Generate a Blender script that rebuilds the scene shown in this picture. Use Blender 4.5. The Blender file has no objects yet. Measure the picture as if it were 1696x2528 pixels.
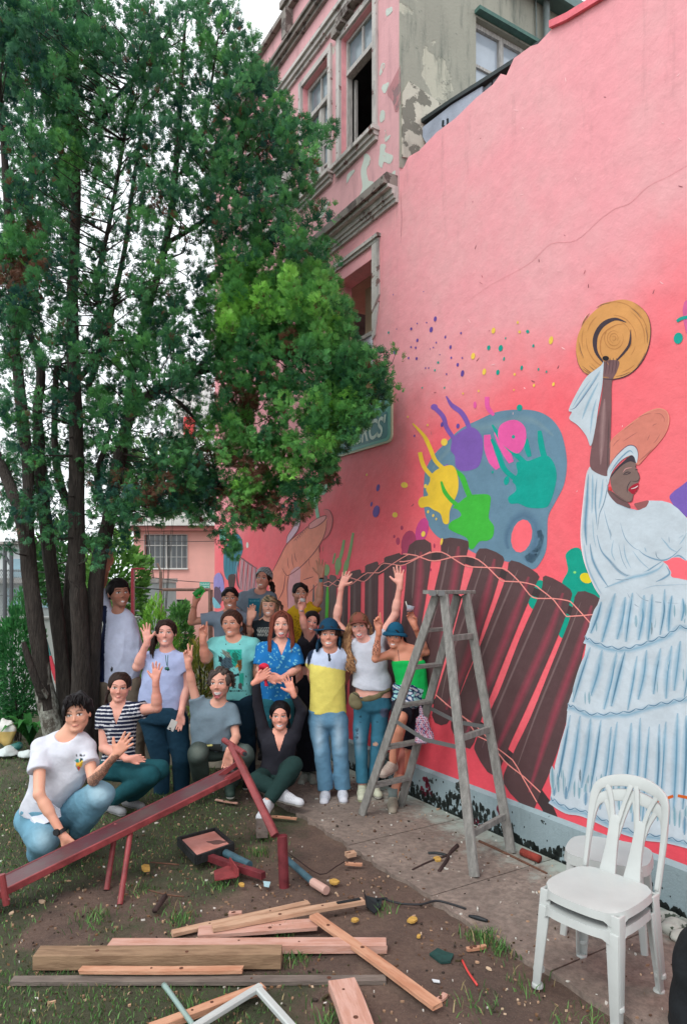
import bpy, bmesh, math, random
import numpy as np
from mathutils import Vector, Matrix
from mathutils.geometry import tessellate_polygon

SC = bpy.context.scene
COL = SC.collection
# ------------------------------------------------------------------ camera
F = 1700.0; CX = 848.0; HY = 1430.0; CH = 2.0
cam = bpy.data.cameras.new('camera'); camo = bpy.data.objects.new('camera', cam); COL.objects.link(camo)
cam.sensor_fit = 'HORIZONTAL'; cam.sensor_width = 24.0; cam.lens = F / 1696 * 24.0
cam.shift_y = (HY - 1264) / 1696.0
cam.clip_start = 0.05; cam.clip_end = 2000
camo.location = (0, 0, CH); camo.rotation_euler = (math.pi / 2, 0, 0)
SC.camera = camo
# ------------------------------------------------------------------ light
SUN_EL = math.radians(52); SUN_ROT = math.radians(215)
world = bpy.data.worlds.new('World'); SC.world = world; world.use_nodes = True
nt = world.node_tree; nt.nodes.clear()
wo = nt.nodes.new('ShaderNodeOutputWorld'); bg = nt.nodes.new('ShaderNodeBackground')
sky = nt.nodes.new('ShaderNodeTexSky'); sky.sky_type = 'NISHITA'; sky.sun_disc = False
sky.sun_elevation = SUN_EL; sky.sun_rotation = SUN_ROT; sky.altitude = 1000; sky.dust_density = 3
hs = nt.nodes.new('ShaderNodeHueSaturation'); hs.inputs['Saturation'].default_value = 0.12; hs.inputs['Value'].default_value = 1.0
mixw = nt.nodes.new('ShaderNodeMix'); mixw.data_type = 'RGBA'; mixw.inputs[0].default_value = 0.78
mixw.inputs[7].default_value = (8.6, 9.1, 9.4, 1)      # even white cloud cover
nt.links.new(sky.outputs[0], hs.inputs['Color']); nt.links.new(hs.outputs[0], mixw.inputs[6])
nt.links.new(mixw.outputs[2], bg.inputs[0]); nt.links.new(bg.outputs[0], wo.inputs[0])
bg.inputs[1].default_value = 0.13
sl = bpy.data.lights.new('sun', 'SUN'); sl.energy = 0.9; sl.angle = math.radians(22); sl.color = (1.0, 0.96, 0.9)
so = bpy.data.objects.new('sun', sl); COL.objects.link(so)
so.location = (-3, -3, 9)
_sd = Vector((math.sin(SUN_ROT) * math.cos(SUN_EL), math.cos(SUN_ROT) * math.cos(SUN_EL), math.sin(SUN_EL)))
so.rotation_euler = _sd.to_track_quat('Z', 'Y').to_euler()
SC.view_settings.view_transform = 'Standard'; SC.view_settings.look = 'None'
SC.view_settings.gamma = 1; SC.view_settings.use_curve_mapping = False
SC.view_settings.exposure = 0.56
SC.cycles.max_bounces = 6; SC.cycles.diffuse_bounces = 3; SC.cycles.glossy_bounces = 2
SC.cycles.transparent_max_bounces = 6; SC.cycles.use_denoising = True

# ------------------------------------------------------------------ helpers
def P(px, py, Y):
    return np.array([(px - CX) / F * Y, Y, CH - (py - HY) / F * Y])
def G(px, py, z=0.0):
    Y = (CH - z) * F / (py - HY)
    return np.array([(px - CX) / F * Y, Y, z])
# wall plane, local axes u (towards the camera side, right), v (into the wall), z
P0 = np.array([1.571, 4.81]); UA = np.array([0.5204, -0.8539]); VA = np.array([0.8539, 0.5204])
WROT = math.atan2(UA[1], UA[0])
def W(px, py, v=0.0):
    d = np.array([(px - CX) / F, 1.0]); o = P0 + VA * v
    t = (o @ VA) / (d @ VA); q = d * t - P0
    return np.array([q @ UA, v, CH + (HY - py) / F * t])
def WS(px, py, u):            # plane square to the wall, at u
    d = np.array([(px - CX) / F, 1.0]); o = P0 + UA * u
    t = (o @ UA) / (d @ UA); q = d * t - P0
    return np.array([u, q @ VA, CH + (HY - py) / F * t])
def WW(u, v, z):              # wall local to world
    q = P0 + UA * u + VA * v
    return np.array([q[0], q[1], z])
def lin(r, g, b, k=1.0):
    f = lambda c: (c / 255 / 12.92 if c <= 10 else ((c / 255 + 0.055) / 1.055) ** 2.4)
    return (f(r) * k, f(g) * k, f(b) * k, 1.0)

MATS = {}
def mat(name, col=(0.5, 0.5, 0.5, 1), rough=0.7, noise=0.0, nscale=20, col2=None, bump=0.0, bscale=60, metal=0.0, attr=False, spec=0.4,
        stretch=None, thin=None, alpha=None, trans=0.0):
    if name in MATS: return MATS[name]
    m = bpy.data.materials.new(name); m.use_nodes = True; MATS[name] = m
    nt = m.node_tree; N = nt.nodes; L = nt.links; b = N['Principled BSDF']
    b.inputs['Roughness'].default_value = rough; b.inputs['Metallic'].default_value = metal
    b.inputs['Specular IOR Level'].default_value = spec
    if trans: b.inputs['Transmission Weight'].default_value = trans
    if alpha is not None: b.inputs['Alpha'].default_value = alpha
    tc = N.new('ShaderNodeTexCoord'); mp = N.new('ShaderNodeMapping'); L.new(tc.outputs['Object'], mp.inputs[0])
    if stretch: mp.inputs['Scale'].default_value = stretch
    if attr:
        a = N.new('ShaderNodeAttribute'); a.attribute_name = 'Col'; src = a.outputs['Color']
    else:
        r = N.new('ShaderNodeRGB'); r.outputs[0].default_value = col; src = r.outputs[0]
    if noise or col2:
        n = N.new('ShaderNodeTexNoise'); n.inputs['Scale'].default_value = nscale; n.inputs['Detail'].default_value = 6
        n.inputs['Roughness'].default_value = 0.65
        L.new(mp.outputs[0], n.inputs['Vector'])
        mx = N.new('ShaderNodeMix'); mx.data_type = 'RGBA'
        if col2:
            cr = N.new('ShaderNodeValToRGB'); cr.color_ramp.elements[0].position = 0.5 - 0.5 * (1 - noise) - 0.02 if False else 0.42
            cr.color_ramp.elements[1].position = 0.62
            L.new(n.outputs[0], cr.inputs[0]); L.new(cr.outputs[0], mx.inputs[0])
            L.new(src, mx.inputs[6]); mx.inputs[7].default_value = col2; src = mx.outputs[2]
        else:
            mr = N.new('ShaderNodeMapRange'); mr.inputs['From Min'].default_value = 0.3; mr.inputs['From Max'].default_value = 0.7
            mr.inputs['To Min'].default_value = 1 - noise; mr.inputs['To Max'].default_value = 1 + noise
            L.new(n.outputs[0], mr.inputs[0])
            vm = N.new('ShaderNodeVectorMath'); vm.operation = 'SCALE'
            L.new(src, vm.inputs[0]); L.new(mr.outputs[0], vm.inputs['Scale']); src = vm.outputs[0]
    L.new(src, b.inputs['Base Color'])
    if bump:
        n2 = N.new('ShaderNodeTexNoise'); n2.inputs['Scale'].default_value = bscale; n2.inputs['Detail'].default_value = 5
        L.new(mp.outputs[0], n2.inputs['Vector'])
        bp = N.new('ShaderNodeBump'); bp.inputs['Strength'].default_value = bump; bp.inputs['Distance'].default_value = 0.02
        L.new(n2.outputs[0], bp.inputs['Height']); L.new(bp.outputs[0], b.inputs['Normal'])
    return m

def tagp(o, label=None, cat=None, group=None, kind=None):
    if label: o['label'] = label
    if cat: o['category'] = cat
    if group: o['group'] = group
    if kind: o['kind'] = kind
    return o
def empty(name, loc=(0, 0, 0), rz=0.0, label=None, cat=None, group=None, kind=None):
    o = bpy.data.objects.new(name, None); COL.objects.link(o); o.location = [float(c) for c in loc]
    o.rotation_euler = (0, 0, rz); o.empty_display_size = 0.1
    return tagp(o, label, cat, group, kind)
def meshobj(name, V, Fc, mats, parent=None, off=None, smooth=False, midx=None, cols=None, vcols=None, loc=None):
    """V in world coordinates (or local when loc given); parent location is subtracted"""
    V = np.asarray(V, dtype=np.float32).reshape(-1, 3)
    if off is not None: V = V - np.asarray(off, dtype=np.float32)
    me = bpy.data.meshes.new(name)
    if isinstance(Fc, np.ndarray):
        k = Fc.shape[1]; nf = len(Fc)
        me.vertices.add(len(V)); me.vertices.foreach_set('co', V.ravel())
        me.loops.add(nf * k); me.loops.foreach_set('vertex_index', Fc.ravel().astype(np.int32))
        me.polygons.add(nf); me.polygons.foreach_set('loop_start', np.arange(0, nf * k, k, dtype=np.int32))
        me.polygons.foreach_set('loop_total', np.full(nf, k, dtype=np.int32))
        me.update(calc_edges=True)
    else:
        me.from_pydata(V.tolist(), [], [tuple(int(i) for i in f) for f in Fc]); me.update()
    for m in (mats if isinstance(mats, (list, tuple)) else [mats]): me.materials.append(m)
    if midx is not None: me.polygons.foreach_set('material_index', np.asarray(midx, dtype=np.int32))
    if smooth: me.polygons.foreach_set('use_smooth', np.ones(len(me.polygons), dtype=bool))
    if vcols is not None:
        ca = me.color_attributes.new('Col', 'FLOAT_COLOR', 'POINT')
        c = np.asarray(vcols, dtype=np.float32)
        if c.shape[1] == 3: c = np.hstack([c, np.ones((len(c), 1), dtype=np.float32)])
        ca.data.foreach_set('color', c.ravel())
    o = bpy.data.objects.new(name, me); COL.objects.link(o)
    if parent is not None: o.parent = parent
    if loc is not None: o.location = [float(c) for c in loc]
    return o

class MB:
    """mesh builder, several materials"""
    def __init__(s): s.v = []; s.f = []; s.m = []; s.c = []; s.col = (1, 1, 1)
    def add(s, vs, fs, m=0):
        b = len(s.v); s.v += [tuple(float(c) for c in v) for v in vs]; s.c += [s.col] * len(vs)
        s.f += [tuple(i + b for i in f) for f in fs]; s.m += [m] * len(fs)
    def box(s, lo, hi, m=0):
        x0, y0, z0 = lo; x1, y1, z1 = hi
        s.add([(x0, y0, z0), (x1, y0, z0), (x1, y1, z0), (x0, y1, z0), (x0, y0, z1), (x1, y0, z1), (x1, y1, z1), (x0, y1, z1)],
              [(0, 3, 2, 1), (4, 5, 6, 7), (0, 1, 5, 4), (1, 2, 6, 5), (2, 3, 7, 6), (3, 0, 4, 7)], m)
    def beam(s, a, b, w, t, up=(0, 0, 1), m=0, w2=None, t2=None, bev=0.0):
        a = np.array(a, float); b = np.array(b, float); d = b - a; d /= np.linalg.norm(d)
        up = np.array(up, float); r = np.cross(d, up); r /= np.linalg.norm(r); u = np.cross(r, d)
        w2 = w if w2 is None else w2; t2 = t if t2 is None else t2
        vs = []
        for c, ww, tt in ((a, w, t), (b, w2, t2)):
            bb = min(bev, ww * .4, tt * .4)
            if bb > 0:
                for x, y in ((-ww/2+bb, -tt/2), (ww/2-bb, -tt/2), (ww/2, -tt/2+bb), (ww/2, tt/2-bb), (ww/2-bb, tt/2), (-ww/2+bb, tt/2), (-ww/2, tt/2-bb), (-ww/2, -tt/2+bb)):
                    vs.append(c + r * x + u * y)
            else:
                for x, y in ((-ww/2, -tt/2), (ww/2, -tt/2), (ww/2, tt/2), (-ww/2, tt/2)): vs.append(c + r * x + u * y)
        n = len(vs) // 2
        fs = [tuple(range(n))[::-1], tuple(range(n, 2 * n))] + [(i, (i + 1) % n, n + (i + 1) % n, n + i) for i in range(n)]
        s.add(vs, fs, m)
    def tube(s, pts, r, n=8, m=0, cap=True, flat=1.0, up=None):
        pts = [np.array(p, float) for p in pts]; k = len(pts)
        rs = r if isinstance(r, (list, tuple, np.ndarray)) else [r] * k
        if len(rs) != k: rs = np.interp(np.linspace(0, 1, k), np.linspace(0, 1, len(rs)), rs)
        ref = np.array([0.0, 0.3, 1.0]) if up is None else np.array(up, float); vs = []
        for i, p in enumerate(pts):
            d = pts[min(i + 1, k - 1)] - pts[max(i - 1, 0)]; d /= (np.linalg.norm(d) + 1e-9)
            if abs(d @ ref) / np.linalg.norm(ref) > 0.97: ref = np.array([1.0, 0.2, 0.0])
            a = np.cross(d, ref); a /= np.linalg.norm(a); b = np.cross(a, d)
            for j in range(n):
                t = 2 * math.pi * j / n; vs.append(p + a * math.cos(t) * rs[i] + b * math.sin(t) * rs[i] * flat)
        fs = []
        for i in range(k - 1):
            for j in range(n): fs.append((i * n + j, i * n + (j + 1) % n, (i + 1) * n + (j + 1) % n, (i + 1) * n + j))
        if cap: fs += [tuple(range(n))[::-1], tuple(range((k - 1) * n, k * n))]
        s.add(vs, fs, m)
    def prism(s, poly, d, m=0):
        """poly: list of 3D points (planar), d: extrusion vector"""
        a = [np.array(p, float) for p in poly]; n = len(a); d = np.array(d, float)
        tr = tessellate_polygon([[Vector(p) for p in a]])
        vs = a + [p + d for p in a]
        fs = [tuple(t) for t in tr] + [tuple(i + n for i in t[::-1]) for t in tr] + [(i, (i + 1) % n, n + (i + 1) % n, n + i) for i in range(n)]
        s.add(vs, fs, m)
    def build(s, name, mats, parent=None, off=None, smooth=False, vc=False, loc=None, fixn=True):
        o = meshobj(name, s.v, s.f, mats, parent, off, smooth, s.m, vcols=np.array(s.c) if vc else None, loc=loc)
        if fixn:
            bm = bmesh.new(); bm.from_mesh(o.data); bmesh.ops.recalc_face_normals(bm, faces=bm.faces); bm.to_mesh(o.data); bm.free()
        return o

def catmull(pts, closed=True, n=5):
    pts = [np.array(p, float) for p in pts]; k = len(pts); out = []
    rng = range(k) if closed else range(k - 1)
    for i in rng:
        if closed: p0, p1, p2, p3 = pts[i - 1], pts[i], pts[(i + 1) % k], pts[(i + 2) % k]
        else: p0, p1, p2, p3 = pts[max(i - 1, 0)], pts[i], pts[i + 1], pts[min(i + 2, k - 1)]
        for j in range(n):
            t = j / n
            out.append(0.5 * ((2 * p1) + (-p0 + p2) * t + (2 * p0 - 5 * p1 + 4 * p2 - p3) * t * t + (-p0 + 3 * p1 - 3 * p2 + p3) * t ** 3))
    if not closed: out.append(pts[-1])
    return out
random.seed(7); RNG = np.random.default_rng(11)
# ================================================================== building materials
def wallmat():
    m = bpy.data.materials.new('pink_plaster'); m.use_nodes = True
    nt = m.node_tree; N = nt.nodes; L = nt.links; b = N['Principled BSDF']; b.inputs['Roughness'].default_value = 0.62
    b.inputs['Specular IOR Level'].default_value = 0.3
    tc = N.new('ShaderNodeTexCoord'); O = tc.outputs['Object']
    sp = N.new('ShaderNodeSeparateXYZ'); L.new(O, sp.inputs[0])
    def noise(sc, det=5, vec=O, ro=0.6):
        n = N.new('ShaderNodeTexNoise'); n.inputs['Scale'].default_value = sc; n.inputs['Detail'].default_value = det
        n.inputs['Roughness'].default_value = ro; L.new(vec, n.inputs['Vector']); return n.outputs[0]
    def mr(v, a, b_, c=0.0, d=1.0, sm=True):
        r = N.new('ShaderNodeMapRange'); r.interpolation_type = 'SMOOTHSTEP' if sm else 'LINEAR'
        L.new(v, r.inputs[0]); r.inputs[1].default_value = a; r.inputs[2].default_value = b_; r.inputs[3].default_value = c; r.inputs[4].default_value = d
        return r.outputs[0]
    def mth(op, a, c):
        x = N.new('ShaderNodeMath'); x.operation = op
        for i, q in enumerate((a, c)):
            if isinstance(q, (int, float)): x.inputs[i].default_value = q
            else: L.new(q, x.inputs[i])
        return x.outputs[0]
    def mix(f, a, c):
        x = N.new('ShaderNodeMix'); x.data_type = 'RGBA'
        L.new(f, x.inputs[0]) if not isinstance(f, float) else setattr(x.inputs[0], 'default_value', f)
        for i, q in ((6, a), (7, c)):
            if isinstance(q, tuple): x.inputs[i].default_value = q
            else: L.new(q, x.inputs[i])
        return x.outputs[2]
    # rolled coral coat below, older pale pink above; edge soft and uneven, darker red roller coat low on the right
    zz = mth('ADD', sp.outputs[2], mth('MULTIPLY', mth('SUBTRACT', noise(0.9), 0.5), 1.5))
    zz = mth('ADD', zz, mth('MULTIPLY', sp.outputs[0], -0.12))
    f = mr(zz, 3.1, 4.3)
    pale = mix(mr(noise(1.3, 4), 0.35, 0.7), lin(238, 158, 166), lin(232, 168, 172))
    coral = mix(mr(noise(0.8, 3), 0.35, 0.7), lin(246, 100, 112), lin(244, 116, 124))
    c = mix(f, coral, pale)
    low = mr(mth('ADD', sp.outputs[2], mth('MULTIPLY', mth('SUBTRACT', noise(2.0), 0.5), 0.3)), 0.35, 1.3, 0.55, 0.0)
    c = mix(low, c, lin(226, 62, 82))
    # fine roller mottling
    c2 = N.new('ShaderNodeVectorMath'); c2.operation = 'SCALE'; L.new(c, c2.inputs[0]); L.new(mr(noise(9, 8, ro=0.7), 0.3, 0.7, 0.94, 1.05, False), c2.inputs['Scale'])
    c = c2.outputs[0]
    # vertical grime runs, mostly high up
    mp = N.new('ShaderNodeMapping'); mp.inputs['Scale'].default_value = (3.2, 3.2, 0.5); L.new(O, mp.inputs[0])
    run = mr(noise(2.2, 7, mp.outputs[0], 0.68), 0.53, 0.75)
    run = mth('MULTIPLY', run, mr(sp.outputs[2], 3.6, 5.8, 0.0, 0.42)); c = mix(run, c, lin(160, 112, 112))
    L.new(c, b.inputs['Base Color'])
    n1 = noise(6, 8, ro=0.6); n2 = noise(70, 4)
    h = mth('ADD', n1, mth('MULTIPLY', n2, 0.10))
    bp = N.new('ShaderNodeBump'); bp.inputs['Strength'].default_value = 0.35; bp.inputs['Distance'].default_value = 0.035
    L.new(h, bp.inputs['Height']); L.new(bp.outputs[0], b.inputs['Normal']); return m
def peelmat(name, base, under, amt=0.56, dirt=0.6, sc=3.0, dirtc=lin(70, 74, 68)):
    """old painted plaster: flaked areas and dark vertical runs"""
    m = bpy.data.materials.new(name); m.use_nodes = True
    nt = m.node_tree; N = nt.nodes; L = nt.links; b = N['Principled BSDF']; b.inputs['Roughness'].default_value = 0.8
    tc = N.new('ShaderNodeTexCoord'); O = tc.outputs['Object']
    mp = N.new('ShaderNodeMapping'); mp.inputs['Scale'].default_value = (2.4, 2.4, 0.45); L.new(O, mp.inputs[0])
    def noise(scl, det, vec, ro=0.65):
        n = N.new('ShaderNodeTexNoise'); n.inputs['Scale'].default_value = scl; n.inputs['Detail'].default_value = det
        n.inputs['Roughness'].default_value = ro; L.new(vec, n.inputs['Vector']); return n.outputs[0]
    def ramp(v, a, c, lo=0.0, hi=1.0):
        r = N.new('ShaderNodeMapRange'); r.interpolation_type = 'SMOOTHSTEP'; L.new(v, r.inputs[0]); r.inputs[1].default_value = a; r.inputs[2].default_value = c
        r.inputs[3].default_value = lo; r.inputs[4].default_value = hi; return r.outputs[0]
    def mix(f, a, c):
        x = N.new('ShaderNodeMix'); x.data_type = 'RGBA'; L.new(f, x.inputs[0])
        for i, q in ((6, a), (7, c)):
            if isinstance(q, tuple): x.inputs[i].default_value = q
            else: L.new(q, x.inputs[i])
        return x.outputs[2]
    bv = mix(ramp(noise(1.7, 3, O), 0.35, 0.65), base, tuple(min(1, c * 1.12) for c in base[:3]) + (1,))
    pl = ramp(noise(sc, 7, O, 0.6), amt, amt + 0.02)
    c = mix(pl, bv, under)
    c = mix(ramp(noise(2.6, 8, mp.outputs[0]), 0.48, 0.75, 0.0, dirt), c, dirtc)
    c = mix(ramp(noise(14, 6, O), 0.6, 0.75, 0, dirt * 0.7), c, dirtc)
    L.new(c, b.inputs['Base Color'])
    bp = N.new('ShaderNodeBump'); bp.inputs['Strength'].default_value = 0.5; bp.inputs['Distance'].default_value = 0.01
    sb = N.new('ShaderNodeMath'); sb.operation = 'SUBTRACT'; L.new(noise(40, 6, O), sb.inputs[0]); L.new(pl, sb.inputs[1])
    L.new(sb.outputs[0], bp.inputs['Height']); L.new(bp.outputs[0], b.inputs['Normal']); return m
M_wall = wallmat()
M_fac = peelmat('flaking_pink', lin(208, 156, 160), lin(196, 192, 182), 0.64, 0.5, 2.6, lin(120, 88, 90))
M_trim = peelmat('weathered_trim', lin(186, 180, 176), lin(130, 100, 96), 0.6, 0.75, 9, lin(58, 56, 54))
M_trimd = peelmat('mossy_trim', lin(132, 124, 118), lin(90, 78, 74), 0.55, 0.9, 7, lin(40, 44, 42))
M_grey = peelmat('bare_render', lin(150, 148, 136), lin(184, 180, 164), 0.64, 0.9, 1.3, lin(72, 84, 78))
M_plinth = peelmat('plinth_paint', lin(140, 158, 164), lin(38, 46, 44), 0.62, 0.35, 5, lin(70, 84, 84))
M_dark = mat('dark_room', lin(38, 46, 50), 0.9)
M_room = mat('room_plaster', lin(96, 104, 104), 0.9, noise=0.3, nscale=3)
M_glass = mat('window_glass', lin(120, 134, 142), 0.15, noise=0.25, nscale=2, spec=0.8)
M_glassb = mat('bright_glass', lin(176, 186, 198), 0.12, noise=0.15, nscale=2, spec=0.9)
M_pinkreveal = mat('reveal_pink', lin(232, 160, 166), 0.7, noise=0.15, nscale=6)
M_wood = mat('old_white_wood', lin(176, 172, 168), 0.7, noise=0.35, nscale=9, stretch=(6, 6, 1), bump=0.3)
M_metalroof = mat('roof_sheet', lin(40, 50, 52), 0.5, noise=0.4, nscale=8)
M_flash = mat('blue_grey_board', lin(158, 168, 184), 0.6, noise=0.2, nscale=5, bump=0.2)

ob = empty('old_building', (P0[0], P0[1], 0), WROT, 'old two-storey pink building with flaking plaster and open upper windows', 'building')
mw = empty('mural_wall', (P0[0], P0[1], 0), WROT, 'long coral pink wall painted with a dancer, a marimba and splashed hands', 'wall')

def holewall(mb, u0, u1, z0, z1, holes, t, m=0, v0=0.0):
    us = sorted({u0, u1, *[h[0] for h in holes], *[h[1] for h in holes]}); zs = sorted({z0, z1, *[h[2] for h in holes], *[h[3] for h in holes]})
    for i in range(len(us) - 1):
        for j in range(len(zs) - 1):
            uc, zc = (us[i] + us[i + 1]) / 2, (zs[j] + zs[j + 1]) / 2
            if any(h[0] < uc < h[1] and h[2] < zc < h[3] for h in holes): continue
            mb.box((us[i], v0, zs[j]), (us[i + 1], v0 + t, zs[j + 1]), m)
UC = -2.0; UL = -6.85
wins = [(-3.06, -2.43, 6.48, 7.82), (-3.94, -3.32, 6.50, 7.84), (-4.92, -4.28, 6.50, 7.84), (-5.92, -5.3, 6.5, 7.84)]
low = [(-3.18, -2.45, 3.95, 5.23)]
b = MB(); holewall(b, UL, UC, 5.58, 9.0, wins, 0.125); b.build('facade', M_fac, ob, loc=(0, 0, 0))
b = MB(); holewall(b, UL, UC, -0.3, 5.58, low, 0.20); b.build('lower_wall', M_wall, ob, loc=(0, 0, 0))
b = MB(); b.box((UL, .28, -.3), (UL + .28, 6, 9.0)); b.build('end_wall', M_fac, ob, loc=(0, 0, 0))
# square side wall, above the mural wall
b = MB(); wv = (0.96, 1.78, 7.0, 7.74)
for lo, hi in (((UC - .25, .281, 4.5), (UC, wv[0], 8.27)), ((UC - .25, wv[0], 4.5), (UC, wv[1], wv[2])), ((UC - .25, wv[0], wv[3]), (UC, wv[1], 8.27)), ((UC - .25, wv[1], 4.5), (UC, 7, 8.27))): b.box(lo, hi)
b.box((UC - .25, .281, 8.27), (UC, 1.3, 9.0))
b.build('side_wall', M_grey, ob, loc=(0, 0, 0))
# the corner end of the facade wall shows bare render too
b = MB(); b.box((UC - .001, -.004, 5.9), (UC + .006, .30, 9.0)); b.build('corner_render', M_grey, ob, loc=(0, 0, 0))
b = MB(); b.box((UL - .1, -.07, 8.96), (UC + .04, .35, 9.02)); b.build('parapet_cap', M_trimd, ob, loc=(0, 0, 0))
b = MB(); b.box((-4.32, -.10, 8.62), (-4.2, .0, 8.96)); b.box((-4.36, -.11, 9.02), (-4.16, .35, 9.10)); b.build('parapet_post', M_trimd, ob, loc=(0, 0, 0))
# interior
b = MB(); b.box((UL + .3, 2.6, 5.4), (UC - .26, 2.7, 8.6)); b.box((UL + .3, .3, 8.45), (UC - .26, 2.6, 8.5)); b.box((UL + .3, .3, 5.85), (UC - .26, 2.6, 5.9)); b.build('room', M_room, ob, loc=(0, 0, 0))
b = MB(); b.box((-3.9, 1.4, 3.4), (-2.3, 1.5, 5.4)); b.box((-3.9, .3, 5.3), (-2.3, 1.4, 5.4)); b.box((-3.12, .345, 4.3), (-2.78, .36, 5.22)); b.build('lower_room', mat('room_cream', lin(190, 176, 150), .9, noise=.15, nscale=3), ob, loc=(0, 0, 0))
b = MB(); b.box((-3.02, 1.28, 3.6), (-2.3, 1.38, 5.1)); b.build('dark_interior', M_dark, ob, loc=(0, 0, 0))  # dark sheet standing in for the unlit inside of the lower room
# cornices
def cornice(name, z, steps, m, u0=UL - .05, u1=UC + .0):
    b = MB()
    for (za, zb, d) in steps: b.box((u0, -d, z + za), (u1, 0.0 - 0.001, z + zb))
    return b.build(name, m, ob, loc=(0, 0, 0))
cornice('string_course', 5.58, [(0.0, .035, .03), (.035, .07, .05), (.07, .12, .07), (.12, .15, .12)], M_trim, u1=UC - .02)
cornice('string_course_top', 5.73, [(0.001, .07, .16), (.07, .11, .13)], M_trimd, u1=UC - .03)
cornice('upper_cornice', 8.02, [(0, .04, .03), (.04, .09, .06), (.09, .13, .09), (.13, .2, .05)], M_trim)
cornice('top_cornice', 8.46, [(0, .04, .04), (.04, .09, .08), (.09, .12, .11)], M_trimd)
# windows
def windowset(i, h, kind):
    u0, u1, z0, z1 = h
    w = empty('window', (0, 0, 0)); w.parent = ob
    b = MB(); s = .07
    b.box((u0 - s, -.03, z0), (u0 - .004, -.001, z1 + s)); b.box((u1 + .004, -.03, z0), (u1 + s, -.001, z1 + s)); b.box((u0 - .003, -.028, z1 + .003), (u1 + .003, -.001, z1 + s - .002))
    b.build('surround', M_trim, w, loc=(0, 0, 0))
    b = MB(); b.box((u0 - s - .03, -.09, z0 - .04), (u1 + s + .03, -.001, z0)); b.box((u0 - s - .01, -.06, z0 - .08), (u1 + s + .01, -.001, z0 - .041)); b.box((u0 - s, -.035, z0 - .12), (u1 + s, -.001, z0 - .081))
    b.build('sill', M_trim, w, loc=(0, 0, 0))
    if kind == 0:
        b = MB()
        for k in range(7):
            a = u0 - s - .02 + k * (u1 - u0 + 2 * s + .04) / 7; c = a + (u1 - u0 + 2 * s + .04) / 7
            b.box((a, -.08 - .015 * (k % 2), z1 + s + [.02, .05, .09, .12, .10, .06, .02][k] - .05), (c - .001, -.001, z1 + s + [.06, .1, .14, .17, .15, .1, .06][k]))
        b.build('broken_hood', M_trimd, w, loc=(0, 0, 0))
    b = MB(); b.box((u0 + .001, .001, z0), (u0 + .006, .124, z1)); b.box((u1 - .006, .001, z0), (u1 - .001, .124, z1)); b.box((u0 + .006, .001, z1 - .006), (u1 - .006, .124, z1)); b.build('reveal', M_pinkreveal, w, loc=(0, 0, 0))
    t = .032 if kind == 0 else .045; a, c = u0 + .007, u1 - .007; zt = z1 - .36; vA = .055 if kind == 0 else .06; vB = vA + .06
    b = MB(); b.box((a, vA, z0), (a + t, vB, z1 - .007)); b.box((c - t, vA + .02, z0), (c, vB, z1 - .007)); b.box((a + t, vA + .002, z1 - .007 - t), (c - t, vB, z1 - .007)); b.box((a + t, vA - .02, zt - .05), (c - t, vB, zt))
    b.build('frame', M_wood, w, loc=(0, 0, 0))
    mid = (a + c) / 2
    for (p, q) in ((a + t, mid - .015), (mid + .015, c - t)):
        b = MB(); b.box((p + .001, vA + .03, zt + .001), (q - .001, vA + .036, z1 - .008 - t)); b.build('transom_pane', M_glass, w, loc=(0, 0, 0))
    b = MB(); b.box((mid - .014, vA + .01, zt + .001), (mid + .014, vB - .01, z1 - .009 - t)); b.build('transom_bar', M_wood, w, loc=(0, 0, 0))
    if kind:
        b = MB(); b.box((mid - .03, vA, z0), (mid + .03, vB, zt - .051)); b.build('meeting_stile', M_wood, w, loc=(0, 0, 0))
        for (p, q) in ((a + t, mid - .031), (mid + .031, c - t)):
            b = MB(); n = 4; hh = (zt - .05 - z0) / n
            b.box((p + .0005, vA + .012, z0), (p + .03, vB - .01, zt - .052)); b.box((q - .03, vA + .012, z0), (q - .0005, vB - .01, zt - .052))
            for k in range(n): b.box((p + .031, vA + .014, z0 + k * hh), (q - .031, vB - .012, z0 + k * hh + .022))
            b.build('casement', M_wood, w, loc=(0, 0, 0))
            for k in range(n):
                b = MB(); b.box((p + .0315, vA + .03, z0 + k * hh + .0225), (q - .0315, vA + .036, z0 + (k + 1) * hh - .0005)); b.build('pane', M_glass if k % 2 else mat('dusty_glass', lin(150, 146, 150), .3, noise=.2, nscale=3), w, loc=(0, 0, 0))
    else:
        # casement folded open into the room
        b = MB(); x = a + t + .004
        b.box((x, vB + .02, z0 + .02), (x + .025, vB + .05, zt - .06))
        b.build('casement', M_wood, w, loc=(0, 0, 0))
for i, h in enumerate(wins): windowset(i, h, min(i, 1))
# lower opening
w = empty('window', (0, 0, 0)); w.parent = ob
u0, u1, z0, z1 = low[0]
b = MB(); b.box((u0 - .45, -.025, z1 + .12), (u1 + .12, -.001, z1 + .15)); b.box((u0 - .45, -.045, z1 + .151), (u1 + .14, -.001, z1 + .185)); b.build('drip_mould', M_trim, w, loc=(0, 0, 0))
b = MB(); b.prism([(u1 + .004, -.022, z1 - .55), (u1 + .13, -.022, z1 - .42), (u1 + .12, -.022, z1 + .118), (u1 + .004, -.022, z1 + .118)], (0, .02, 0)); b.prism([(u1 + .004, -.02, z1 - .83), (u1 + .05, -.02, z1 - .8), (u1 + .12, -.02, z1 - .48), (u1 + .004, -.02, z1 - .58)], (0, .018, 0)); b.build('surround', M_trim, w, loc=(0, 0, 0))
b = MB(); b.box((u0 + .001, .001, z0), (u0 + .006, .2, z1)); b.box((u1 - .006, .001, z0), (u1 - .001, .2, z1)); b.box((u0 + .006, .001, z1 - .006), (u1 - .006, .2, z1)); b.build('reveal', M_pinkreveal, w, loc=(0, 0, 0))
b = MB(); ga = u0 + .12
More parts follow.
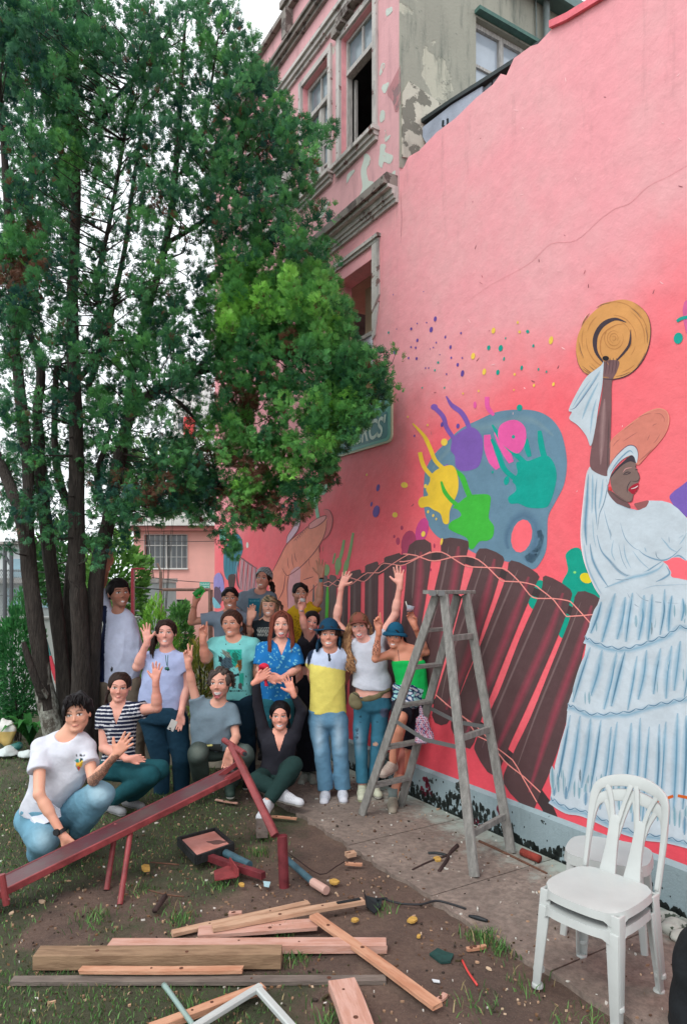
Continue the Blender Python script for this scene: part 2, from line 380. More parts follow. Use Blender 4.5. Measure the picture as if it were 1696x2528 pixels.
for lo, hi in (((ga, .21, 4.16), (ga + .04, .25, 4.64)), ((u1 - .05, .21, 4.16), (u1 - .01, .25, 4.64)), ((ga + .04, .21, 4.60), (u1 - .05, .25, 4.64)), ((ga + .04, .21, 4.16), (u1 - .05, .25, 4.20))): b.box(lo, hi)
b.build('frame', M_wood, w, loc=(0, 0, 0))
b = MB(); b.box((ga + .04, .225, 4.2), (u1 - .05, .232, 4.6)); b.build('pane', M_glassb, w, loc=(0, 0, 0))
b = MB(); b.tube([(u0 + .03, .12, 4.1), (u0 + .04, .11, 4.75)], .012, 8); b.tube([(u0 + .055, .12, 4.05), (u0 + .05, .13, 4.7)], .008, 6); b.build('conduit', M_wood, w, loc=(0, 0, 0))
# side window, pipe, eave
w = empty('window', (0, 0, 0)); w.parent = ob
v0, v1, z0, z1 = wv
b = MB(); t = .05; x0, x1 = UC - .12, UC - .06
for lo, hi in (((x0, v0 + .001, z0), (x1, v0 + t, z1)), ((x0, v1 - t, z0), (x1, v1 - .001, z1)), ((x0, v0 + t, z1 - t), (x1, v1 - t, z1 - .001)), ((x0, v0 + t, z0 + .001), (x1, v1 - t, z0 + t)), ((x0, (v0 + v1) / 2 - .03, z0 + t), (x1, (v0 + v1) / 2 + .03, z1 - t))): b.box(lo, hi)
b.box((x0 + .01, v0 + t, z0 + .30), (x1 - .01, (v0 + v1) / 2 - .031, z0 + .33)); b.box((x0 + .01, (v0 + v1) / 2 + .031, z0 + .36), (x1 - .01, v1 - t, z0 + .39))
b.build('frame', M_wood, w, loc=(0, 0, 0))
for a, c in ((v0 + t, (v0 + v1) / 2 - .03), ((v0 + v1) / 2 + .03, v1 - t)):
    b = MB(); b.box((x0 + .02, a + .001, z0 + t + .001), (x0 + .026, c - .001, z1 - t - .001)); b.build('pane', M_glassb, w, loc=(0, 0, 0))
b = MB(); b.box((UC + .001, v0 - .02, z1 + .02), (UC + .08, v1 + .05, z1 + .06)); b.build('lintel', mat('green_edge', lin(70, 104, 96), .6, noise=.3), w, loc=(0, 0, 0))
b = MB(); b.tube([(UC + .06, 1.92, 8.3), (UC + .06, 1.92, 6.0)], .035, 10); b.tube([(UC + .02, 1.80, 8.26), (UC + .02, 1.82, 7.5), (UC + .02, 1.74, 7.2)], .008, 6); b.build('downpipe', mat('grey_pipe', lin(120, 130, 130), .5, noise=.3, nscale=6), ob, loc=(0, 0, 0))
b = MB(); b.box((UC - .3, 1.31, 8.275), (UC + .16, 7, 8.33)); b.box((UC + .161, 1.3, 8.24), (UC + .2, 7, 8.36)); b.build('eave', mat('green_gutter', lin(98, 122, 120), .5, noise=.2, nscale=4), ob, loc=(0, 0, 0))

# ---------------------------------------------------- mural wall (right of the corner)
def Wp(px, py, v): return W(px, py, v)
top = [(-2.0, 5.86), (-1.93, 5.87), (-1.86, 5.93), (-1.7, 5.90), (-1.45, 5.93), (-1.2, 5.91), (-0.95, 5.93), (-.75, 5.92), (-.66, 5.95), (-.6, 5.90), (-.52, 5.98), (-.35, 5.96), (-.28, 5.93), (-.15, 5.95), (0.0, 5.9), (.33, 5.83), (.9, 5.80), (2.6, 5.8)]
poly = [(-2.0 + .0005, 0, -.3)] + [(u if i else -1.9995, 0, z) for i, (u, z) in enumerate(top)] + [(2.6, 0, -.3)]
b = MB(); b.prism(poly, (0, .22, 0)); b.build('wall_face', M_wall, mw, loc=(0, 0, 0))
# light capping line on the far right, dark roof sheet and board behind the wall
b = MB()
tt = [(-.15, 5.95), (0.0, 5.9), (.33, 5.83), (.9, 5.80), (2.6, 5.8)]
for (a, za), (c, zc) in zip(tt[:-1], tt[1:]): b.prism([(a, -.03, za), (c, -.03, zc), (c, -.03, zc + .05), (a, -.03, za + .05)], (0, .26, 0))
b.build('coping', mat('pink_coping', lin(226, 112, 124), .7, noise=.2, nscale=8), mw, loc=(0, 0, 0))
rf = empty('lean_to_roof', (P0[0], P0[1], 0), WROT, 'dark corrugated roof edge with blue grey board behind the top of the mural wall', 'roof')
b = MB(); bl = WS(1012, 300, UC + .05)
rl = [W(x, y, .24) for x, y in ((1008, 318), (1024, 311), (1111, 252), (1192, 201), (1287, 140), (1354, 92), (1420, 50))]; line = [(q[0], q[2]) for q in rl]
for (a, za), (c, zc) in zip(line[:-1], line[1:]): b.prism([(a, .24, za), (c, .24, zc), (c, .24, zc + .035), (a, .24, za + .035)], (0, 3.5, 0))
b.build('roof_sheet', M_metalroof, rf, loc=(0, 0, 0))
b = MB(); b.prism([(-1.88, .26, 5.7), (-1.88, .26, 6.1), (rl[1][0] + .04, .26, rl[1][2] - .05), (rl[2][0], .26, rl[2][2] - .01), (rl[3][0] - .03, .26, rl[3][2] - .01), (rl[3][0] - .03, .26, 5.7)], (0, .03, 0)); b.build('board', M_flash, rf, loc=(0, 0, 0))
b = MB()
for k, (a, c) in enumerate(((rl[3][0] - .01, rl[3][0] + .07), (rl[3][0] + .09, rl[3][0] + .17))): b.box((a, .27, 5.7), (c, .3, rl[3][2] - .03))
b.build('rib', mat('dark_board', lin(86, 92, 100), .6, noise=.3), rf, loc=(0, 0, 0))
b = MB()
for s in ([tuple(W(x, y, .25)[[0, 2]]) for x, y in ((1093, 296), (1092, 308), (1098, 314), (1104, 308), (1104, 292))],):
    b.tube([(u, .255, z) for u, z in s], .012, 6)
b.build('graffiti', M_dark, rf, loc=(0, 0, 0))
# stained render patch low in the corner (broken plaster) as its own relief
b = MB(); b.prism([(UC + .0, .02, 6.0), (UC + .0, .28, 6.05), (UC + .0, .9, 6.45), (UC + .0, .75, 6.62), (UC + .0, .35, 6.7), (UC, .1, 6.75), (UC, .02, 6.6)], (.02, 0, 0)); b.build('broken_plaster', peelmat('plaster_edge', lin(190, 184, 170), lin(120, 116, 106), .5, .6, 6), ob, loc=(0, 0, 0))
# explicit flaked patches on the facade
flk = peelmat('flaked_undercoat', lin(188, 196, 188), lin(206, 170, 166), .62, .3, 6, lin(150, 140, 134))
def patch(name, pts, mat_, par, v=-.003, jag=0.0):
    q = catmull([W(660 + x / 3.92, y / 3.92) for x, y in pts], True, 3); b = MB(); b.prism([(p[0] + random.uniform(-jag, jag), v, p[2] + random.uniform(-jag, jag)) for p in q], (0, .0025, 0)); return b.build(name, mat_, par, loc=(0, 0, 0))
for pts in ([(945, 1480), (990, 1500), (1000, 1560), (960, 1640), (980, 1740), (1030, 1760), (960, 1860), (930, 1955), (850, 1990), (890, 1900), (920, 1800), (905, 1660), (930, 1560)],
            [(1100, 1390), (1150, 1400), (1140, 1470), (1215, 1500), (1190, 1580), (1130, 1560), (1110, 1620), (1080, 1590), (1090, 1480)],
            [(1120, 600), (1140, 620), (1110, 700), (1085, 720), (1100, 640)], [(1150, 800), (1180, 800), (1140, 900), (1110, 850), (1120, 820)],
            [(1110, 1060), (1140, 1090), (1130, 1160), (1095, 1180), (1090, 1120)], [(1150, 90), (1200, 60), (1210, 100), (1160, 150)], [(1190, 1700), (1240, 1640), (1230, 1720), (1180, 1760)],
            [(1150, 1330), (1190, 1300), (1180, 1340), (1140, 1370)], [(780, 1680), (850, 1640), (800, 1720), (770, 1770)], [(560, 1970), (600, 1950), (540, 2090), (500, 2120)]):
    patch('flaked_patch', pts, flk, ob, jag=.004)
# soot stain at the corner
patch('soot_stain', [(1270, 660), (1285, 650), (1285, 1000), (1240, 1080), (1215, 980), (1160, 900), (1200, 800)], peelmat('sooty_plaster', lin(176, 120, 124), lin(140, 110, 112), .5, .5, 4, lin(110, 96, 98)), ob, -.0028)
# plinth
b = MB(); b.box((-6.8, -.035, -.3), (2.6, -.001, .285)); b.prism([(-6.8, -.035, .285), (2.6, -.035, .285), (2.6, -.001, .33), (-6.8, -.001, .33)], (0, 0, .001)) if 0 else b.add([(-6.8, -.035, .285), (2.6, -.035, .285), (2.6, -.001, .31), (-6.8, -.001, .31)], [(0, 1, 2, 3)])
b.build('plinth', M_plinth, mw, loc=(0, 0, 0), fixn=False)
mpl = M_plinth.node_tree
# damp, black flaked areas of the plinth, near the ground
M_black = mat('black_undercoat', lin(36, 44, 42), .9, noise=.5, nscale=30)
rr = random.Random(5)
b = MB()
def flake(u, z, r, asp=1.0):
    k = rr.randint(6, 9); b.prism([(u + r * rr.uniform(.55, 1.2) * math.cos(i * 2 * math.pi / k), -.0375, max(0.005, z + r * asp * rr.uniform(.55, 1.2) * math.sin(i * 2 * math.pi / k))) for i in range(k)], (0, .002, 0))
for i in range(900):
    u = rr.uniform(-3.2, 1.0); base = .13 + .07 * math.sin(u * 5) + (.05 if -2.4 < u < -1 else 0) - (.05 if u > 0.0 else 0)
    flake(u, rr.uniform(0, 1) ** 1.9 * base + .003, rr.uniform(.005, .028), rr.uniform(.8, 2.2))
for i in range(70): flake(rr.uniform(-3, 1), rr.uniform(.05, .27), rr.uniform(.003, .008), 1.6)
b.build('flaked_paint', M_black, mw, loc=(0, 0, 0), fixn=False)
b = MB()
for (u, z) in ((-1.55, .2), (-1.5, .12), (-1.6, .1), (-.62, .2), (-.9, .02)):
    for k in range(6): flake(u + rr.uniform(-.04, .04), z + rr.uniform(-.03, .03), rr.uniform(.012, .03), 1.3)
b.build('maroon_paint', mat('maroon_paint', lin(104, 26, 48), .7), mw, loc=(0, 0, 0), fixn=False)
# sign on the wall near the cypress
sg = empty('wall_sign', (P0[0], P0[1], 0), WROT, 'mint green sign with rounded corners and pale letters on the pink wall behind the cypress', 'sign')
def rrect(u0, u1, z0, z1, r, v):
    out = []
    for cx_, cz_, a0 in ((u1 - r, z1 - r, 0), (u0 + r, z1 - r, 90), (u0 + r, z0 + r, 180), (u1 - r, z0 + r, 270)):
        for k in range(5): a = math.radians(a0 + k * 22.5); out.append((cx_ + r * math.cos(a), v, cz_ + r * math.sin(a)))
    return out
b = MB(); b.prism(rrect(-3.35, -2.10, 3.32, 3.90, .07, -.02), (0, .018, 0)); b.build('border', mat('sign_rim', lin(196, 198, 170), .5), sg, loc=(0, 0, 0))
b = MB(); b.prism(rrect(-3.33, -2.12, 3.34, 3.88, .06, -.024), (0, .003, 0)); b.build('panel', mat('sign_mint', lin(104, 176, 162), .45, noise=.12, nscale=5), sg, loc=(0, 0, 0))
b = MB(); b.prism(rrect(-3.31, -2.16, 3.37, 3.63, .04, -.0255), (0, .001, 0)); b.build('band', mat('sign_teal', lin(58, 128, 132), .45), sg, loc=(0, 0, 0))
def text(name, s, size, loc, rot, m, par, ext=0.001, shear=0.0):
    c = bpy.data.curves.new(name, 'FONT'); c.body = s; c.size = size; c.extrude = ext; c.shear = shear; c.offset = size * .018; c.materials.append(m)
    o = bpy.data.objects.new(name, c); COL.objects.link(o); o.parent = par; o.location = loc; o.rotation_euler = rot; return o
t = text('lettering', "ACRCS'", .27, (-2.93, -.0275, 3.40), (math.pi / 2, 0, 0), mat('sign_white', lin(214, 232, 222), .5), sg, .0005, .2)
t.scale = (.80, 1, 1)
bpy.context.view_layer.update(); _me = bpy.data.meshes.new_from_object(t); _t2 = bpy.data.objects.new('lettering', _me); COL.objects.link(_t2); _t2.parent = sg; _t2.location = t.location; _t2.rotation_euler = t.rotation_euler; _t2.scale = t.scale; bpy.data.objects.remove(t); _t2.name = 'lettering'
# ================================================================== mural, traced onto the wall plane
FA = lambda x, y: (900 + x / 1.9698, 700 + y / 1.9698)
FB = lambda x, y: (1000 + x / 2.2529, 1300 + y / 2.2529)
FC = lambda x, y: (480 + x / 3.2667, 1150 + y / 3.2667)
FD = lambda x, y: (1400 + x / 4.6757, 1000 + y / 4.6757)
FR3 = lambda x, y: (740 + x / 3.339, 1350 + y / 3.339)
def murmat():
    m = bpy.data.materials.new('mural_paint'); m.use_nodes = True; nt = m.node_tree; N = nt.nodes; L = nt.links; b = N['Principled BSDF']
    b.inputs['Roughness'].default_value = .55; b.inputs['Specular IOR Level'].default_value = .3
    a = N.new('ShaderNodeAttribute'); a.attribute_name = 'Col'
    tc = N.new('ShaderNodeTexCoord'); n = N.new('ShaderNodeTexNoise'); n.inputs['Scale'].default_value = 5; n.inputs['Detail'].default_value = 8; n.inputs['Roughness'].default_value = .7
    L.new(tc.outputs['Object'], n.inputs['Vector'])
    mr = N.new('ShaderNodeMapRange'); mr.inputs[1].default_value = .3; mr.inputs[2].default_value = .7; mr.inputs[3].default_value = .88; mr.inputs[4].default_value = 1.1; L.new(n.outputs[0], mr.inputs[0])
    v = N.new('ShaderNodeVectorMath'); v.operation = 'SCALE'; L.new(a.outputs['Color'], v.inputs[0]); L.new(mr.outputs[0], v.inputs['Scale']); L.new(v.outputs[0], b.inputs['Base Color'])
    n2 = N.new('ShaderNodeTexNoise'); n2.inputs['Scale'].default_value = 6; n2.inputs['Detail'].default_value = 8; L.new(tc.outputs['Object'], n2.inputs['Vector'])
    bp = N.new('ShaderNodeBump'); bp.inputs['Strength'].default_value = .35; bp.inputs['Distance'].default_value = .03; L.new(n2.outputs[0], bp.inputs['Height']); L.new(bp.outputs[0], b.inputs['Normal'])
    return m
M_mur = murmat()
class Mural:
    def __init__(s): s.b = MB(); s.k = 0
    def poly(s, fr, pts, col, lay, smooth=True, n=4):
        q = [W(*fr(x, y)) for x, y in pts]
        if smooth: q = catmull(q, True, n)
        s.k += 1; v = -(.002 + lay * .00035 + (s.k % 7) * .00005)
        vs = [(p[0], v, p[2]) for p in q]; s.b.col = col[:3]
        s.b.add(vs, [tuple(t) for t in tessellate_polygon([[Vector(p) for p in vs]])])
    def ell(s, fr, cx, cy, rx, ry, col, lay, rot=0, n=14):
        c, d = math.cos(math.radians(rot)), math.sin(math.radians(rot))
        s.poly(fr, [(cx + c * rx * math.cos(t) - d * ry * math.sin(t), cy + d * rx * math.cos(t) + c * ry * math.sin(t)) for t in [2 * math.pi * i / n for i in range(n)]], col, lay, False)
    def stroke(s, fr, pts, w, col, lay, ecol=None, taper=(0.0, 0.0), closed=False, n=5):
        """ribbon of width w (zoom px); taper = relative width at start, end; ecol = colour at its edges"""
        q = np.array(catmull([np.array(p, float) for p in pts], closed, n))
        if closed: q = np.vstack([q, q[:1]])
        s.k += 1; v = -(.002 + lay * .00035 + (s.k % 7) * .00005); ln = len(q); vs = []; cols = []
        for i in range(ln):
            d = q[min(i + 1, ln - 1)] - q[max(i - 1, 0)]; d /= np.linalg.norm(d) + 1e-9; nn = np.array([-d[1], d[0]])
            t = i / (ln - 1)
            k = 1.0 if closed else min(1, taper[0] + (1 - taper[0]) * min(1, t * 3)) * min(1, taper[1] + (1 - taper[1]) * min(1, (1 - t) * 3))
            hw = w / 2 * k + .15
            for e in (-1, 0, 1):
                p = W(*fr(*(q[i] + nn * hw * e))); vs.append((p[0], v, p[2])); cols.append((ecol if (e and ecol) else col)[:3])
        fs = []
        for i in range(ln - 1):
            for j in (0, 1): fs.append((i * 3 + j, i * 3 + j + 1, (i + 1) * 3 + j + 1, (i + 1) * 3 + j))
        b0 = len(s.b.v); s.b.v += vs; s.b.c += cols; s.b.f += [tuple(i + b0 for i in f) for f in fs]; s.b.m += [0] * len(fs)
    def build(s, name, par, label=None):
        o = s.b.build(name, M_mur, par, loc=(0, 0, 0), vc=True, fixn=False)
        bm = bmesh.new(); bm.from_mesh(o.data)
        for f in bm.faces:
            if f.normal.y > 0: f.normal_flip()
        bm.to_mesh(o.data); bm.free()
        return tagp(o, label)
CORAL = lin(252, 108, 120)
# ---- splashed palette
m = Mural(); PAL = lin(104, 138, 160)
m.poly(FA, [(290, 960), (300, 900), (340, 830), (400, 770), (470, 705), (560, 660), (640, 625), (740, 612), (830, 618), (900, 650), (950, 710), (975, 790), (985, 880), (970, 980), (930, 1060), (895, 1130), (890, 1200), (885, 1290), (860, 1350), (820, 1390), (740, 1360), (680, 1350), (560, 1320), (500, 1290), (430, 1240), (370, 1240), (320, 1190), (295, 1120), (287, 1040)], PAL, 0)
m.stroke(FA, [(700, 1290), (690, 1240), (715, 1170), (765, 1130), (815, 1150), (840, 1210), (820, 1300), (790, 1350), (860, 1280), (850, 1200)], 70, lin(84, 116, 142), 1, PAL, (.3, .3))
m.stroke(FA, [(330, 900), (480, 740), (640, 690), (800, 660), (920, 740)], 60, lin(118, 146, 160), 1, PAL, (.2, .2))
m.ell(FA, 765, 1228, 50, 82, CORAL, 2, 12)
m.ell(FA, 280, 1200, 30, 62, lin(206, 70, 140), 0, 15); m.ell(FA, 215, 1262, 36, 62, lin(172, 62, 98), 0, 10)
for x, y, rx, ry in ((163, 1253, 10, 18), (182, 1188, 7, 11), (145, 1230, 5, 8), (190, 1350, 14, 60), (322, 1392, 5, 7), (340, 1275, 4, 12)): m.ell(FA, x, y, rx, ry, lin(180, 62, 96), 0)
def hand(body, fingers, col):
    m.poly(FA, body, col, 3)
    for pts, w, tp in fingers: m.stroke(FA, pts, w, col, 3, None, tp)
MG = lin(232, 92, 164)
hand([(655, 700), (690, 670), (740, 664), (782, 700), (784, 770), (750, 825), (700, 805), (655, 760)], [([(597, 735), (605, 800), (625, 860), (650, 900)], 44, (.7, .5)), ([(597, 550), (600, 600), (630, 640)], 22, (1, .6)), ([(640, 720), (680, 800), (715, 870)], 40, (.5, .6))], MG)
m.ell(FA, 538, 590, 8, 17, MG, 3)
PU = lin(128, 92, 176)
hand([(430, 750), (480, 710), (530, 700), (570, 740), (577, 800), (565, 870), (540, 900), (480, 912), (445, 890), (440, 840), (420, 810), (425, 770)],
     [([(335, 598), (355, 615), (385, 650), (400, 700), (440, 760)], 22, (1, .9)), ([(398, 546), (425, 590), (470, 625), (498, 670), (515, 720)], 24, (.2, .9)), ([(383, 908), (390, 893), (408, 882)], 13, (1, 1))], PU)
m.ell(FA, 340, 600, 17, 15, PU, 3)
GN = lin(66, 184, 62)
hand([(430, 1090), (450, 1075), (500, 1035), (550, 1025), (610, 1030), (612, 1080), (605, 1140), (630, 1180), (625, 1230), (600, 1250), (560, 1255), (530, 1290), (510, 1285), (500, 1240), (440, 1210), (410, 1190), (420, 1160), (470, 1130), (455, 1100)],
     [([(440, 905), (475, 940), (498, 1000), (520, 1050)], 26, (.3, 1))], GN)
YE = lin(240, 200, 60)
hand([(325, 930), (370, 895), (430, 885), (455, 940), (455, 1010), (430, 1070), (415, 1110), (410, 1165), (385, 1165), (370, 1120), (335, 1100), (310, 1085), (275, 1090), (262, 1065), (275, 1040), (310, 1030), (300, 1000), (318, 965)],
     [([(235, 680), (290, 740), (320, 800), (345, 860), (390, 905)], 20, (.3, 1)), ([(270, 820), (290, 890), (340, 950)], 20, (1, 1))], YE)
m.stroke(FA, [(374, 962), (390, 1010), (420, 1050), (455, 1080)], 20, GN, 4, None, (.4, 1))
TE = lin(0, 160, 146)
hand([(720, 960), (745, 920), (740, 870), (800, 862), (880, 835), (920, 870), (935, 930), (925, 1000), (905, 1060), (880, 1090), (800, 1090), (750, 1070), (710, 1070), (700, 1040), (735, 1010), (735, 980)],
     [([(618, 755), (650, 820), (680, 900), (735, 950)], 24, (.5, 1)), ([(622, 686), (665, 755), (720, 815), (785, 875)], 24, (.3, 1)), ([(785, 755), (792, 800), (804, 842)], 26, (.8, .7)), ([(852, 715), (862, 790), (880, 860)], 28, (.6, 1.2))], TE)
for x, y, rx, ry in ((755, 603, 14, 16), (692, 958, 13, 22), (725, 745, 8, 9), (794, 232, 8, 8), (605, 311, 8, 12), (663, 313, 10, 16), (687, 265, 3, 6), (822, 302, 5, 8), (679, 365, 4, 10), (649, 431, 8, 13), (765, 409, 6, 12), (847, 416, 4, 7), (886, 428, 4, 6), (359, 383, 5, 6), (343, 421, 4, 6), (118, 237, 4, 7), (282, 506, 3, 5), (390, 506, 3, 6), (624, 917, 5, 7), (1527, 265, 22, 28)): m.ell(FA, x, y, rx, ry, TE, 4, 12)
m.stroke(FA, [(1520, 183), (1545, 168), (1600, 158)], 16, TE, 4, None, (.8, .8))
for x, y, rx, ry in ((345, 171, 7, 13), (325, 223, 8, 14), (303, 189, 3, 4), (257, 193, 3, 4), (228, 219, 5, 7), (394, 259, 4, 8), (470, 240, 4, 6), (258, 275, 5, 9), (227, 308, 4, 5), (250, 311, 4, 6), (350, 286, 3, 5), (419, 308, 5, 10), (423, 360, 4, 6), (476, 361, 3, 5), (454, 394, 6, 9), (477, 436, 8, 16), (215, 361, 4, 6), (254, 364, 5, 8), (298, 410, 3, 5), (313, 410, 3, 4), (400, 440, 3, 5), (336, 310, 3, 4), (320, 317, 2, 3), (367, 345, 2, 3), (378, 685, 7, 12), (455, 692, 8, 12), (244, 740, 4, 6), (67, 993, 8, 18), (58, 1108, 16, 30), (35, 1073, 5, 12), (157, 220, 2, 3), (150, 330, 8, 14), (288, 38, 2, 3), (141, 53, 2, 4)): m.ell(FA, x, y, rx, ry, lin(104, 76, 160), 4, 12)
for x, y, rx, ry in ((628, 228, 9, 15), (746, 188, 5, 7), (755, 234, 6, 7), (908, 275, 10, 20), (529, 352, 10, 16), (583, 428, 9, 16), (731, 441, 5, 7), (825, 495, 5, 8), (920, 489, 6, 10), (556, 522, 4, 6), (480, 534, 4, 5), (727, 517, 3, 4), (389, 771, 16, 18), (195, 980, 17, 14), (149, 1125, 13, 13), (287, 1218, 10, 14), (298, 985, 8, 10), (310, 1110, 5, 8), (335, 1128, 5, 8), (350, 1145, 4, 7), (376, 1255, 6, 18), (12, 930, 4, 6), (212, 648, 4, 5), (308, 688, 4, 6)): m.ell(FA, x, y, rx, ry, lin(242, 204, 84), 4, 12)
m.poly(FA, [(1485, 1045), (1500, 1015), (1540, 985), (1600, 945), (1700, 930), (1700, 1180), (1600, 1150), (1530, 1110)], lin(120, 92, 176), 0)
m.poly(FA, [(1555, 90), (1700, 60), (1700, 300), (1580, 270)], lin(214, 96, 150), 0)
m.build('painted_splashes', mw)
# ---- marimba
m = Mural(); BR = lin(90, 66, 68); HI = lin(146, 66, 80); LN = lin(240, 148, 140); BK = lin(66, 54, 56)
TG = lin(0, 156, 134)
m.poly(FB, [(850, 580), (885, 480), (870, 330), (905, 250), (900, 200), (895, 155), (930, 122), (975, 125), (1000, 200), (1030, 290), (1090, 380), (1070, 420), (960, 380), (920, 500), (882, 618)], TG, 0)
m.poly(FB, [(720, 325), (740, 300), (768, 305), (765, 350), (738, 400), (715, 458), (688, 430), (692, 380)], TG, 0)
m.ell(FB, 1008, 287, 36, 28, lin(228, 208, 40), 1, 25); m.ell(FB, 945, 255, 8, 7, lin(140, 220, 120), 1)
bars = [([(25, 103), (145, 93), (125, 340), (90, 560), (40, 900), (-60, 900), (-15, 500), (5, 300)], 0),
        ([(212, 70), (352, 82), (345, 150), (285, 450), (200, 800), (130, 1010), (60, 960), (120, 600), (165, 350), (200, 200)], 1),
        ([(415, 122), (545, 165), (535, 240), (490, 400), (400, 660), (310, 920), (235, 1098), (150, 1050), (230, 760), (300, 480), (375, 250)], 2),
        ([(592, 188), (738, 262), (725, 330), (640, 530), (520, 830), (430, 1060), (362, 1238), (268, 1150), (265, 1050), (350, 830), (460, 560), (560, 290)], 3),
        ([(782, 272), (920, 350), (915, 430), (860, 590), (740, 870), (590, 1200), (497, 1388), (395, 1262), (400, 1180), (520, 930), (640, 620), (740, 400), (765, 330)], 4),
        ([(962, 362), (1090, 405), (1075, 500), (1010, 620), (960, 850), (850, 1250), (755, 1480), (695, 1578), (550, 1430), (590, 1290), (700, 1060), (820, 760), (920, 510)], 5)]
for pts, i in bars: m.poly(FB, pts, BR, 2, True, 3)
for c in ([(90, 140), (80, 330), (50, 560)], [(300, 110), (270, 330), (190, 700)], [(500, 180), (450, 400), (340, 760), (230, 1020)], [(690, 280), (610, 500), (480, 830), (340, 1160)], [(880, 370), (800, 600), (640, 960), (480, 1310)], [(1040, 440), (960, 700), (830, 1050), (690, 1480)]):
    m.stroke(FB, c, 62, HI, 3, BR, (.3, .3))
for c in ([(60, 130), (40, 400)], [(245, 110), (210, 300), (130, 650)], [(450, 160), (370, 400), (250, 750), (200, 980)], [(630, 240), (530, 470), (380, 850)], [(810, 330), (700, 580), (520, 1000), (430, 1230)], [(980, 420), (880, 680), (740, 1020), (610, 1380)]):
    m.stroke(FB, c, 16, lin(126, 104, 104), 4, BR, (.2, .2))
G1 = lin(104, 88, 88)
for x0, x1, y0, y1, w in ((697, 835, 95, 50, 0), (540, 650, 160, 120, 0), (420, 508, 212, 185, 0), (332, 400, 255, 225, 0), (245, 305, 242, 238, 0), (165, 232, 245, 238, 0), (95, 150, 262, 250, 0)):
    m.poly(FR3, [(x0, y0), (x0 + 14, y0 - 12), (x1 - 12, y1), (x1, y1 + 14), (x1 - 4, y1 + 400), (x1 - 10, 1300), (x0 - 8, 1300), (x0 - 4, y0 + 400)], BR if x0 > 300 else G1, 2, False)
    m.stroke(FR3, [((x0 * .6 + x1 * .4), y0 + 50), ((x0 * .62 + x1 * .38) - 3, y0 + 400), ((x0 * .62 + x1 * .38) - 6, 1200)], (x1 - x0) * .42, lin(112, 94, 94) if x0 < 600 else lin(98, 60, 66), 3, BR if x0 > 300 else G1, (.3, .3))
m.stroke(FB, [(-30, 182), (75, 170), (165, 165), (265, 160), (370, 195), (470, 225), (550, 268), (640, 318), (710, 360), (820, 402), (905, 460), (1000, 510)], 46, BK, 1, None, (1, 1))
m.stroke(FR3, [(130, 310), (240, 300), (320, 300), (400, 290), (500, 260), (600, 225), (700, 165), (800, 125), (905, 100), (1000, 85)], 70, BK, 1, None, (1, 1))
m.stroke(FB, [(170, 955), (250, 1040), (345, 1085), (430, 1130), (500, 1220), (585, 1290), (650, 1370), (745, 1495), (790, 1560), (825, 1640)], 62, BK, 1, None, (1, 1))
def cord(fr, pts, w=6): m.stroke(fr, pts, w, LN, 5, None, (1, 1), n=2)
cord(FB, [(-30, 195), (30, 190), (135, 147), (205, 142), (265, 175), (330, 215), (385, 225), (470, 228), (540, 232), (575, 248), (640, 310), (695, 380), (735, 400), (820, 400), (905, 412), (940, 435), (1030, 535)])
cord(FB, [(-10, 152), (60, 160), (135, 188), (195, 188), (265, 170), (345, 165), (410, 185), (470, 235), (530, 295), (560, 305), (640, 308), (720, 325), (755, 350), (830, 410), (890, 490), (920, 500), (1045, 490)])
cord(FR3, [(130, 285), (240, 330), (310, 272), (400, 320), (480, 270), (560, 215), (655, 215), (740, 160), (840, 95), (905, 60)], 7)
cord(FR3, [(130, 335), (240, 285), (310, 325), (390, 265), (430, 258), (515, 285), (560, 270), (650, 175), (700, 135), (830, 155), (905, 130), (1000, 80), (1080, 40)], 7)
cord(FB, [(165, 930), (300, 1045), (395, 1108), (510, 1230), (600, 1300), (655, 1395), (735, 1535)]); cord(FB, [(225, 985), (345, 1075), (400, 1165), (465, 1195), (550, 1300), (600, 1345), (665, 1395), (755, 1480)])
m.stroke(FR3, [(232, 330), (228, 480), (222, 640)], 26, lin(86, 200, 50), 5, None, (.5, 1))
m.build('painted_marimba', mw)
# ---- dancer
m = Mural(); WHT = lin(196, 207, 216); BL = lin(90, 138, 168); DB = lin(66, 108, 136); MB_ = lin(136, 172, 194)
HAT = lin(214, 152, 88); DK = lin(62, 50, 60)
m.poly(FA, [(1030, 330), (1040, 250), (1080, 175), (1150, 110), (1240, 78), (1310, 90), (1370, 140), (1393, 210), (1385, 300), (1350, 380), (1290, 440), (1210, 465), (1120, 455), (1070, 430), (1042, 390)], HAT, 6)
for r in (.96, .86, .74, .62, .5):
    for a0, a1 in ((random.uniform(0, 360), 0) for _ in range(5)):
        L_ = random.uniform(25, 70); pts = [(1212 + 178 * r * math.cos(math.radians(a0 + t * L_)), 272 + 192 * r * math.sin(math.radians(a0 + t * L_))) for t in (0, .33, .66, 1)]
        m.stroke(FA, pts, random.uniform(3, 9), lin(178, 116, 66), 7, HAT, (.1, .1))
for a0 in (20, 60, 110, 150, 200, 240, 300, 340):
    pts = [(1212 + 166 * math.cos(math.radians(a0 + t * 26)), 272 + 180 * math.sin(math.radians(a0 + t * 26))) for t in (0, .5, 1)]; m.stroke(FA, pts, 5, DK, 8, HAT, (.1, .1))
m.stroke(FA, [(1165, 385), (1128, 330), (1125, 260), (1160, 200), (1220, 172), (1275, 188)], 22, DK, 9, None, (.3, .1))
m.stroke(FA, [(1190, 395), (1150, 330), (1160, 250), (1215, 205), (1260, 195)], 7, lin(170, 108, 60), 9, HAT, (.2, .2))
m.stroke(FA, [(1297, 222), (1292, 290), (1268, 330), (1230, 372)], 12, DK, 9, None, (.1, .6))
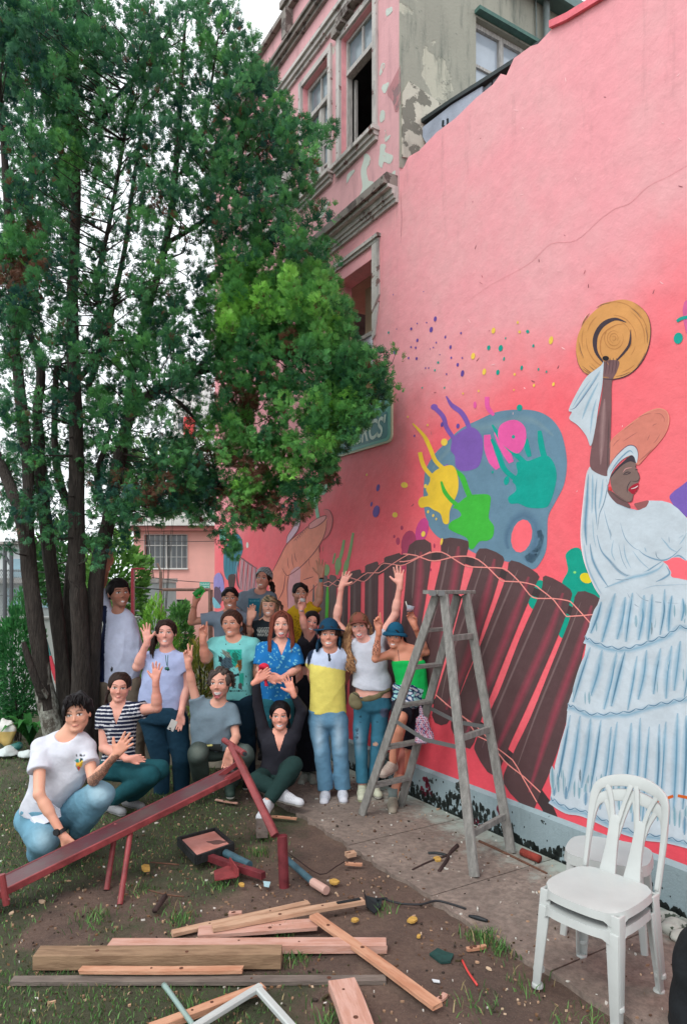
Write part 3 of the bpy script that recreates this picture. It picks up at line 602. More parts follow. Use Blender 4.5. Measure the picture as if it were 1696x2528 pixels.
for r in (46, 32, 20, 9): m.stroke(FA, [(1215 + r * math.cos(t), 265 + r * 1.15 * math.sin(t)) for t in np.linspace(.4 * r, .4 * r + 5.2, 9)], 3, lin(170, 108, 60), 9, HAT, (.2, .2))
m.stroke(FA, [(1030, 330), (1042, 390), (1070, 430), (1120, 455), (1210, 465), (1290, 440), (1350, 380), (1385, 300), (1393, 210), (1370, 140), (1310, 90)], 4, DK, 9)
for o in (10, 22, 36): m.stroke(FA, [(1060, 390 + o), (1120, 440 + o * .3), (1190, 462 - o * .2)], 6, DK, 9, HAT, (.1, .1))
ARM = lin(118, 86, 88); ARL = lin(156, 124, 124)
m.poly(FA, [(1165, 385), (1190, 372), (1240, 378), (1228, 430), (1205, 480), (1203, 600), (1198, 760), (1195, 860), (1187, 935), (1120, 915), (1098, 880), (1105, 800), (1125, 700), (1150, 580), (1162, 490)], ARM, 8)
m.stroke(FA, [(1170, 560), (1160, 700), (1150, 880)], 34, ARL, 9, ARM, (.2, .2)); m.stroke(FA, [(1190, 650), (1186, 800), (1182, 910)], 12, lin(84, 66, 66), 9, ARM)
for x in (1180, 1196, 1212, 1228): m.stroke(FA, [(x, 362), (x - 2, 400), (x - 8, 440)], 5, lin(70, 50, 54), 10, ARM, (.3, .1))
m.ell(FA, 1175, 363, 16, 12, lin(30, 24, 30), 10)
m.poly(FA, [(1165, 378), (1150, 400), (1085, 450), (1040, 520), (995, 612), (1010, 625), (998, 658), (1040, 690), (1080, 740), (1103, 790), (1125, 700), (1140, 600), (1158, 500), (1162, 440)], WHT, 9)
for p, w in (([(1150, 420), (1100, 500), (1020, 610)], 16), ([(1140, 480), (1090, 580), (1060, 660)], 18), ([(1130, 560), (1110, 640), (1100, 730)], 14), ([(1100, 470), (1050, 540), (1015, 600)], 8)): m.stroke(FA, p, w, MB_, 10, WHT, (.1, .1))
m.stroke(FA, [(1000, 612), (1030, 600), (1090, 520), (1150, 430)], 3, lin(110, 120, 150), 11)
# dress
m.poly(FB, [(1005, -500), (985, -420), (970, -200), (965, 50), (985, 150), (1020, 270), (1085, 375), (1085, 400), (1050, 500), (1003, 612), (1012, 640), (990, 780), (940, 900), (908, 990), (898, 1100), (868, 1200), (835, 1330), (828, 1400), (812, 1500), (830, 1532), (900, 1560), (1000, 1580), (1190, 1665), (1330, 1710), (1440, 1722), (1568, 1752), (1820, 1830), (1860, 900), (1850, 280), (1840, -100), (1700, -220), (1600, -290), (1500, -305), (1400, -315), (1330, -300), (1235, -250), (1120, -300), (1085, -400)], WHT, 6, True, 2) if 0 else None
WO = lambda x, y: FB(x, y)
body = [FD(265, 712), FD(300, 735), FD(400, 790), FD(478, 825), FD(470, 1000), FD(560, 1120), FD(650, 1172), FD(735, 1195), FD(820, 1215), FD(880, 1190), FD(945, 1102), FD(1100, 1105), FD(1200, 1132), FD(1290, 1200), FD(1384, 1300), FD(1600, 1500), FD(1700, 1700),
        FB(1830, 600), FB(1830, 1830), FB(1568, 1752), FB(1440, 1722), FB(1330, 1708), FB(1190, 1665), FB(1000, 1580), FB(900, 1562), FB(830, 1532), FB(812, 1500), FB(828, 1400), FB(835, 1330), FB(868, 1200), FB(898, 1100), FB(908, 990), FB(940, 900), FB(990, 780), FB(1012, 640), FB(1003, 612), FB(1050, 500), FB(1085, 400), FB(1085, 375),
        FD(385, 2205), FD(330, 2120), FD(260, 1960), FD(200, 1780), FD(170, 1600), FD(168, 1400), FD(200, 1050), FD(230, 800)]
m.poly(lambda x, y: (x, y), body, WHT, 6, False)
m.stroke(lambda x, y: (x, y), [FD(265, 712), FD(230, 800), FD(200, 1050), FD(168, 1400), FD(170, 1600), FD(200, 1780), FD(260, 1960), FD(330, 2120), FD(385, 2205)], 2.5, lin(236, 216, 222), 8)
m.poly(FD, [(1110, 1800), (1180, 1770), (1290, 1760), (1384, 1790), (1600, 1900), (1650, 2060), (1384, 2020), (1290, 2000), (1215, 1985), (1190, 1920), (1165, 1850)], CORAL, 7)
# sleeve and bodice shading
for p, w, c in (([(250, 800), (235, 1100), (215, 1400), (230, 1620)], 60, BL), ([(300, 800), (300, 1000), (290, 1250)], 40, MB_), ([(350, 850), (330, 1100), (350, 1400)], 26, BL), ([(460, 850), (470, 950), (430, 1130), (380, 1260), (355, 1440)], 16, DB), ([(420, 850), (400, 1050), (370, 1200)], 34, MB_),
                ([(270, 1600), (300, 1780), (380, 1950), (480, 2100)], 44, BL), ([(200, 1600), (240, 1850), (330, 2060), (400, 2180)], 30, MB_), ([(350, 1500), (400, 1680), (500, 1800), (620, 1930), (760, 1985), (880, 1950), (1000, 1870), (1110, 1800)], 44, BL),
                ([(500, 1790), (560, 1870), (680, 1960), (800, 1990), (900, 1945)], 14, DB), ([(430, 1210), (460, 1340), (500, 1480), (510, 1560)], 12, BL), ([(620, 1360), (650, 1470), (690, 1560), (780, 1650), (850, 1680)], 12, BL), ([(830, 1670), (900, 1730), (1020, 1780), (1130, 1790), (1230, 1740), (1330, 1640)], 26, BL), ([(1030, 1690), (1040, 1750), (1090, 1790)], 12, DB),
                ([(1090, 1530), (1150, 1600), (1200, 1660), (1280, 1700)], 26, MB_), ([(1180, 1520), (1185, 1590)], 10, BL), ([(660, 1600), (680, 1750), (740, 1880)], 20, MB_), ([(760, 1680), (850, 1800), (960, 1900)], 16, MB_), ([(540, 1560), (520, 1700), (560, 1800)], 18, MB_), ([(900, 1640), (920, 1700)], 18, MB_),
                ([(440, 2110), (600, 2050), (760, 1990), (900, 1960), (1050, 1900), (1120, 1830)], 60, MB_), ([(560, 2010), (660, 2020), (780, 1995)], 14, DB), ([(1150, 1860), (1190, 1940), (1120, 2000), (1030, 2040)], 36, BL), ([(1384, 1480), (1340, 1560), (1300, 1610)], 16, MB_), ([(1384, 1800), (1300, 1740), (1230, 1760)], 30, BL), ([(820, 1220), (700, 1190), (560, 1130)], 8, MB_), ([(300, 1300), (310, 1500), (340, 1650)], 14, MB_), ([(500, 1430), (520, 1520)], 8, DB), ([(1290, 1540), (1350, 1500)], 8, MB_),
                ([(600, 1600), (640, 1780), (700, 1900)], 10, BL), ([(870, 2130), (1000, 2090), (1160, 2080), (1384, 2070)], 10, MB_), ([(800, 2165), (900, 2250), (1100, 2280), (1290, 2290)], 10, DB), ([(700, 2170), (760, 2280), (840, 2337)], 10, DB)):
    m.stroke(FD, p, w, c, 8, WHT, (.15, .15))
# skirt tiers
tiers = [([(1088, 392), (1250, 350), (1400, 330), (1568, 380), (1800, 440)], [(1003, 612), (1060, 640), (1110, 660), (1170, 672), (1240, 672), (1320, 652), (1400, 622), (1470, 592), (1540, 545), (1700, 600), (1830, 620)]),
         ([(1012, 650), (1110, 680), (1240, 690), (1400, 645), (1568, 600), (1830, 650)], [(908, 988), (960, 1005), (1010, 1032), (1090, 1042), (1180, 1032), (1240, 1032), (1340, 1000), (1400, 985), (1480, 968), (1568, 950), (1830, 960)]),
         ([(905, 1010), (1010, 1055), (1180, 1055), (1340, 1020), (1568, 975), (1830, 980)], [(812, 1505), (900, 1560), (1000, 1580), (1190, 1665), (1330, 1708), (1440, 1722), (1568, 1752), (1830, 1830)])]
rm = random.Random(3)
def along(pl, t):
    q = np.array(pl, float); d = np.r_[0, np.cumsum(np.linalg.norm(np.diff(q, axis=0), axis=1))]; d /= d[-1]
    return np.array([np.interp(t, d, q[:, 0]), np.interp(t, d, q[:, 1])])
for ti, (tp, bt) in enumerate(tiers):
    nf = (13, 13, 17)[ti]; m.stroke(FB, [(x, y + 16) for x, y in bt], 44, MB_, 7, WHT, (1, 1))
    for k in range(nf + 2):
        a, c = along(bt, (k - .6) / nf), along(bt, (k + .4) / nf); q = (a + c) / 2 + (0, rm.uniform(8, 16)); m.stroke(FB, [a - (0, 4), q, c - (0, 4)], 13, BL, 8, WHT, (.3, .3)); m.stroke(FB, [a - (0, 3), q + (0, 1), c - (0, 3)], 4.5, DB, 9, BL, (.2, .2))
    for k in range(nf):
        t = (k + .5 + rm.uniform(-.25, .25)) / nf; a = along(tp, t); c = along(bt, t + rm.uniform(-.01, .01))
        lo_, hi_ = rm.uniform(0, .15), rm.uniform(.75, 1.0)
        p0, p1 = a + (c - a) * lo_, a + (c - a) * hi_; mid = (p0 + p1) / 2 + np.array([rm.uniform(-8, 8), 0])
        m.stroke(FB, [p0, mid, p1], rm.uniform(34, 66), MB_, 8, WHT, (.2, .4)); m.stroke(FB, [p0 + (p1 - p0) * rm.uniform(0, .3), mid + (2, 0), p1], rm.uniform(7, 15), DB if k % 3 == 0 else BL, 9, MB_, (.1, .1))
    for k in range(nf):
        t = rm.uniform(0, 1); a = along(tp, t); c = along(bt, t); q = a + (c - a) * rm.uniform(.55, .95); m.stroke(FB, [q + (0, -70), q], rm.uniform(10, 30), lin(120, 160, 176), 8, WHT, (.1, .1))
for x in (835, 900, 1010, 1090, 1210, 1330, 1450, 1560): m.stroke(FB, [(x, 1430 + (x - 835) * .25), (x - 5, 1500 + (x - 835) * .3)], 34, BL, 8, WHT, (.2, .2))
for k in range(26):
    x = 820 + k * 31; y = 1450 + (x - 820) * .29; m.stroke(FB, [(x, y - rm.uniform(60, 150)), (x + rm.uniform(-6, 6), y + 20)], rm.uniform(14, 40), lin(110, 156, 172), 8, WHT, (.1, .3))
m.stroke(FB, [(1362, 1542), (1420, 1525), (1495, 1500)], 17, lin(206, 96, 34), 10, None, (.7, .9)); m.stroke(FB, [(1520, 1498), (1600, 1515), (1680, 1540)], 17, lin(206, 96, 34), 10, None, (.9, .7))
# head
HP = lin(214, 128, 112)
m.poly(FD, [(470, 740), (480, 620), (492, 500), (520, 400), (660, 275), (800, 170), (900, 100), (1000, 55), (1080, 42), (1150, 72), (1180, 150), (1170, 240), (1130, 340), (1050, 450), (960, 550), (880, 640), (815, 690), (700, 600), (600, 640)], HP, 7)
m.stroke(FD, [(492, 500), (520, 400), (660, 275), (800, 170), (900, 100), (1000, 55), (1080, 42), (1150, 72), (1180, 150), (1170, 240), (1130, 340), (1050, 450), (960, 550)], 14, lin(236, 158, 130), 8, HP)
for p in ([(1010, 100), (1080, 100), (1125, 150), (1125, 200)], [(820, 150), (900, 110), (980, 95)], [(990, 245), (1010, 225), (1045, 215)], [(1080, 330), (1040, 400), (1000, 440)], [(960, 340), (930, 410)], [(820, 310), (740, 360), (650, 420)], [(620, 385), (570, 430), (535, 475)], [(980, 510), (900, 590), (830, 650)], [(660, 290), (720, 240), (780, 200)], [(1000, 500), (900, 600)]): m.stroke(FD, p, 8, lin(150, 84, 84), 9, HP, (.1, .1))
m.poly(FD, [(470, 930), (500, 980), (540, 1010), (700, 1120), (735, 1192), (650, 1172), (560, 1122), (480, 1020)], lin(112, 82, 84), 7)
m.poly(FD, [(505, 880), (512, 815), (570, 740), (650, 680), (740, 648), (795, 662), (800, 720), (822, 770), (845, 830), (835, 872), (822, 900), (826, 960), (795, 1010), (770, 1040), (752, 1108), (705, 1118), (620, 1062), (540, 1000), (515, 930)], lin(128, 104, 98), 8)
m.poly(FD, [(780, 1140), (830, 1125), (945, 1102), (920, 1170), (880, 1192), (830, 1212), (800, 1180)], lin(150, 90, 90), 8)
m.stroke(FD, [(515, 1000), (600, 1075), (700, 1125)], 16, lin(70, 66, 58), 9, lin(112, 82, 84))
m.poly(FD, [(508, 830), (560, 745), (650, 655), (740, 582), (795, 612), (800, 668), (735, 650), (650, 690), (575, 760), (520, 825)], lin(60, 52, 62), 9)
m.poly(FD, [(470, 830), (480, 730), (560, 600), (640, 520), (720, 468), (790, 482), (825, 560), (808, 672), (780, 600), (740, 580), (650, 625), (570, 705), (512, 800), (485, 900), (468, 920)], WHT, 10)
m.stroke(FD, [(476, 745), (540, 630), (640, 520), (720, 465), (792, 480), (826, 560), (812, 670)], 8, lin(90, 70, 100), 11)
m.stroke(FD, [(500, 780), (600, 640), (720, 530), (770, 560)], 26, BL, 11, WHT, (.1, .1))
m.poly(FD, [(712, 975), (760, 925), (825, 900), (830, 940), (808, 990), (768, 1030), (730, 1002)], lin(168, 26, 50), 9); m.stroke(FD, [(745, 968), (790, 955), (825, 932)], 11, lin(226, 214, 214), 10, None, (.3, .5))
for p, w, c in (([(652, 805), (695, 775), (742, 775)], 10, DK), ([(665, 805), (710, 795), (742, 778)], 8, DK), ([(648, 780), (685, 735), (755, 722)], 10, lin(206, 150, 148)), ([(790, 750), (822, 738)], 10, DK), ([(845, 830), (830, 868), (800, 880), (752, 878)], 7, DK), ([(822, 770), (845, 830)], 6, DK), ([(745, 870), (705, 940), (700, 1010)], 9, DK), ([(795, 720), (800, 700)], 10, DK), ([(770, 1040), (752, 1108), (705, 1118)], 5, DK)): m.stroke(FD, p, w, c, 10, None, (.2, .2))
m.ell(FD, 500, 965, 18, 24, lin(226, 60, 60), 10)
m.build('painted_dancer', mw)
# ---- far left of the wall: hands with brush, small marimba, teal figure
m = Mural(); PE = lin(238, 142, 118); OUT = lin(140, 60, 64)
m.poly(FC, [(600, 930), (612, 880), (650, 820), (700, 720), (742, 640), (800, 580), (870, 530), (930, 480), (1000, 425), (1060, 402), (1070, 440), (1060, 520), (1035, 600), (1005, 660), (1010, 720), (1012, 860), (1000, 960), (930, 1143), (640, 1240), (610, 1080)], PE, 2)
m.poly(FC, [(1040, 350), (1090, 362), (1116, 410), (1105, 500), (1070, 570), (1030, 610), (1060, 520), (1070, 440), (1060, 402)], lin(226, 110, 112), 1)
m.poly(FC, [(770, 880), (850, 815), (855, 940), (850, 1143), (755, 1143)], lin(222, 158, 164), 3); m.poly(FC, [(925, 490), (960, 440), (1020, 408), (1060, 402), (1050, 440), (1000, 480), (940, 508)], lin(232, 152, 150), 3)
m.poly(FC, [(745, 630), (752, 570), (800, 490), (835, 410), (848, 355), (856, 440), (840, 510), (800, 570)], lin(222, 184, 204), 3)
for p in ([(612, 880), (650, 820), (700, 720), (742, 640), (800, 580), (870, 530), (930, 480)], [(925, 490), (935, 508), (1000, 482), (1055, 435), (1062, 402), (1000, 420), (930, 470), (925, 495)], [(1070, 440), (1060, 520), (1030, 605), (960, 710), (860, 815), (765, 882), (735, 870), (710, 825)], [(1030, 605), (1090, 550), (1118, 440), (1095, 365), (1050, 348)], [(765, 882), (752, 960), (756, 1143)], [(1010, 640), (1012, 700)], [(745, 630), (752, 570), (800, 490), (835, 410), (848, 355), (856, 440), (840, 510), (800, 570), (745, 630)], [(1000, 950), (920, 1030)], [(880, 920), (960, 895)], [(735, 880), (720, 1000), (680, 1080)]): m.stroke(FC, p, 6, OUT, 5, None, (.4, .4))
for x, y, dx, dy in ((755, 740, 10, 90), (790, 710, 15, 120), (810, 700, 22, 80), (930, 735, 2, 80), (1040, 650, 0, 40)): m.stroke(FC, [(x, y), (x - 4 + dx * .4, y + dy * .5), (x + dx, y + dy)], 7, OUT, 5, PE, (.2, .2))
for k in range(8): m.stroke(FC, [(800 + k * 13, 610 - k * 14), (822 + k * 13, 590 - k * 14), (828 + k * 13, 612 - k * 14)], 5, lin(170, 90, 90), 5)
MT = lin(140, 192, 162)
m.stroke(FC, [(975, 270), (985, 340), (1000, 425)], 28, MT, 4, None, (1, 1)); m.poly(FC, [(910, 200), (960, 180), (1000, 150), (1060, 130), (1075, 180), (1050, 230), (1005, 240), (985, 290), (940, 308), (912, 290)], MT, 4)
for x in (930, 960, 990, 1020): m.stroke(FC, [(x, 190), (x + 5, 250)], 6, lin(96, 160, 130), 5, MT)
TB = lin(44, 118, 138)
m.poly(FC, [(300, 560), (345, 545), (385, 600), (388, 700), (345, 800), (330, 870), (275, 925), (240, 860), (238, 700), (265, 635)], TB, 2)
for x in (265, 290, 315, 340, 362): m.stroke(FC, [(x + 25, 590), (x, 700), (x - 6, 860)], 9, lin(28, 78, 96), 3, TB, (.2, .2))
m.stroke(FC, [(380, 700), (340, 820), (350, 960)], 14, lin(120, 150, 170), 3, TB); m.poly(FC, [(275, 890), (330, 880), (325, 960), (310, 1010), (285, 1000)], lin(70, 44, 44), 3)
for k in range(5):
    x = 375 + k * 33; y = 745 + k * 22; m.poly(FC, [(x, y), (x + 26, y + 6), (x + 14, y + 260), (x - 16, y + 250)], lin(186, 138, 146), 3, False); m.stroke(FC, [(x + 28, y), (x - 2, y + 250)], 5, lin(120, 70, 80), 4)
m.stroke(FC, [(350, 720), (430, 780), (520, 840)], 10, lin(120, 70, 80), 4); m.stroke(FC, [(340, 850), (350, 950), (375, 1000)], 12, lin(96, 66, 74), 4, None)
m.poly(FC, [(160, 900), (200, 862), (232, 910), (242, 1000), (225, 1060), (185, 1055), (160, 1000)], lin(146, 134, 198), 2); m.poly(FC, [(165, 980), (210, 1000), (225, 1080), (190, 1140), (160, 1100)], lin(92, 66, 90), 3)
m.stroke(FC, [(205, 850), (232, 900), (242, 960)], 5, OUT, 4); m.ell(FC, 205, 985, 7, 10, lin(90, 70, 120), 4)
m.poly(FC, [(150, 1060), (190, 1100), (215, 1143), (160, 1143)], lin(120, 180, 196), 4)
m.poly(FC, [(200, 510), (262, 505), (258, 595), (205, 598)], lin(110, 186, 170), 2, False)
for k in range(5): m.stroke(FC, [(213 + k * 10, 515), (212 + k * 10, 590)], 4, lin(60, 130, 110), 3)
SG = lin(132, 168, 112)
for p, w in (([(1208, 598), (1190, 700), (1160, 800), (1150, 880)], 26), ([(1282, 540), (1258, 680), (1235, 780), (1195, 900)], 24), ([(1136, 705), (1128, 740), (1118, 790)], 14)): m.stroke(FC, p, w, SG, 1, None, (.7, .8))
m.ell(FC, 1160, 800, 26, 60, SG, 1, 5); m.ell(FC, 1225, 810, 20, 60, SG, 1, 12); m.ell(FC, 1066, 842, 26, 48, SG, 1, 5); m.ell(FC, 428, 640, 10, 24, lin(230, 222, 214), 1); m.ell(FC, 1392, 70, 5, 10, lin(236, 214, 190), 1)
m.build('painted_hands', mw)

# ---- cracks and brush patches in the plaster
m = Mural(); FF = lambda x, y: (x, y); rk = random.Random(6)
ck = [(1696, 404), (1650, 436), (1603, 458), (1556, 498), (1520, 512), (1482, 539), (1421, 593), (1361, 599), (1320, 640), (1280, 667), (1212, 700), (1138, 754)]
ck = [(x + rk.uniform(-3, 3), y + rk.uniform(-4, 4)) for x, y in ck]
m.stroke(FF, ck, .8, lin(236, 158, 166), 0, None, (.6, .2), n=4)
for k in range(46):
    x, y = rk.uniform(1000, 1690), rk.uniform(120, 1300); L_ = rk.uniform(3, 12); a = rk.uniform(0, 3.1)
    if y < 411 - (x - 990) * .8 + 40: continue
    m.stroke(FF, [(x, y), (x + L_ * math.cos(a) * .5, y + L_ * math.sin(a) * .6), (x + L_ * math.cos(a), y + L_ * math.sin(a))], rk.uniform(1, 2.4), lin(*rk.choice([(196, 110, 120), (150, 80, 90), (252, 196, 200)])), 0, None, (.2, .2))
m.stroke(FF, [(989, 470), (992, 540), (989, 600)], .8, lin(190, 120, 128), 0)
m.build('plaster_cracks', mw)
# ================================================================== ground
def fbm(x, y, s, seed=0):
    r = np.random.default_rng(seed); out = 0; a = 1.0
    for o in range(4):
        for k in range(3):
            th = r.uniform(0, 6.28); f = s * 2 ** o * r.uniform(.7, 1.3); out = out + a * np.sin(x * f * math.cos(th) + y * f * math.sin(th) + r.uniform(0, 6.28)) / 3
        a *= .55
    return out
def grassd(x, y):
    """grass density 0..1 in world metres, patchy; worn bare towards the path"""
    n = fbm(x, y, 2.2, 4)
    base = np.clip((-x - .8) * .8 + .25, -.5, .7) + np.where(y < 3.5, .62 - np.clip(x + .1, 0, 5) * .9, 0) + np.where((y > 3.9) & (x < -1.0), .05, 0)
    base = base - np.where((x < -1.0) & (y > 3.75) & (y < 4.5) & (x > -1.8), .28, 0)
    return np.clip(base + n * .45, 0, 1)
def gz(x, y): return .022 * fbm(x, y, 1.3, 9) - .02
def ground():
    xs = np.unique(np.concatenate([np.linspace(-200, -7, 20), np.linspace(-7, 4, 185), np.linspace(4, 200, 20)]))
    ys = np.unique(np.concatenate([np.linspace(-30, 1.5, 10), np.linspace(1.5, 9, 130), np.linspace(9, 400, 30)]))
    X, Y = np.meshgrid(xs, ys, indexing='ij'); Z = gz(X, Y)
    wv_ = (X - P0[0]) * VA[0] + (Y - P0[1]) * VA[1]
    flat = np.clip((wv_ + 1.5) / .4, 0, 1); Z = Z * (1 - flat) - .02 * flat
    Z = np.where((np.abs(X) > 8) | (Y > 10), -.03, Z); Z = np.where(Y > 14, -.03 - (Y - 14) * .05, Z); Z = np.maximum(Z, -1.1)
    n0, n1 = X.shape; I = np.arange(n0 * n1).reshape(n0, n1)
    Q = np.stack([I[:-1, :-1], I[1:, :-1], I[1:, 1:], I[:-1, 1:]], -1).reshape(-1, 4)
    g = np.clip(grassd(X, Y), 0, 1).ravel()
    cols = np.stack([g, g, g], -1)
    m = bpy.data.materials.new('soil'); m.use_nodes = True; nt = m.node_tree; N = nt.nodes; L = nt.links; b = N['Principled BSDF']; b.inputs['Roughness'].default_value = .95
    tc = N.new('ShaderNodeTexCoord'); O = tc.outputs['Object']; a = N.new('ShaderNodeAttribute'); a.attribute_name = 'Col'
    def noise(s, d=6, r=.65):
        n = N.new('ShaderNodeTexNoise'); n.inputs['Scale'].default_value = s; n.inputs['Detail'].default_value = d; n.inputs['Roughness'].default_value = r; L.new(O, n.inputs['Vector']); return n.outputs[0]
    def ramp(v, *st):
        r = N.new('ShaderNodeValToRGB'); L.new(v, r.inputs[0]); e = r.color_ramp.elements
        e[0].position, e[0].color = st[0]; e[1].position, e[1].color = st[-1]
        for p, c in st[1:-1]: q = e.new(p); q.color = c
        return r.outputs[0]
    def mix(f, p, q, mode='MIX'):
        x = N.new('ShaderNodeMix'); x.data_type = 'RGBA'; x.blend_type = mode; L.new(f, x.inputs[0]) if not isinstance(f, float) else setattr(x.inputs[0], 'default_value', f)
        for i, c in ((6, p), (7, q)):
            if isinstance(c, tuple): x.inputs[i].default_value = c
            else: L.new(c, x.inputs[i])
        return x.outputs[2]
    c = ramp(noise(2.3), (.3, lin(98, 80, 72)), (.5, lin(126, 102, 90)), (.7, lin(150, 124, 108)))
    c = mix(ramp(noise(38, 8, .8), (.35, (0, 0, 0, 1)), (.7, (1, 1, 1, 1))), mix(.6, c, lin(66, 52, 46)), c)
    # crumbs and grit
    v = N.new('ShaderNodeTexVoronoi'); v.inputs['Scale'].default_value = 75; L.new(O, v.inputs['Vector'])
    c = mix(ramp(v.outputs['Distance'], (.10, (.45, .45, .45, 1)), (.22, (0, 0, 0, 1))), c, lin(158, 140, 126))
    mt = N.new('ShaderNodeMath'); mt.operation = 'MULTIPLY_ADD'; L.new(noise(6, 8), mt.inputs[0]); mt.inputs[1].default_value = .9; L.new(a.outputs['Fac'], mt.inputs[2])
    c = mix(ramp(mt.outputs[0], (.62, (0, 0, 0, 1)), (.95, (.75, .75, .75, 1))), c, lin(60, 74, 46))
    L.new(c, b.inputs['Base Color'])
    bp = N.new('ShaderNodeBump'); bp.inputs['Strength'].default_value = 1.0; bp.inputs['Distance'].default_value = .03; L.new(noise(26, 9, .8), bp.inputs['Height']); L.new(bp.outputs[0], b.inputs['Normal'])
    o = meshobj('ground', np.stack([X, Y, Z], -1).reshape(-1, 3), Q, m, vcols=cols, smooth=True, loc=(0, 0, 0)); o['kind'] = 'structure'
ground()
# concrete path
def concmat():
    m = bpy.data.materials.new('worn_concrete'); m.use_nodes = True; nt = m.node_tree; N = nt.nodes; L = nt.links; b = N['Principled BSDF']; b.inputs['Roughness'].default_value = .85
    tc = N.new('ShaderNodeTexCoord'); O = tc.outputs['Object']
    def noise(s, d=6, r=.65):
        n = N.new('ShaderNodeTexNoise'); n.inputs['Scale'].default_value = s; n.inputs['Detail'].default_value = d; n.inputs['Roughness'].default_value = r; L.new(O, n.inputs['Vector']); return n.outputs[0]
    def ramp(v, *st):
        r = N.new('ShaderNodeValToRGB'); L.new(v, r.inputs[0]); e = r.color_ramp.elements
        e[0].position, e[0].color = st[0]; e[1].position, e[1].color = st[-1]
        for p, c in st[1:-1]: q = e.new(p); q.color = c
        return r.outputs[0]
    def mix(f, p, q):
        x = N.new('ShaderNodeMix'); x.data_type = 'RGBA'; L.new(f, x.inputs[0])
        for i, c in ((6, p), (7, q)):
            if isinstance(c, tuple): x.inputs[i].default_value = c
            else: L.new(c, x.inputs[i])
        return x.outputs[2]
    c = ramp(noise(1.6), (.3, lin(120, 106, 98)), (.55, lin(144, 128, 118)), (.72, lin(162, 146, 136)))
    c = mix(ramp(noise(26, 8, .75), (.4, (.6, .6, .6, 1)), (.6, (0, 0, 0, 1))), c, lin(86, 76, 70))
    sp = N.new('ShaderNodeSeparateXYZ'); L.new(O, sp.inputs[0])
    ad = N.new('ShaderNodeMath'); ad.operation = 'MULTIPLY_ADD'; L.new(noise(5, 8, .75), ad.inputs[0]); ad.inputs[1].default_value = 1.5; L.new(sp.outputs[1], ad.inputs[2])
    c = mix(ramp(ad.outputs[0], (.34, (0, 0, 0, 1)), (.72, (.85, .85, .85, 1))), c, lin(164, 176, 168))      # limewash spatter by the wall
    v = N.new('ShaderNodeTexVoronoi'); v.inputs['Scale'].default_value = 9; L.new(O, v.inputs['Vector'])
    c = mix(ramp(v.outputs['Distance'], (.06, (.8, .8, .8, 1)), (.09, (0, 0, 0, 1))), c, lin(176, 168, 158))
    L.new(c, b.inputs['Base Color'])
    bp = N.new('ShaderNodeBump'); bp.inputs['Strength'].default_value = .5; bp.inputs['Distance'].default_value = .006; L.new(noise(60, 8, .7), bp.inputs['Height']); L.new(bp.outputs[0], b.inputs['Normal']); return m
M_conc = concmat()
cp = empty('concrete_path', (P0[0], P0[1], 0), WROT, kind='structure')
u = -6.9; k = 0
while u < 3.2:
    b = MB(); j = .006; e = 1.14 + random.uniform(-.015, .015); z = .012 + random.uniform(-.003, .003)
    n = 14; edge = [(u + j + (.97 - 2 * j) * i / n, -e + random.uniform(-.02, .02), z) for i in range(n + 1)]
    b.prism([(u + j, -.036, z), *[(a, c, z) for a, c, _ in edge], (u + .97 - j, -.036, z)], (0, 0, -.08)); b.build('slab', M_conc, cp, loc=(0, 0, 0)); u += .97 - .0; k += 1
    if k == 1: u = -6.9 + .97
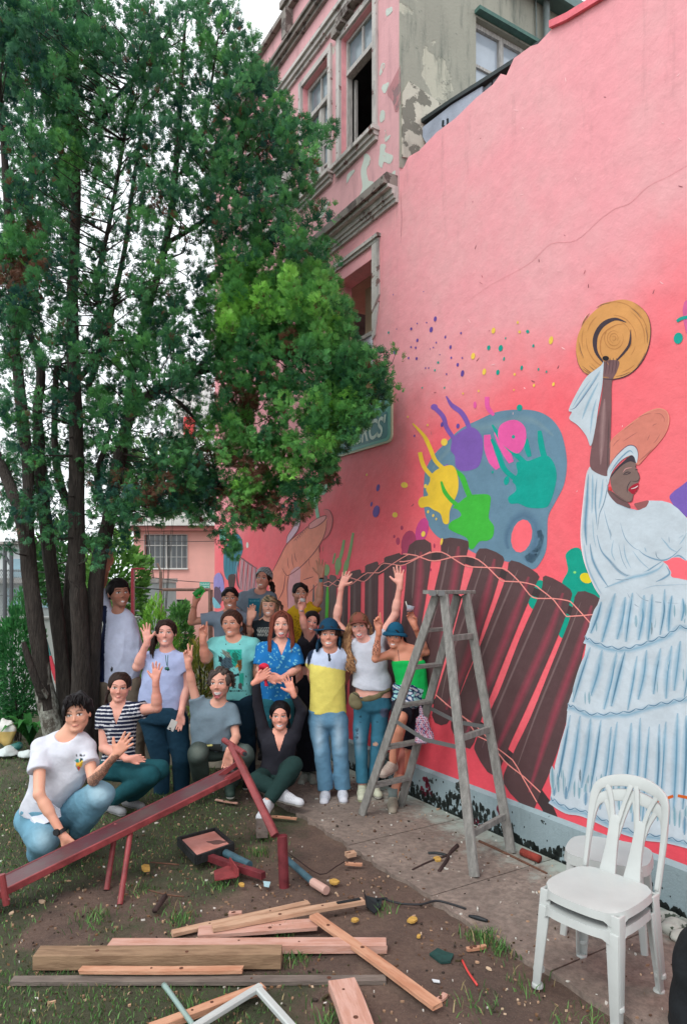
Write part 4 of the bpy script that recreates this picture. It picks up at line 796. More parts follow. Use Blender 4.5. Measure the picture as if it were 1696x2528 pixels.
# ---- grass blades
def grassmesh():
    r = np.random.default_rng(3); pts = []
    xs = r.uniform(-4.6, 2.2, 150000); ys = 2.2 + (r.uniform(0, 1, 150000) ** 1.4) * 6.5
    d = grassd(xs, ys); wv_ = (xs - P0[0]) * VA[0] + (ys - P0[1]) * VA[1]
    keep = (r.uniform(0, 1, len(xs)) < np.clip(d - .15, 0, 1) ** 1.2 * 1.15) & (wv_ < -1.2) & (np.abs(xs / ys) < .58)
    xs, ys = xs[keep], ys[keep]
    # tufts
    tx, ty = [], []
    for (px, py, n, s) in ((640, 2095, 90, .10), (655, 2060, 70, .09), (1190, 2320, 160, .10), (1230, 2345, 120, .10), (690, 2300, 80, .08), (735, 2370, 110, .1), (460, 2500, 60, .1), (690, 1985, 40, .06), (950, 2250, 30, .08), (830, 2520, 160, .12), (1180, 2480, 60, .15), (1420, 2520, 60, .15), (1300, 2430, 50, .12), (340, 2190, 80, .12), (225, 2270, 120, .14), (440, 2270, 90, .1), (540, 2180, 60, .1)):
        g = G(px, py); tx.append(r.normal(g[0], s * .5, n)); ty.append(r.normal(g[1], s * .5, n))
    nx = len(xs); xs = np.concatenate([xs] + tx); ys = np.concatenate([ys] + ty)
    n = len(xs); h = r.uniform(.010, .036, n); h[nx:] = r.uniform(.02, .075, n - nx); th = r.uniform(0, 6.28, n); w = r.uniform(.0012, .0030, n) * (1 + ys * .06); ln = r.uniform(.2, .9, n) * h; a2 = r.uniform(0, 6.28, n)
    z0 = gz(xs, ys) - .004
    dx, dy = np.cos(th) * w, np.sin(th) * w; bx, by = np.cos(a2) * ln, np.sin(a2) * ln
    V = np.stack([np.stack([xs - dx, ys - dy, z0], -1), np.stack([xs + dx, ys + dy, z0], -1), np.stack([xs + dx * .8 + bx * .4, ys + dy * .8 + by * .4, z0 + h * .6], -1), np.stack([xs - dx * .8 + bx * .4, ys - dy * .8 + by * .4, z0 + h * .6], -1), np.stack([xs + bx, ys + by, z0 + h * .95], -1)], 1)
    i = np.arange(n)[:, None] * 5
    T = np.concatenate([i + np.array([[0, 1, 2]]), i + np.array([[0, 2, 3]]), i + np.array([[3, 2, 4]])])
    t = r.uniform(0, 1, (n, 1)); c = np.array(lin(48, 84, 40)[:3]) * (1 - t) + np.array(lin(100, 146, 74)[:3]) * t
    dry = r.uniform(0, 1, n) < .14; c[dry] = np.array(lin(150, 134, 96)[:3])
    o = meshobj('grass', V.reshape(-1, 3), T, mat('grass_blade', rough=.6, attr=True), vcols=np.repeat(c, 5, 0), loc=(0, 0, 0)); tagp(o, 'short patchy green grass growing through the trodden soil', 'grass', kind='stuff')
grassmesh()
# ---- litter: chips, dead leaves, paint flecks, grit
def litter():
    r = np.random.default_rng(8); V = []; Fc = []; C = []
    pal = [lin(150, 120, 96), lin(186, 150, 122), lin(96, 72, 58), lin(60, 50, 44), lin(206, 178, 150), lin(120, 88, 62), lin(214, 208, 200), lin(70, 60, 40)]
    n = 4600
    for i in range(n):
        x = r.uniform(-3.2, 1.9); y = 2.5 + r.uniform(0, 1) ** 1.3 * 5
        if abs(x / y) > .55: continue
        wv_ = (x - P0[0]) * VA[0] + (y - P0[1]) * VA[1]
        if wv_ > -.06: continue
        onp = wv_ > -1.14
        if onp and r.uniform() < .55: continue
        z = (.016 if onp else gz(x, y) + .004); s = r.uniform(.003, .012) * (1.0 if r.uniform() < .92 else 2.4); asp = r.uniform(.15, .8); th = r.uniform(0, 6.28); k = r.integers(4, 7); hh = r.uniform(.001, .006); b0 = len(V)
        c = pal[r.choice(8, p=[.2, .12, .2, .16, .08, .12, .05, .07])][:3]
        if onp and r.uniform() < .3: c = lin(200, 198, 190)[:3]
        tilt = r.uniform(-.3, .3)
        for j in range(k):
            a = 6.283 * j / k; q = r.uniform(.7, 1.1); ux, uy = math.cos(a) * s * q, math.sin(a) * s * asp * q
            V.append((x + ux * math.cos(th) - uy * math.sin(th), y + ux * math.sin(th) + uy * math.cos(th), z + hh + abs(ux * tilt))); C.append(c)
        for j in range(k): V.append((V[b0 + j][0], V[b0 + j][1], z - .004)); C.append(c)
        Fc.append(tuple(range(b0, b0 + k))); Fc += [(b0 + j, b0 + k + j, b0 + k + (j + 1) % k, b0 + (j + 1) % k) for j in range(k)]
    o = meshobj('ground_litter', V, Fc, mat('litter', rough=.9, attr=True), vcols=np.array(C), loc=(0, 0, 0)); tagp(o, 'scattered wood chips, dead leaves, grit and paint flakes on the soil and path', 'litter', kind='stuff')
litter()
# ================================================================== vegetation
def vinst(name, tmpl, C, Rm, S, cols, m, parent=None, off=None, shade=None):
    """many copies of one small leaf template in one mesh. tmpl: (V,T); C (n,3); Rm (n,3,3) columns; S (n,); cols (n,3)"""
    V, T = tmpl; n = len(C)
    A = np.einsum('nij,kj->nki', Rm, V) * S[:, None, None] + C[:, None, :]
    TT = (T[None] + (np.arange(n) * len(V))[:, None, None]).reshape(-1, 3)
    cc = np.repeat(cols, len(V), 0)
    if shade is not None: cc = cc * np.tile(shade, n)[:, None]
    return meshobj(name, A.reshape(-1, 3), TT, m, parent, off=off, vcols=cc)
def frames(D, r, roll=None):
    """rotation matrices with column 1 along D"""
    n = len(D); D = D / np.linalg.norm(D, axis=1, keepdims=True); ref = r.normal(0, 1, (n, 3)) if roll is None else roll
    a = np.cross(D, ref); a /= np.linalg.norm(a, axis=1, keepdims=True) + 1e-9; b = np.cross(a, D)
    return np.stack([a, D, b], -1)
def leafmat(name, trans=.25):
    m = bpy.data.materials.new(name); m.use_nodes = True; nt = m.node_tree; N = nt.nodes; L = nt.links; b = N['Principled BSDF']; b.inputs['Roughness'].default_value = .55; b.inputs['Specular IOR Level'].default_value = .25
    a = N.new('ShaderNodeAttribute'); a.attribute_name = 'Col'; L.new(a.outputs['Color'], b.inputs['Base Color'])
    t = N.new('ShaderNodeBsdfTranslucent'); L.new(a.outputs['Color'], t.inputs['Color']); mx = N.new('ShaderNodeMixShader'); mx.inputs[0].default_value = trans
    L.new(b.outputs[0], mx.inputs[1]); L.new(t.outputs[0], mx.inputs[2]); L.new(mx.outputs[0], N['Material Output'].inputs['Surface']); return m
M_leaf = leafmat('cypress_leaf', .3); M_leaf2 = leafmat('shrub_leaf', .35)
M_lich = mat('lichened_bark', lin(84, 78, 70), .95, noise=.5, nscale=7, col2=lin(164, 166, 156), stretch=(2.5, 2.5, 1.6), bump=1.0, bscale=16)
M_bark = mat('bark', lin(58, 52, 48), .95, noise=.55, nscale=9, stretch=(5, 5, .8), bump=1.0, bscale=18)
tree = empty('cypress_tree', P(170, 1930, 6.75) * (1, 1, 0), 0, 'tall dark green cypress with many stems and feathery drooping sprays reaching the pink wall', 'tree')
TL = np.array(tree.location); YT = 6.75
def TP(px, py, dy=0.0): return P(px, py, YT + dy)
def barkmesh(name, path, rad, par, off, seed=0, n=12):
    """stem with fluted, lumpy bark"""
    q = catmull(path, False, 5); rr = .65 * np.interp(np.linspace(0, 1, len(q)), np.linspace(0, 1, len(rad)), rad); b = MB(); b.tube(q, rr, n); V = np.array(b.v)
    r = np.random.default_rng(seed); k = len(q)
    ang = np.tile(np.arange(n) / n * 6.283, k); zz = np.repeat(np.arange(k), n)
    d = 1 + .10 * np.sin(ang * 3 + zz * .25 + seed) + .07 * np.sin(ang * 5 - zz * .4) + r.normal(0, .025, len(V))
    cen = np.repeat(np.array(q), n, 0); b.v = [tuple(x) for x in cen + (V - cen) * d[:, None]]
    o = b.build(name, [M_bark, M_lich], par, off=off, smooth=True)
    if seed in (0, 9, 3):
        for f in o.data.polygons: c = f.center; f.material_index = int(c.z + .25 * math.sin(c.x * 20 + c.z * 7) < (.95 if seed != 3 else .35))
    return o
stems = [([(172, 1940, 0), (128, 1800, 0), (108, 1690, 0), (98, 1600, -.05), (84, 1500, -.1), (70, 1400, -.1), (62, 1320, -.1), (40, 1240, -.1), (15, 1180, 0), (-20, 1100, .1)], (.17, .15, .13, .12, .12, .115, .11, .09, .08, .07)),
         ([(70, 1330, -.1), (72, 1240, -.1), (70, 1150, -.1), (55, 1020, -.1), (38, 850, -.1), (30, 700, 0), (18, 500, 0), (5, 300, 0), (-10, 50, 0)], (.08, .085, .08, .08, .07, .06, .05, .04, .02)),
         ([(185, 1940, .15), (165, 1750, .15), (150, 1600, .15), (135, 1480, .15), (122, 1380, .1), (112, 1280, .1), (100, 1150, .05), (92, 1020, .1), (100, 900, .2), (60, 760, .3), (75, 500, .4), (80, 200, .4)], (.14, .12, .10, .10, .10, .095, .09, .07, .06, .05, .04, .02)),
         ([(200, 1940, 0), (200, 1750, -.05), (198, 1600, -.1), (192, 1480, -.12), (190, 1350, -.1), (188, 1200, -.1), (186, 1050, -.1), (182, 900, -.05), (180, 750, 0), (184, 600, 0), (188, 450, 0), (185, 300, .1), (190, 120, .1), (200, -60, .1)], (.15, .14, .125, .12, .12, .115, .10, .09, .08, .07, .06, .05, .035, .02)),
         ([(215, 1940, .1), (221, 1750, .1), (228, 1600, .05), (236, 1480, 0), (245, 1380, 0), (268, 1280, 0), (285, 1180, -.1), (305, 1090, -.2), (330, 1010, -.15), (395, 960, -.1), (470, 925, .1), (545, 905, .3), (620, 890, .4)], (.15, .13, .12, .115, .11, .10, .095, .09, .08, .065, .055, .045, .02)),
         ([(185, 1750, .25), (175, 1600, .3), (170, 1500, .3), (178, 1400, .3), (195, 1300, .3), (150, 1200, .3), (135, 1080, .35), (140, 900, .4)], (.11, .10, .09, .09, .08, .06, .05, .04)),
         ([(290, 1170, -.1), (310, 1050, 0), (330, 900, .1), (370, 740, .1), (405, 620, .1), (430, 480, .1), (440, 330, .1), (450, 150, .1), (460, 30, .1)], (.06, .06, .055, .055, .055, .045, .04, .03, .012)),
         ([(215, 960, 0), (260, 840, .1), (285, 720, .2), (310, 600, .2), (330, 450, .2), (360, 250, .2), (380, 80, .2)], (.045, .04, .04, .035, .03, .02, .01)),
         ([(190, 940, 0), (250, 850, -.2), (240, 700, -.2), (270, 550, -.2), (300, 380, -.2), (330, 180, -.2)], (.045, .04, .035, .03, .025, .012)),
         ([(110, 1720, -.1), (90, 1680, -.2), (68, 1620, -.25), (58, 1585, -.25)], (.08, .055, .05, .03)),
         ([(265, 1280, 0), (240, 1180, .1), (262, 1100, .1), (290, 1000, .2)], (.05, .045, .04, .03)),
         ([(445, 430, .1), (500, 330, .1), (520, 220, .1), (540, 80, .1)], (.03, .03, .02, .01)), ([(410, 600, .1), (480, 560, 0), (540, 510, -.1), (590, 400, -.1), (610, 200, -.1)], (.035, .035, .03, .025, .012)),
         ([(230, 330, 0), (290, 235, -.3), (350, 170, -.5)], (.03, .025, .01)),
         ([(395, 960, -.1), (450, 1000, .0), (500, 1060, .2), (520, 1120, .2), (540, 1200, .2)], (.03, .028, .022, .018, .012)), ([(470, 925, .1), (540, 860, .2), (620, 800, .3), (700, 760, .3)], (.035, .03, .025, .015)), ([(545, 905, .3), (640, 950, .3), (740, 960, .15), (840, 930, -.1)], (.03, .028, .022, .012)), ([(520, 900, .25), (580, 1000, .3), (620, 1100, .3), (680, 1190, .3)], (.03, .026, .02, .012)), ([(600, 880, .35), (620, 740, .4), (640, 600, .3), (660, 450, .2), (650, 300, .1)], (.035, .03, .028, .02, .012))]
for i, (pth, rad) in enumerate(stems): barkmesh('trunk' if i in (0, 2, 3, 4, 5) else 'limb', [TP(*p) for p in pth], rad, tree, TL, i, 12 if i < 6 else 8)
# pale lichen on the lower left stem
GRID = ["99987753565300000000", "99987656747510000000", "98887766547750000000", "88886768557674000000", "86887567655686000000", "75886666655776200000", "65796565566666763000", "65896555566757850000", "66886446656767740000", "76685355666667720000",
        "87574354647666751000", "88664345437666740000", "88655445336677751000", "88655446536888883000", "88656557646999998000", "88655567736999999100", "76566677746999999300", "64566687656899999851", "53566687655788779962", "53566776565787489982",
        "64566765556888699940", "74566755567888899700", "65656776777898888000", "65645778888788874000", "55545788888878750000", "55434774256665520000", "32334740001500000000", "10302300000300000000"]
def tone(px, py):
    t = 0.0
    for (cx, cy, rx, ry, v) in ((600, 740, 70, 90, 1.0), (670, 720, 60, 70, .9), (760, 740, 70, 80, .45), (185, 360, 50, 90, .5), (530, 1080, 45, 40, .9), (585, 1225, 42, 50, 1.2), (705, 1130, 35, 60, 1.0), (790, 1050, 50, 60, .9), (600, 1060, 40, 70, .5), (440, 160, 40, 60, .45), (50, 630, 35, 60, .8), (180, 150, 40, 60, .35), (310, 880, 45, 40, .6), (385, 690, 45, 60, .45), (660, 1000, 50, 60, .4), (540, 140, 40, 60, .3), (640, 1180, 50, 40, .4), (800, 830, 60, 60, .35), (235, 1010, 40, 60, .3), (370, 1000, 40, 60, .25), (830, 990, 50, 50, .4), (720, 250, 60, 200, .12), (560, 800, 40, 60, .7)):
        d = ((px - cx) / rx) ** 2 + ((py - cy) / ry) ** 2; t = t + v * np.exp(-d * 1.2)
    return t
def brown(px, py):
    t = 0.0
    for (cx, cy, rx, ry) in ((88, 570, 34, 30), (70, 690, 70, 60), (655, 385, 22, 25), (620, 1000, 60, 50), (380, 1180, 60, 60), (560, 1150, 60, 40), (640, 1250, 80, 40), (730, 870, 30, 40), (380, 520, 25, 25), (850, 1160, 40, 40)):
        t = t + np.exp(-(((px - cx) / rx) ** 2 + ((py - cy) / ry) ** 2))
    return t
def fan(seed):
    """small fan of scale leaves, about a unit long along y"""
    r = random.Random(seed); V = []; T = []
    def tri(p, d, w, l):
        d = d / np.linalg.norm(d); s = np.cross(d, (0.1, 0, 1.0)); s /= np.linalg.norm(s); b = len(V); V.extend([p - s * w * .5, p + s * w * .5, p + d * l]); T.append((b, b + 1, b + 2))
    for k in range(6):
        a = -1.0 + 2.0 * k / 5 + r.uniform(-.15, .15); d = np.array([math.sin(a * .85), math.cos(a * .85), r.uniform(-.35, .35)]); L_ = (1 - .35 * abs(a)) * r.uniform(.8, 1.1); o = np.array([0, abs(a) * .05, 0]); tri(o, d, .11, L_)
        for t in (.4, .68):
            for sd in (-1, 1): tri(o + d * L_ * t, d + np.array([d[1], -d[0], r.uniform(-.3, .3)]) * sd * .7, .10, L_ * .36)
    return np.array(V), np.array(T)
def crown():
    r = np.random.default_rng(21); C = []; D = []; S = []; K = []; tw = MB()
    sd = np.vstack([np.array(catmull([TP(*p) for p in pth], False, 6)) for pth, _ in stems]); g = np.array([[int(c) for c in row] for row in GRID])
    base = np.array(lin(66, 122, 84)[:3]); mid_ = np.array(lin(98, 164, 92)[:3]); hi = np.array(lin(158, 220, 104)[:3]); dk = np.array(lin(38, 82, 74)[:3]); br = np.array(lin(128, 90, 72)[:3])  # dk puts the teal of shaded foliage into the leaf colour
    for j in range(g.shape[0]):
        for i in range(20):
            d = g[j, i]
            if d == 0: continue
            lob = i >= 10 and j >= 12; Yc = 6.75 - np.clip((i - 5) * .02, 0, .2) if not lob else (6.7 if i < 14 else 6.42); th = 1.0 if i < 9 else (.55 if lob else .65)
            if i >= 17: Yc, th = 6.1, .28
            e1 = 50 if (i < 19 and g[j, i + 1] > 0) else 26; e0 = 0 if (i == 0 or g[j, i - 1] > 0) else 18; f0 = 0 if (j == 0 or g[j - 1, i] > 0) else 24; f1 = 50 if (j < g.shape[0] - 1 and g[j + 1, i] > 0) else 30
            for c in range(max(1, int(round(d * (.74 if lob or i < 2 or d > 7 else .62))))):
                px = i * 50 + r.uniform(e0, e1); py = j * 50 + r.uniform(f0, f1); Y = Yc + r.uniform(-1, 1) * th; cen = P(px, py, Y)
                k = np.argmin(((sd - cen) ** 2).sum(1) + 2.0 * (sd[:, 2] > cen[2] + .1)); o = cen - sd[k]; o[2] *= .3; o = o / (np.linalg.norm(o) + .15)
                up = 1.15 if py < 950 else (.6 if py < 1060 else -.5); ax = o * .45 + np.array([0, 0, up]) + r.normal(0, .22, 3)
                if i >= 10 and py > 600: ax += np.array([.05, -.3, 0])
                ax /= np.linalg.norm(ax); L_ = r.uniform(.13, .26) * (1 if d > 4 else .85); n = int((8 + d * 5.2) * L_ / .2)
                t = r.uniform(0, 1, n) ** .8; rad = (.020 + .058 * np.sin(np.pi * np.clip(t * .8 + .12, 0, 1))) * r.uniform(.25, 1, n) ** .5; u = r.normal(0, 1, (n, 3)); u -= ax * (u @ ax)[:, None]; u /= np.linalg.norm(u, axis=1, keepdims=True)
                C.append(cen + ax * ((t - .5) * L_)[:, None] + u * rad[:, None]); D.append(ax * .95 + u * r.uniform(.5, 1.1, (n, 1)) * (1.1 - t[:, None] * .7) + r.normal(0, .18, (n, 3))); S.append(r.uniform(.038, .078, n))
                if r.uniform() < (.22 if i >= 10 else .6) or d < 5:
                    a = sd[k]; ln = np.linalg.norm(a - cen)
                    if ln < (.8 if i >= 10 else 1.3): tw.tube([a, (a + cen) / 2 + np.array([0, 0, -.05]) + r.normal(0, .03, 3), cen - ax * L_ * .3, cen + ax * L_ * .25], [.005 + ln * .006, .005, .003, .002], 5, cap=False)
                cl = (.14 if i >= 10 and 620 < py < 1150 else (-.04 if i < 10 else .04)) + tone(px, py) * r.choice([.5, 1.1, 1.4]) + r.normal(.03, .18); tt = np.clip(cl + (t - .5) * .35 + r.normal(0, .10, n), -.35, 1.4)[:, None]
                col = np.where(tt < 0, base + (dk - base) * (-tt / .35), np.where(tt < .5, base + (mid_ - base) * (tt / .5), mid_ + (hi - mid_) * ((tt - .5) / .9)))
                b_ = brown(px, py); bm_ = (r.uniform(0, 1, n) < (.8 if r.uniform() < b_ * .6 else .02))[:, None]; K.append(np.where(bm_, br * r.uniform(.6, 1.1, (n, 1)), col))
    C = np.vstack(C); D = np.vstack(D); S = np.concatenate(S); K = np.vstack(K)
    ok = ((C[:, 0] - P0[0]) * VA[0] + (C[:, 1] - P0[1]) * VA[1]) < -.18; C, D, S, K = C[ok], D[ok], S[ok], K[ok]; pick = r.integers(0, 4, len(C)); print('fans', len(C))
    for q in range(4):
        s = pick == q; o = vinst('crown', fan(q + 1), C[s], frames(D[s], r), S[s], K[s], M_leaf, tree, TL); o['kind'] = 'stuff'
    tw.build('twigs', mat('twig_bark', lin(54, 48, 44), .95), tree, off=TL, fixn=False)['kind'] = 'stuff'
crown()

# ---------------------------------------------------------------- shrubs and background plants
def leaf_t(w=.35):
    return np.array([(0, 0, 0), (w * .5, .45, .06), (0, 1, 0), (-w * .5, .45, .06)], float), np.array([(0, 1, 2), (0, 2, 3)])
def shrub(name, label, px, py0, py1, Y, wpx, n, size, c0, c1, up=.3, w=.4, group=None, cat='shrub', zb=None):
    top = P(px, py0, Y); bot = P(px, py1, Y); h = top[2] - bot[2]; base = bot if zb is None else np.array([bot[0], Y, zb])
    t = empty(name, base, 0, label, cat, group); r = np.random.default_rng(int(px * 7 + py0)); hw = wpx / F * Y / 2
    u = r.normal(0, 1, (n, 3)); u /= np.linalg.norm(u, axis=1, keepdims=True); rad = r.uniform(.45, 1, (n, 1)) ** .5
    lump = 1 + .22 * np.sin(u[:, :1] * 5 + px) * np.cos(u[:, 2:] * 6 + 1)
    C = np.array([bot[0], Y, (top[2] + bot[2]) / 2]) + u * rad * lump * np.array([hw, min(hw, .6), h / 2])
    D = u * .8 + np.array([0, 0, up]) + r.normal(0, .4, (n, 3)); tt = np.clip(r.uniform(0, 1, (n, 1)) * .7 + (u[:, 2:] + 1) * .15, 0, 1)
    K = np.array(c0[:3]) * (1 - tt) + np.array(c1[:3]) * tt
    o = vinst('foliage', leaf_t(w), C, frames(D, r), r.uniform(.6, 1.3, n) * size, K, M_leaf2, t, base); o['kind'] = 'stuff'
    b = MB()
    for k in range(6):
        e = C[r.integers(0, n)]; b.tube([base + (r.uniform(-.05, .05), 0, -.05), (base + e) / 2 + (0, 0, .05), e], [.015, .01, .004], 5)
    b.build('stem', M_bark, t, off=base, fixn=False)
    return t
shrub('bushy_shrub', 'dark feathery shrub standing left of the cypress trunk', 45, 1480, 1790, 8.6, 105, 3800, .085, lin(38, 92, 58), lin(80, 152, 84), .9, .3, zb=0)
shrub('bright_shrub', 'sunlit yellow green shrub behind the waving women', 385, 1492, 1760, 11, 115, 2600, .10, lin(56, 110, 42), lin(140, 196, 80), .9, .35, zb=-.03)  # yellow green is the leaves' own colour
shrub('round_shrub', 'mid green shrub standing before the barred lower window', 445, 1485, 1640, 12.5, 60, 1400, .10, lin(40, 92, 52), lin(104, 160, 80), .5, .4, zb=-.05)
shrub('flower_bed_plant', 'green and yellow leafy plant growing behind the crouching laughing man', 500, 1590, 1730, 8.6, 80, 900, .11, lin(60, 100, 50), lin(180, 180, 84), 1.0, .22, cat='plant', zb=.1)
shrub('leafy_tree', 'light green leafy tree beyond the cypress stems', 290, 1330, 1560, 15, 150, 2600, .16, lin(46, 92, 44), lin(120, 170, 80), .3, .5, cat='tree', zb=-.08)
shrub('leafy_tree', 'broad dark tree far behind, between the two left stems', 165, 1290, 1500, 17, 170, 2600, .17, lin(36, 80, 48), lin(86, 140, 72), .3, .5, cat='tree', zb=-.18)
shrub('leafy_tree', 'pale green tree far behind the drooping cypress branches', 400, 1080, 1280, 24, 210, 2600, .22, lin(60, 104, 60), lin(130, 160, 104), .3, .5, cat='tree', zb=-.5)
def strap(px, py, Y, n, L_, label, name='strap_leaved_plant', c0=lin(30, 84, 44), c1=lin(70, 140, 66), w=.045, z=0.0, group=None):
    base = P(px, py, Y); base[2] = z; t = empty(name, base, 0, label, 'plant', group); r = random.Random(px)
    for k in range(n):
        a = r.uniform(0, 6.28); l = L_ * r.uniform(.6, 1.15); o_ = l * r.uniform(.3, .75); V = []; m = 6
        for i in range(m + 1):
            s = i / m; c = base + np.array([math.cos(a) * o_ * s, math.sin(a) * o_ * s, l * (1.5 * s - 1.1 * s * s)]); ww = w * math.sin(math.pi * min(.97, s * .85 + .12)); V += [c + (-math.sin(a) * ww, math.cos(a) * ww, 0), c + (0, 0, -.35 * ww), c + (math.sin(a) * ww, -math.cos(a) * ww, 0)]
        f = [(i * 3 + j, i * 3 + j + 1, i * 3 + j + 4, i * 3 + j + 3) for i in range(m) for j in (0, 1)]; q = r.random()
        meshobj('leaf', V, f, M_leaf2, t, off=base, smooth=True, vcols=np.tile(np.array(c0[:3]) * (1 - q) + np.array(c1[:3]) * q, (len(V), 1)))
strap(75, 1830, 8.3, 26, .62, 'clump of broad strap leaved plants at the foot of the left shrub'); strap(15, 1830, 8.8, 22, .7, 'clump of strap leaves at the left edge above the plastic bags')
strap(480, 1720, 8.2, 16, .5, 'narrow leaved plant between the phone holder and the crouching man', c1=lin(150, 170, 80), w=.02, z=.2)
# ================================================================== behind: houses, boundary wall, poles
M_ph = mat('pink_house', lin(232, 170, 160), .8, noise=.08, nscale=1.2, bump=.1)
M_white = mat('white_fascia', lin(214, 212, 208), .6, noise=.1, nscale=2)
M_grille = mat('grille', lin(190, 190, 186), .5); M_pane = mat('grey_pane', lin(84, 90, 94), .2, noise=.3, nscale=1.5, spec=.8)  # panes in one mottled dark grey
def ABox(b, x0, y0, x1, y1, Y, d, v=0, m=0):
    a = P(x0, y1, Y); c = P(x1, y0, Y); b.box((a[0], Y + v, a[2]), (c[0], Y + v + d, c[2]), m)
hb = P(430, 1430, 28); hb[2] = -1.1
ph = empty('pink_house', hb, 0, 'small pink house with barred windows across the yard, behind the back row', 'house')
def bx(name, m, par, off, *boxes):
    b = MB()
    for q in boxes: ABox(b, *q)
    return b.build(name, m, par, off=off)
bx('wall', M_ph, ph, hb, (330, 1302, 357, 1620, 28, .3), (463, 1302, 620, 1620, 28, .3), (357, 1302, 463, 1320, 28, .3), (357, 1403, 463, 1480, 28, .3), (357, 1560, 463, 1620, 28, .3), (340, 1310, 610, 1320, 28, 6, .3))
bx('fascia', M_white, ph, hb, (320, 1270, 640, 1300, 28, 6, -.6)); bx('eave', mat('red_eave', lin(150, 92, 86), .7), ph, hb, (322, 1300.5, 636, 1312, 28, .5, -.5))
for (y0, y1) in ((1320, 1403), (1480, 1560)):
    w = empty('window', (0, 0, 0)); w.parent = ph
    bx('pane', M_pane, w, hb, (357, y0, 463, y1, 28, .03, .2)); b = MB()
    for k in range(9): x = 357 + 106 * k / 8; ABox(b, x - .5, y0, x + .5, y1, 28, .03, -.05)
    for k in range(4): y = y0 + (y1 - y0) * k / 3; ABox(b, 357, y - .5, 463, y + .5, 28, .02, -.075)
    b.build('grille', M_grille, w, off=hb); b = MB(); ABox(b, 355, y1, 465, y1 + 3, 28, .1, -.1); b.build('sill', M_white, w, off=hb)
    b = MB(); ABox(b, 409, y0, 411, y1, 28, .04, .1); ABox(b, 357, y0 + 25, 463, y0 + 26.5, 28, .04, .15); b.build('frame', M_white, w, off=hb)
# painted blobs on the house
b = MB(); c = P(403, 1453, 27.98)
for (cx, cy, rx, ry, m) in ((403, 1453, 13, 12, 0), (403, 1474, 7, 11, 1), (480, 1430, 0, 0, 0)):
    if rx: b.prism([P(cx + rx * math.cos(a) * (1 + .12 * math.sin(3 * a)), cy + ry * math.sin(a) * (1 + .1 * math.cos(2 * a)), 27.97 - .01 * m) for a in [6.283 * i / 16 for i in range(16)]], (0, .02, 0), m)
b.build('painted_blob', [mat('blob_blue', lin(96, 160, 196), .7), mat('blob_red', lin(226, 84, 96), .7)], ph, off=hb)
# mint street sign on a post, red gate post, slim poles
sp = P(505, 1445, 14); z0 = -.03
s = empty('street_sign', (sp[0], 14, 0), 0, 'small mint green sign on the pink house wall above the raised cup', 'sign'); so_ = (sp[0], 14, 0)
bx('plate', mat('sign_green', lin(70, 176, 160), .5), s, so_, (493, 1437, 518, 1454, 14, .02)); b = MB()
for k in range(7): ABox(b, 496 + k * 3, 1440 + (k % 2), 497.5 + k * 3, 1445, 14, .004, -.005); ABox(b, 496 + k * 3, 1447, 498 + k * 3, 1451 - (k % 3), 14, .004, -.005)
b.build('lettering', mat('sign_pale', lin(200, 236, 226), .5), s, off=so_); bx('post', mat('pole_grey', lin(120, 116, 110), .6, noise=.2), s, so_, (516, 1454.5, 520, 1640, 14, .03))
gp = P(328, 1430, 12.5); gp[2] = -.03
g = empty('gate_post', gp, 0, 'dark red metal post with a short top arm beside the tree man', 'post'); bx('post', mat('dark_red_steel', lin(132, 30, 44), .5, noise=.2), g, gp, (323, 1403, 330, 1700, 12.5, .07)); bx('arm', MATS['dark_red_steel'], g, gp, (330.2, 1402, 355, 1406, 12.5, .07))
for i, (px, py, Y, lb) in enumerate(((397, 1412, 20, 'thin grey pole in front of the pink house'), (520, 1456, 13, 'brown metal post right of the raised cup'))):
    q = P(px, 1430, Y); q[2] = -.3; b = MB(); b.tube([(q[0], Y, -.3), (q[0], Y, P(px, py, Y)[2])], .045 if i else .05, 8); b.tube([(q[0], Y, P(px, py, Y)[2]), (q[0] - (.9 if i else .1), Y, P(px, py, Y)[2] + (0 if i else .25))], .03, 6)
    tagp(b.build('metal_pole', mat('rusty_pole', lin(122, 96, 86), .7, noise=.3), None, off=q, loc=q), lb, 'pole')
b = MB()
for y0, y1, xx0, xx1, Y in ((1450, 1456, 330, 520, 13.5), (1334, 1336, 330, 560, 26), (1420, 1440, 330, 530, 22), (1408, 1415, 0, 330, 16), (1470, 1476, 0, 200, 13)):
    p0, p1 = P(xx0, y0, Y), P(xx1, y1, Y); b.tube([p0, (p0 + p1) / 2 + (0, 0, -.04), p1], .012, 5)
tagp(b.build('overhead_wires', mat('wire', lin(50, 50, 50), .7), None, loc=(0, 0, 0)), 'thin dark wires strung across the yard in front of the pink house', 'wires')
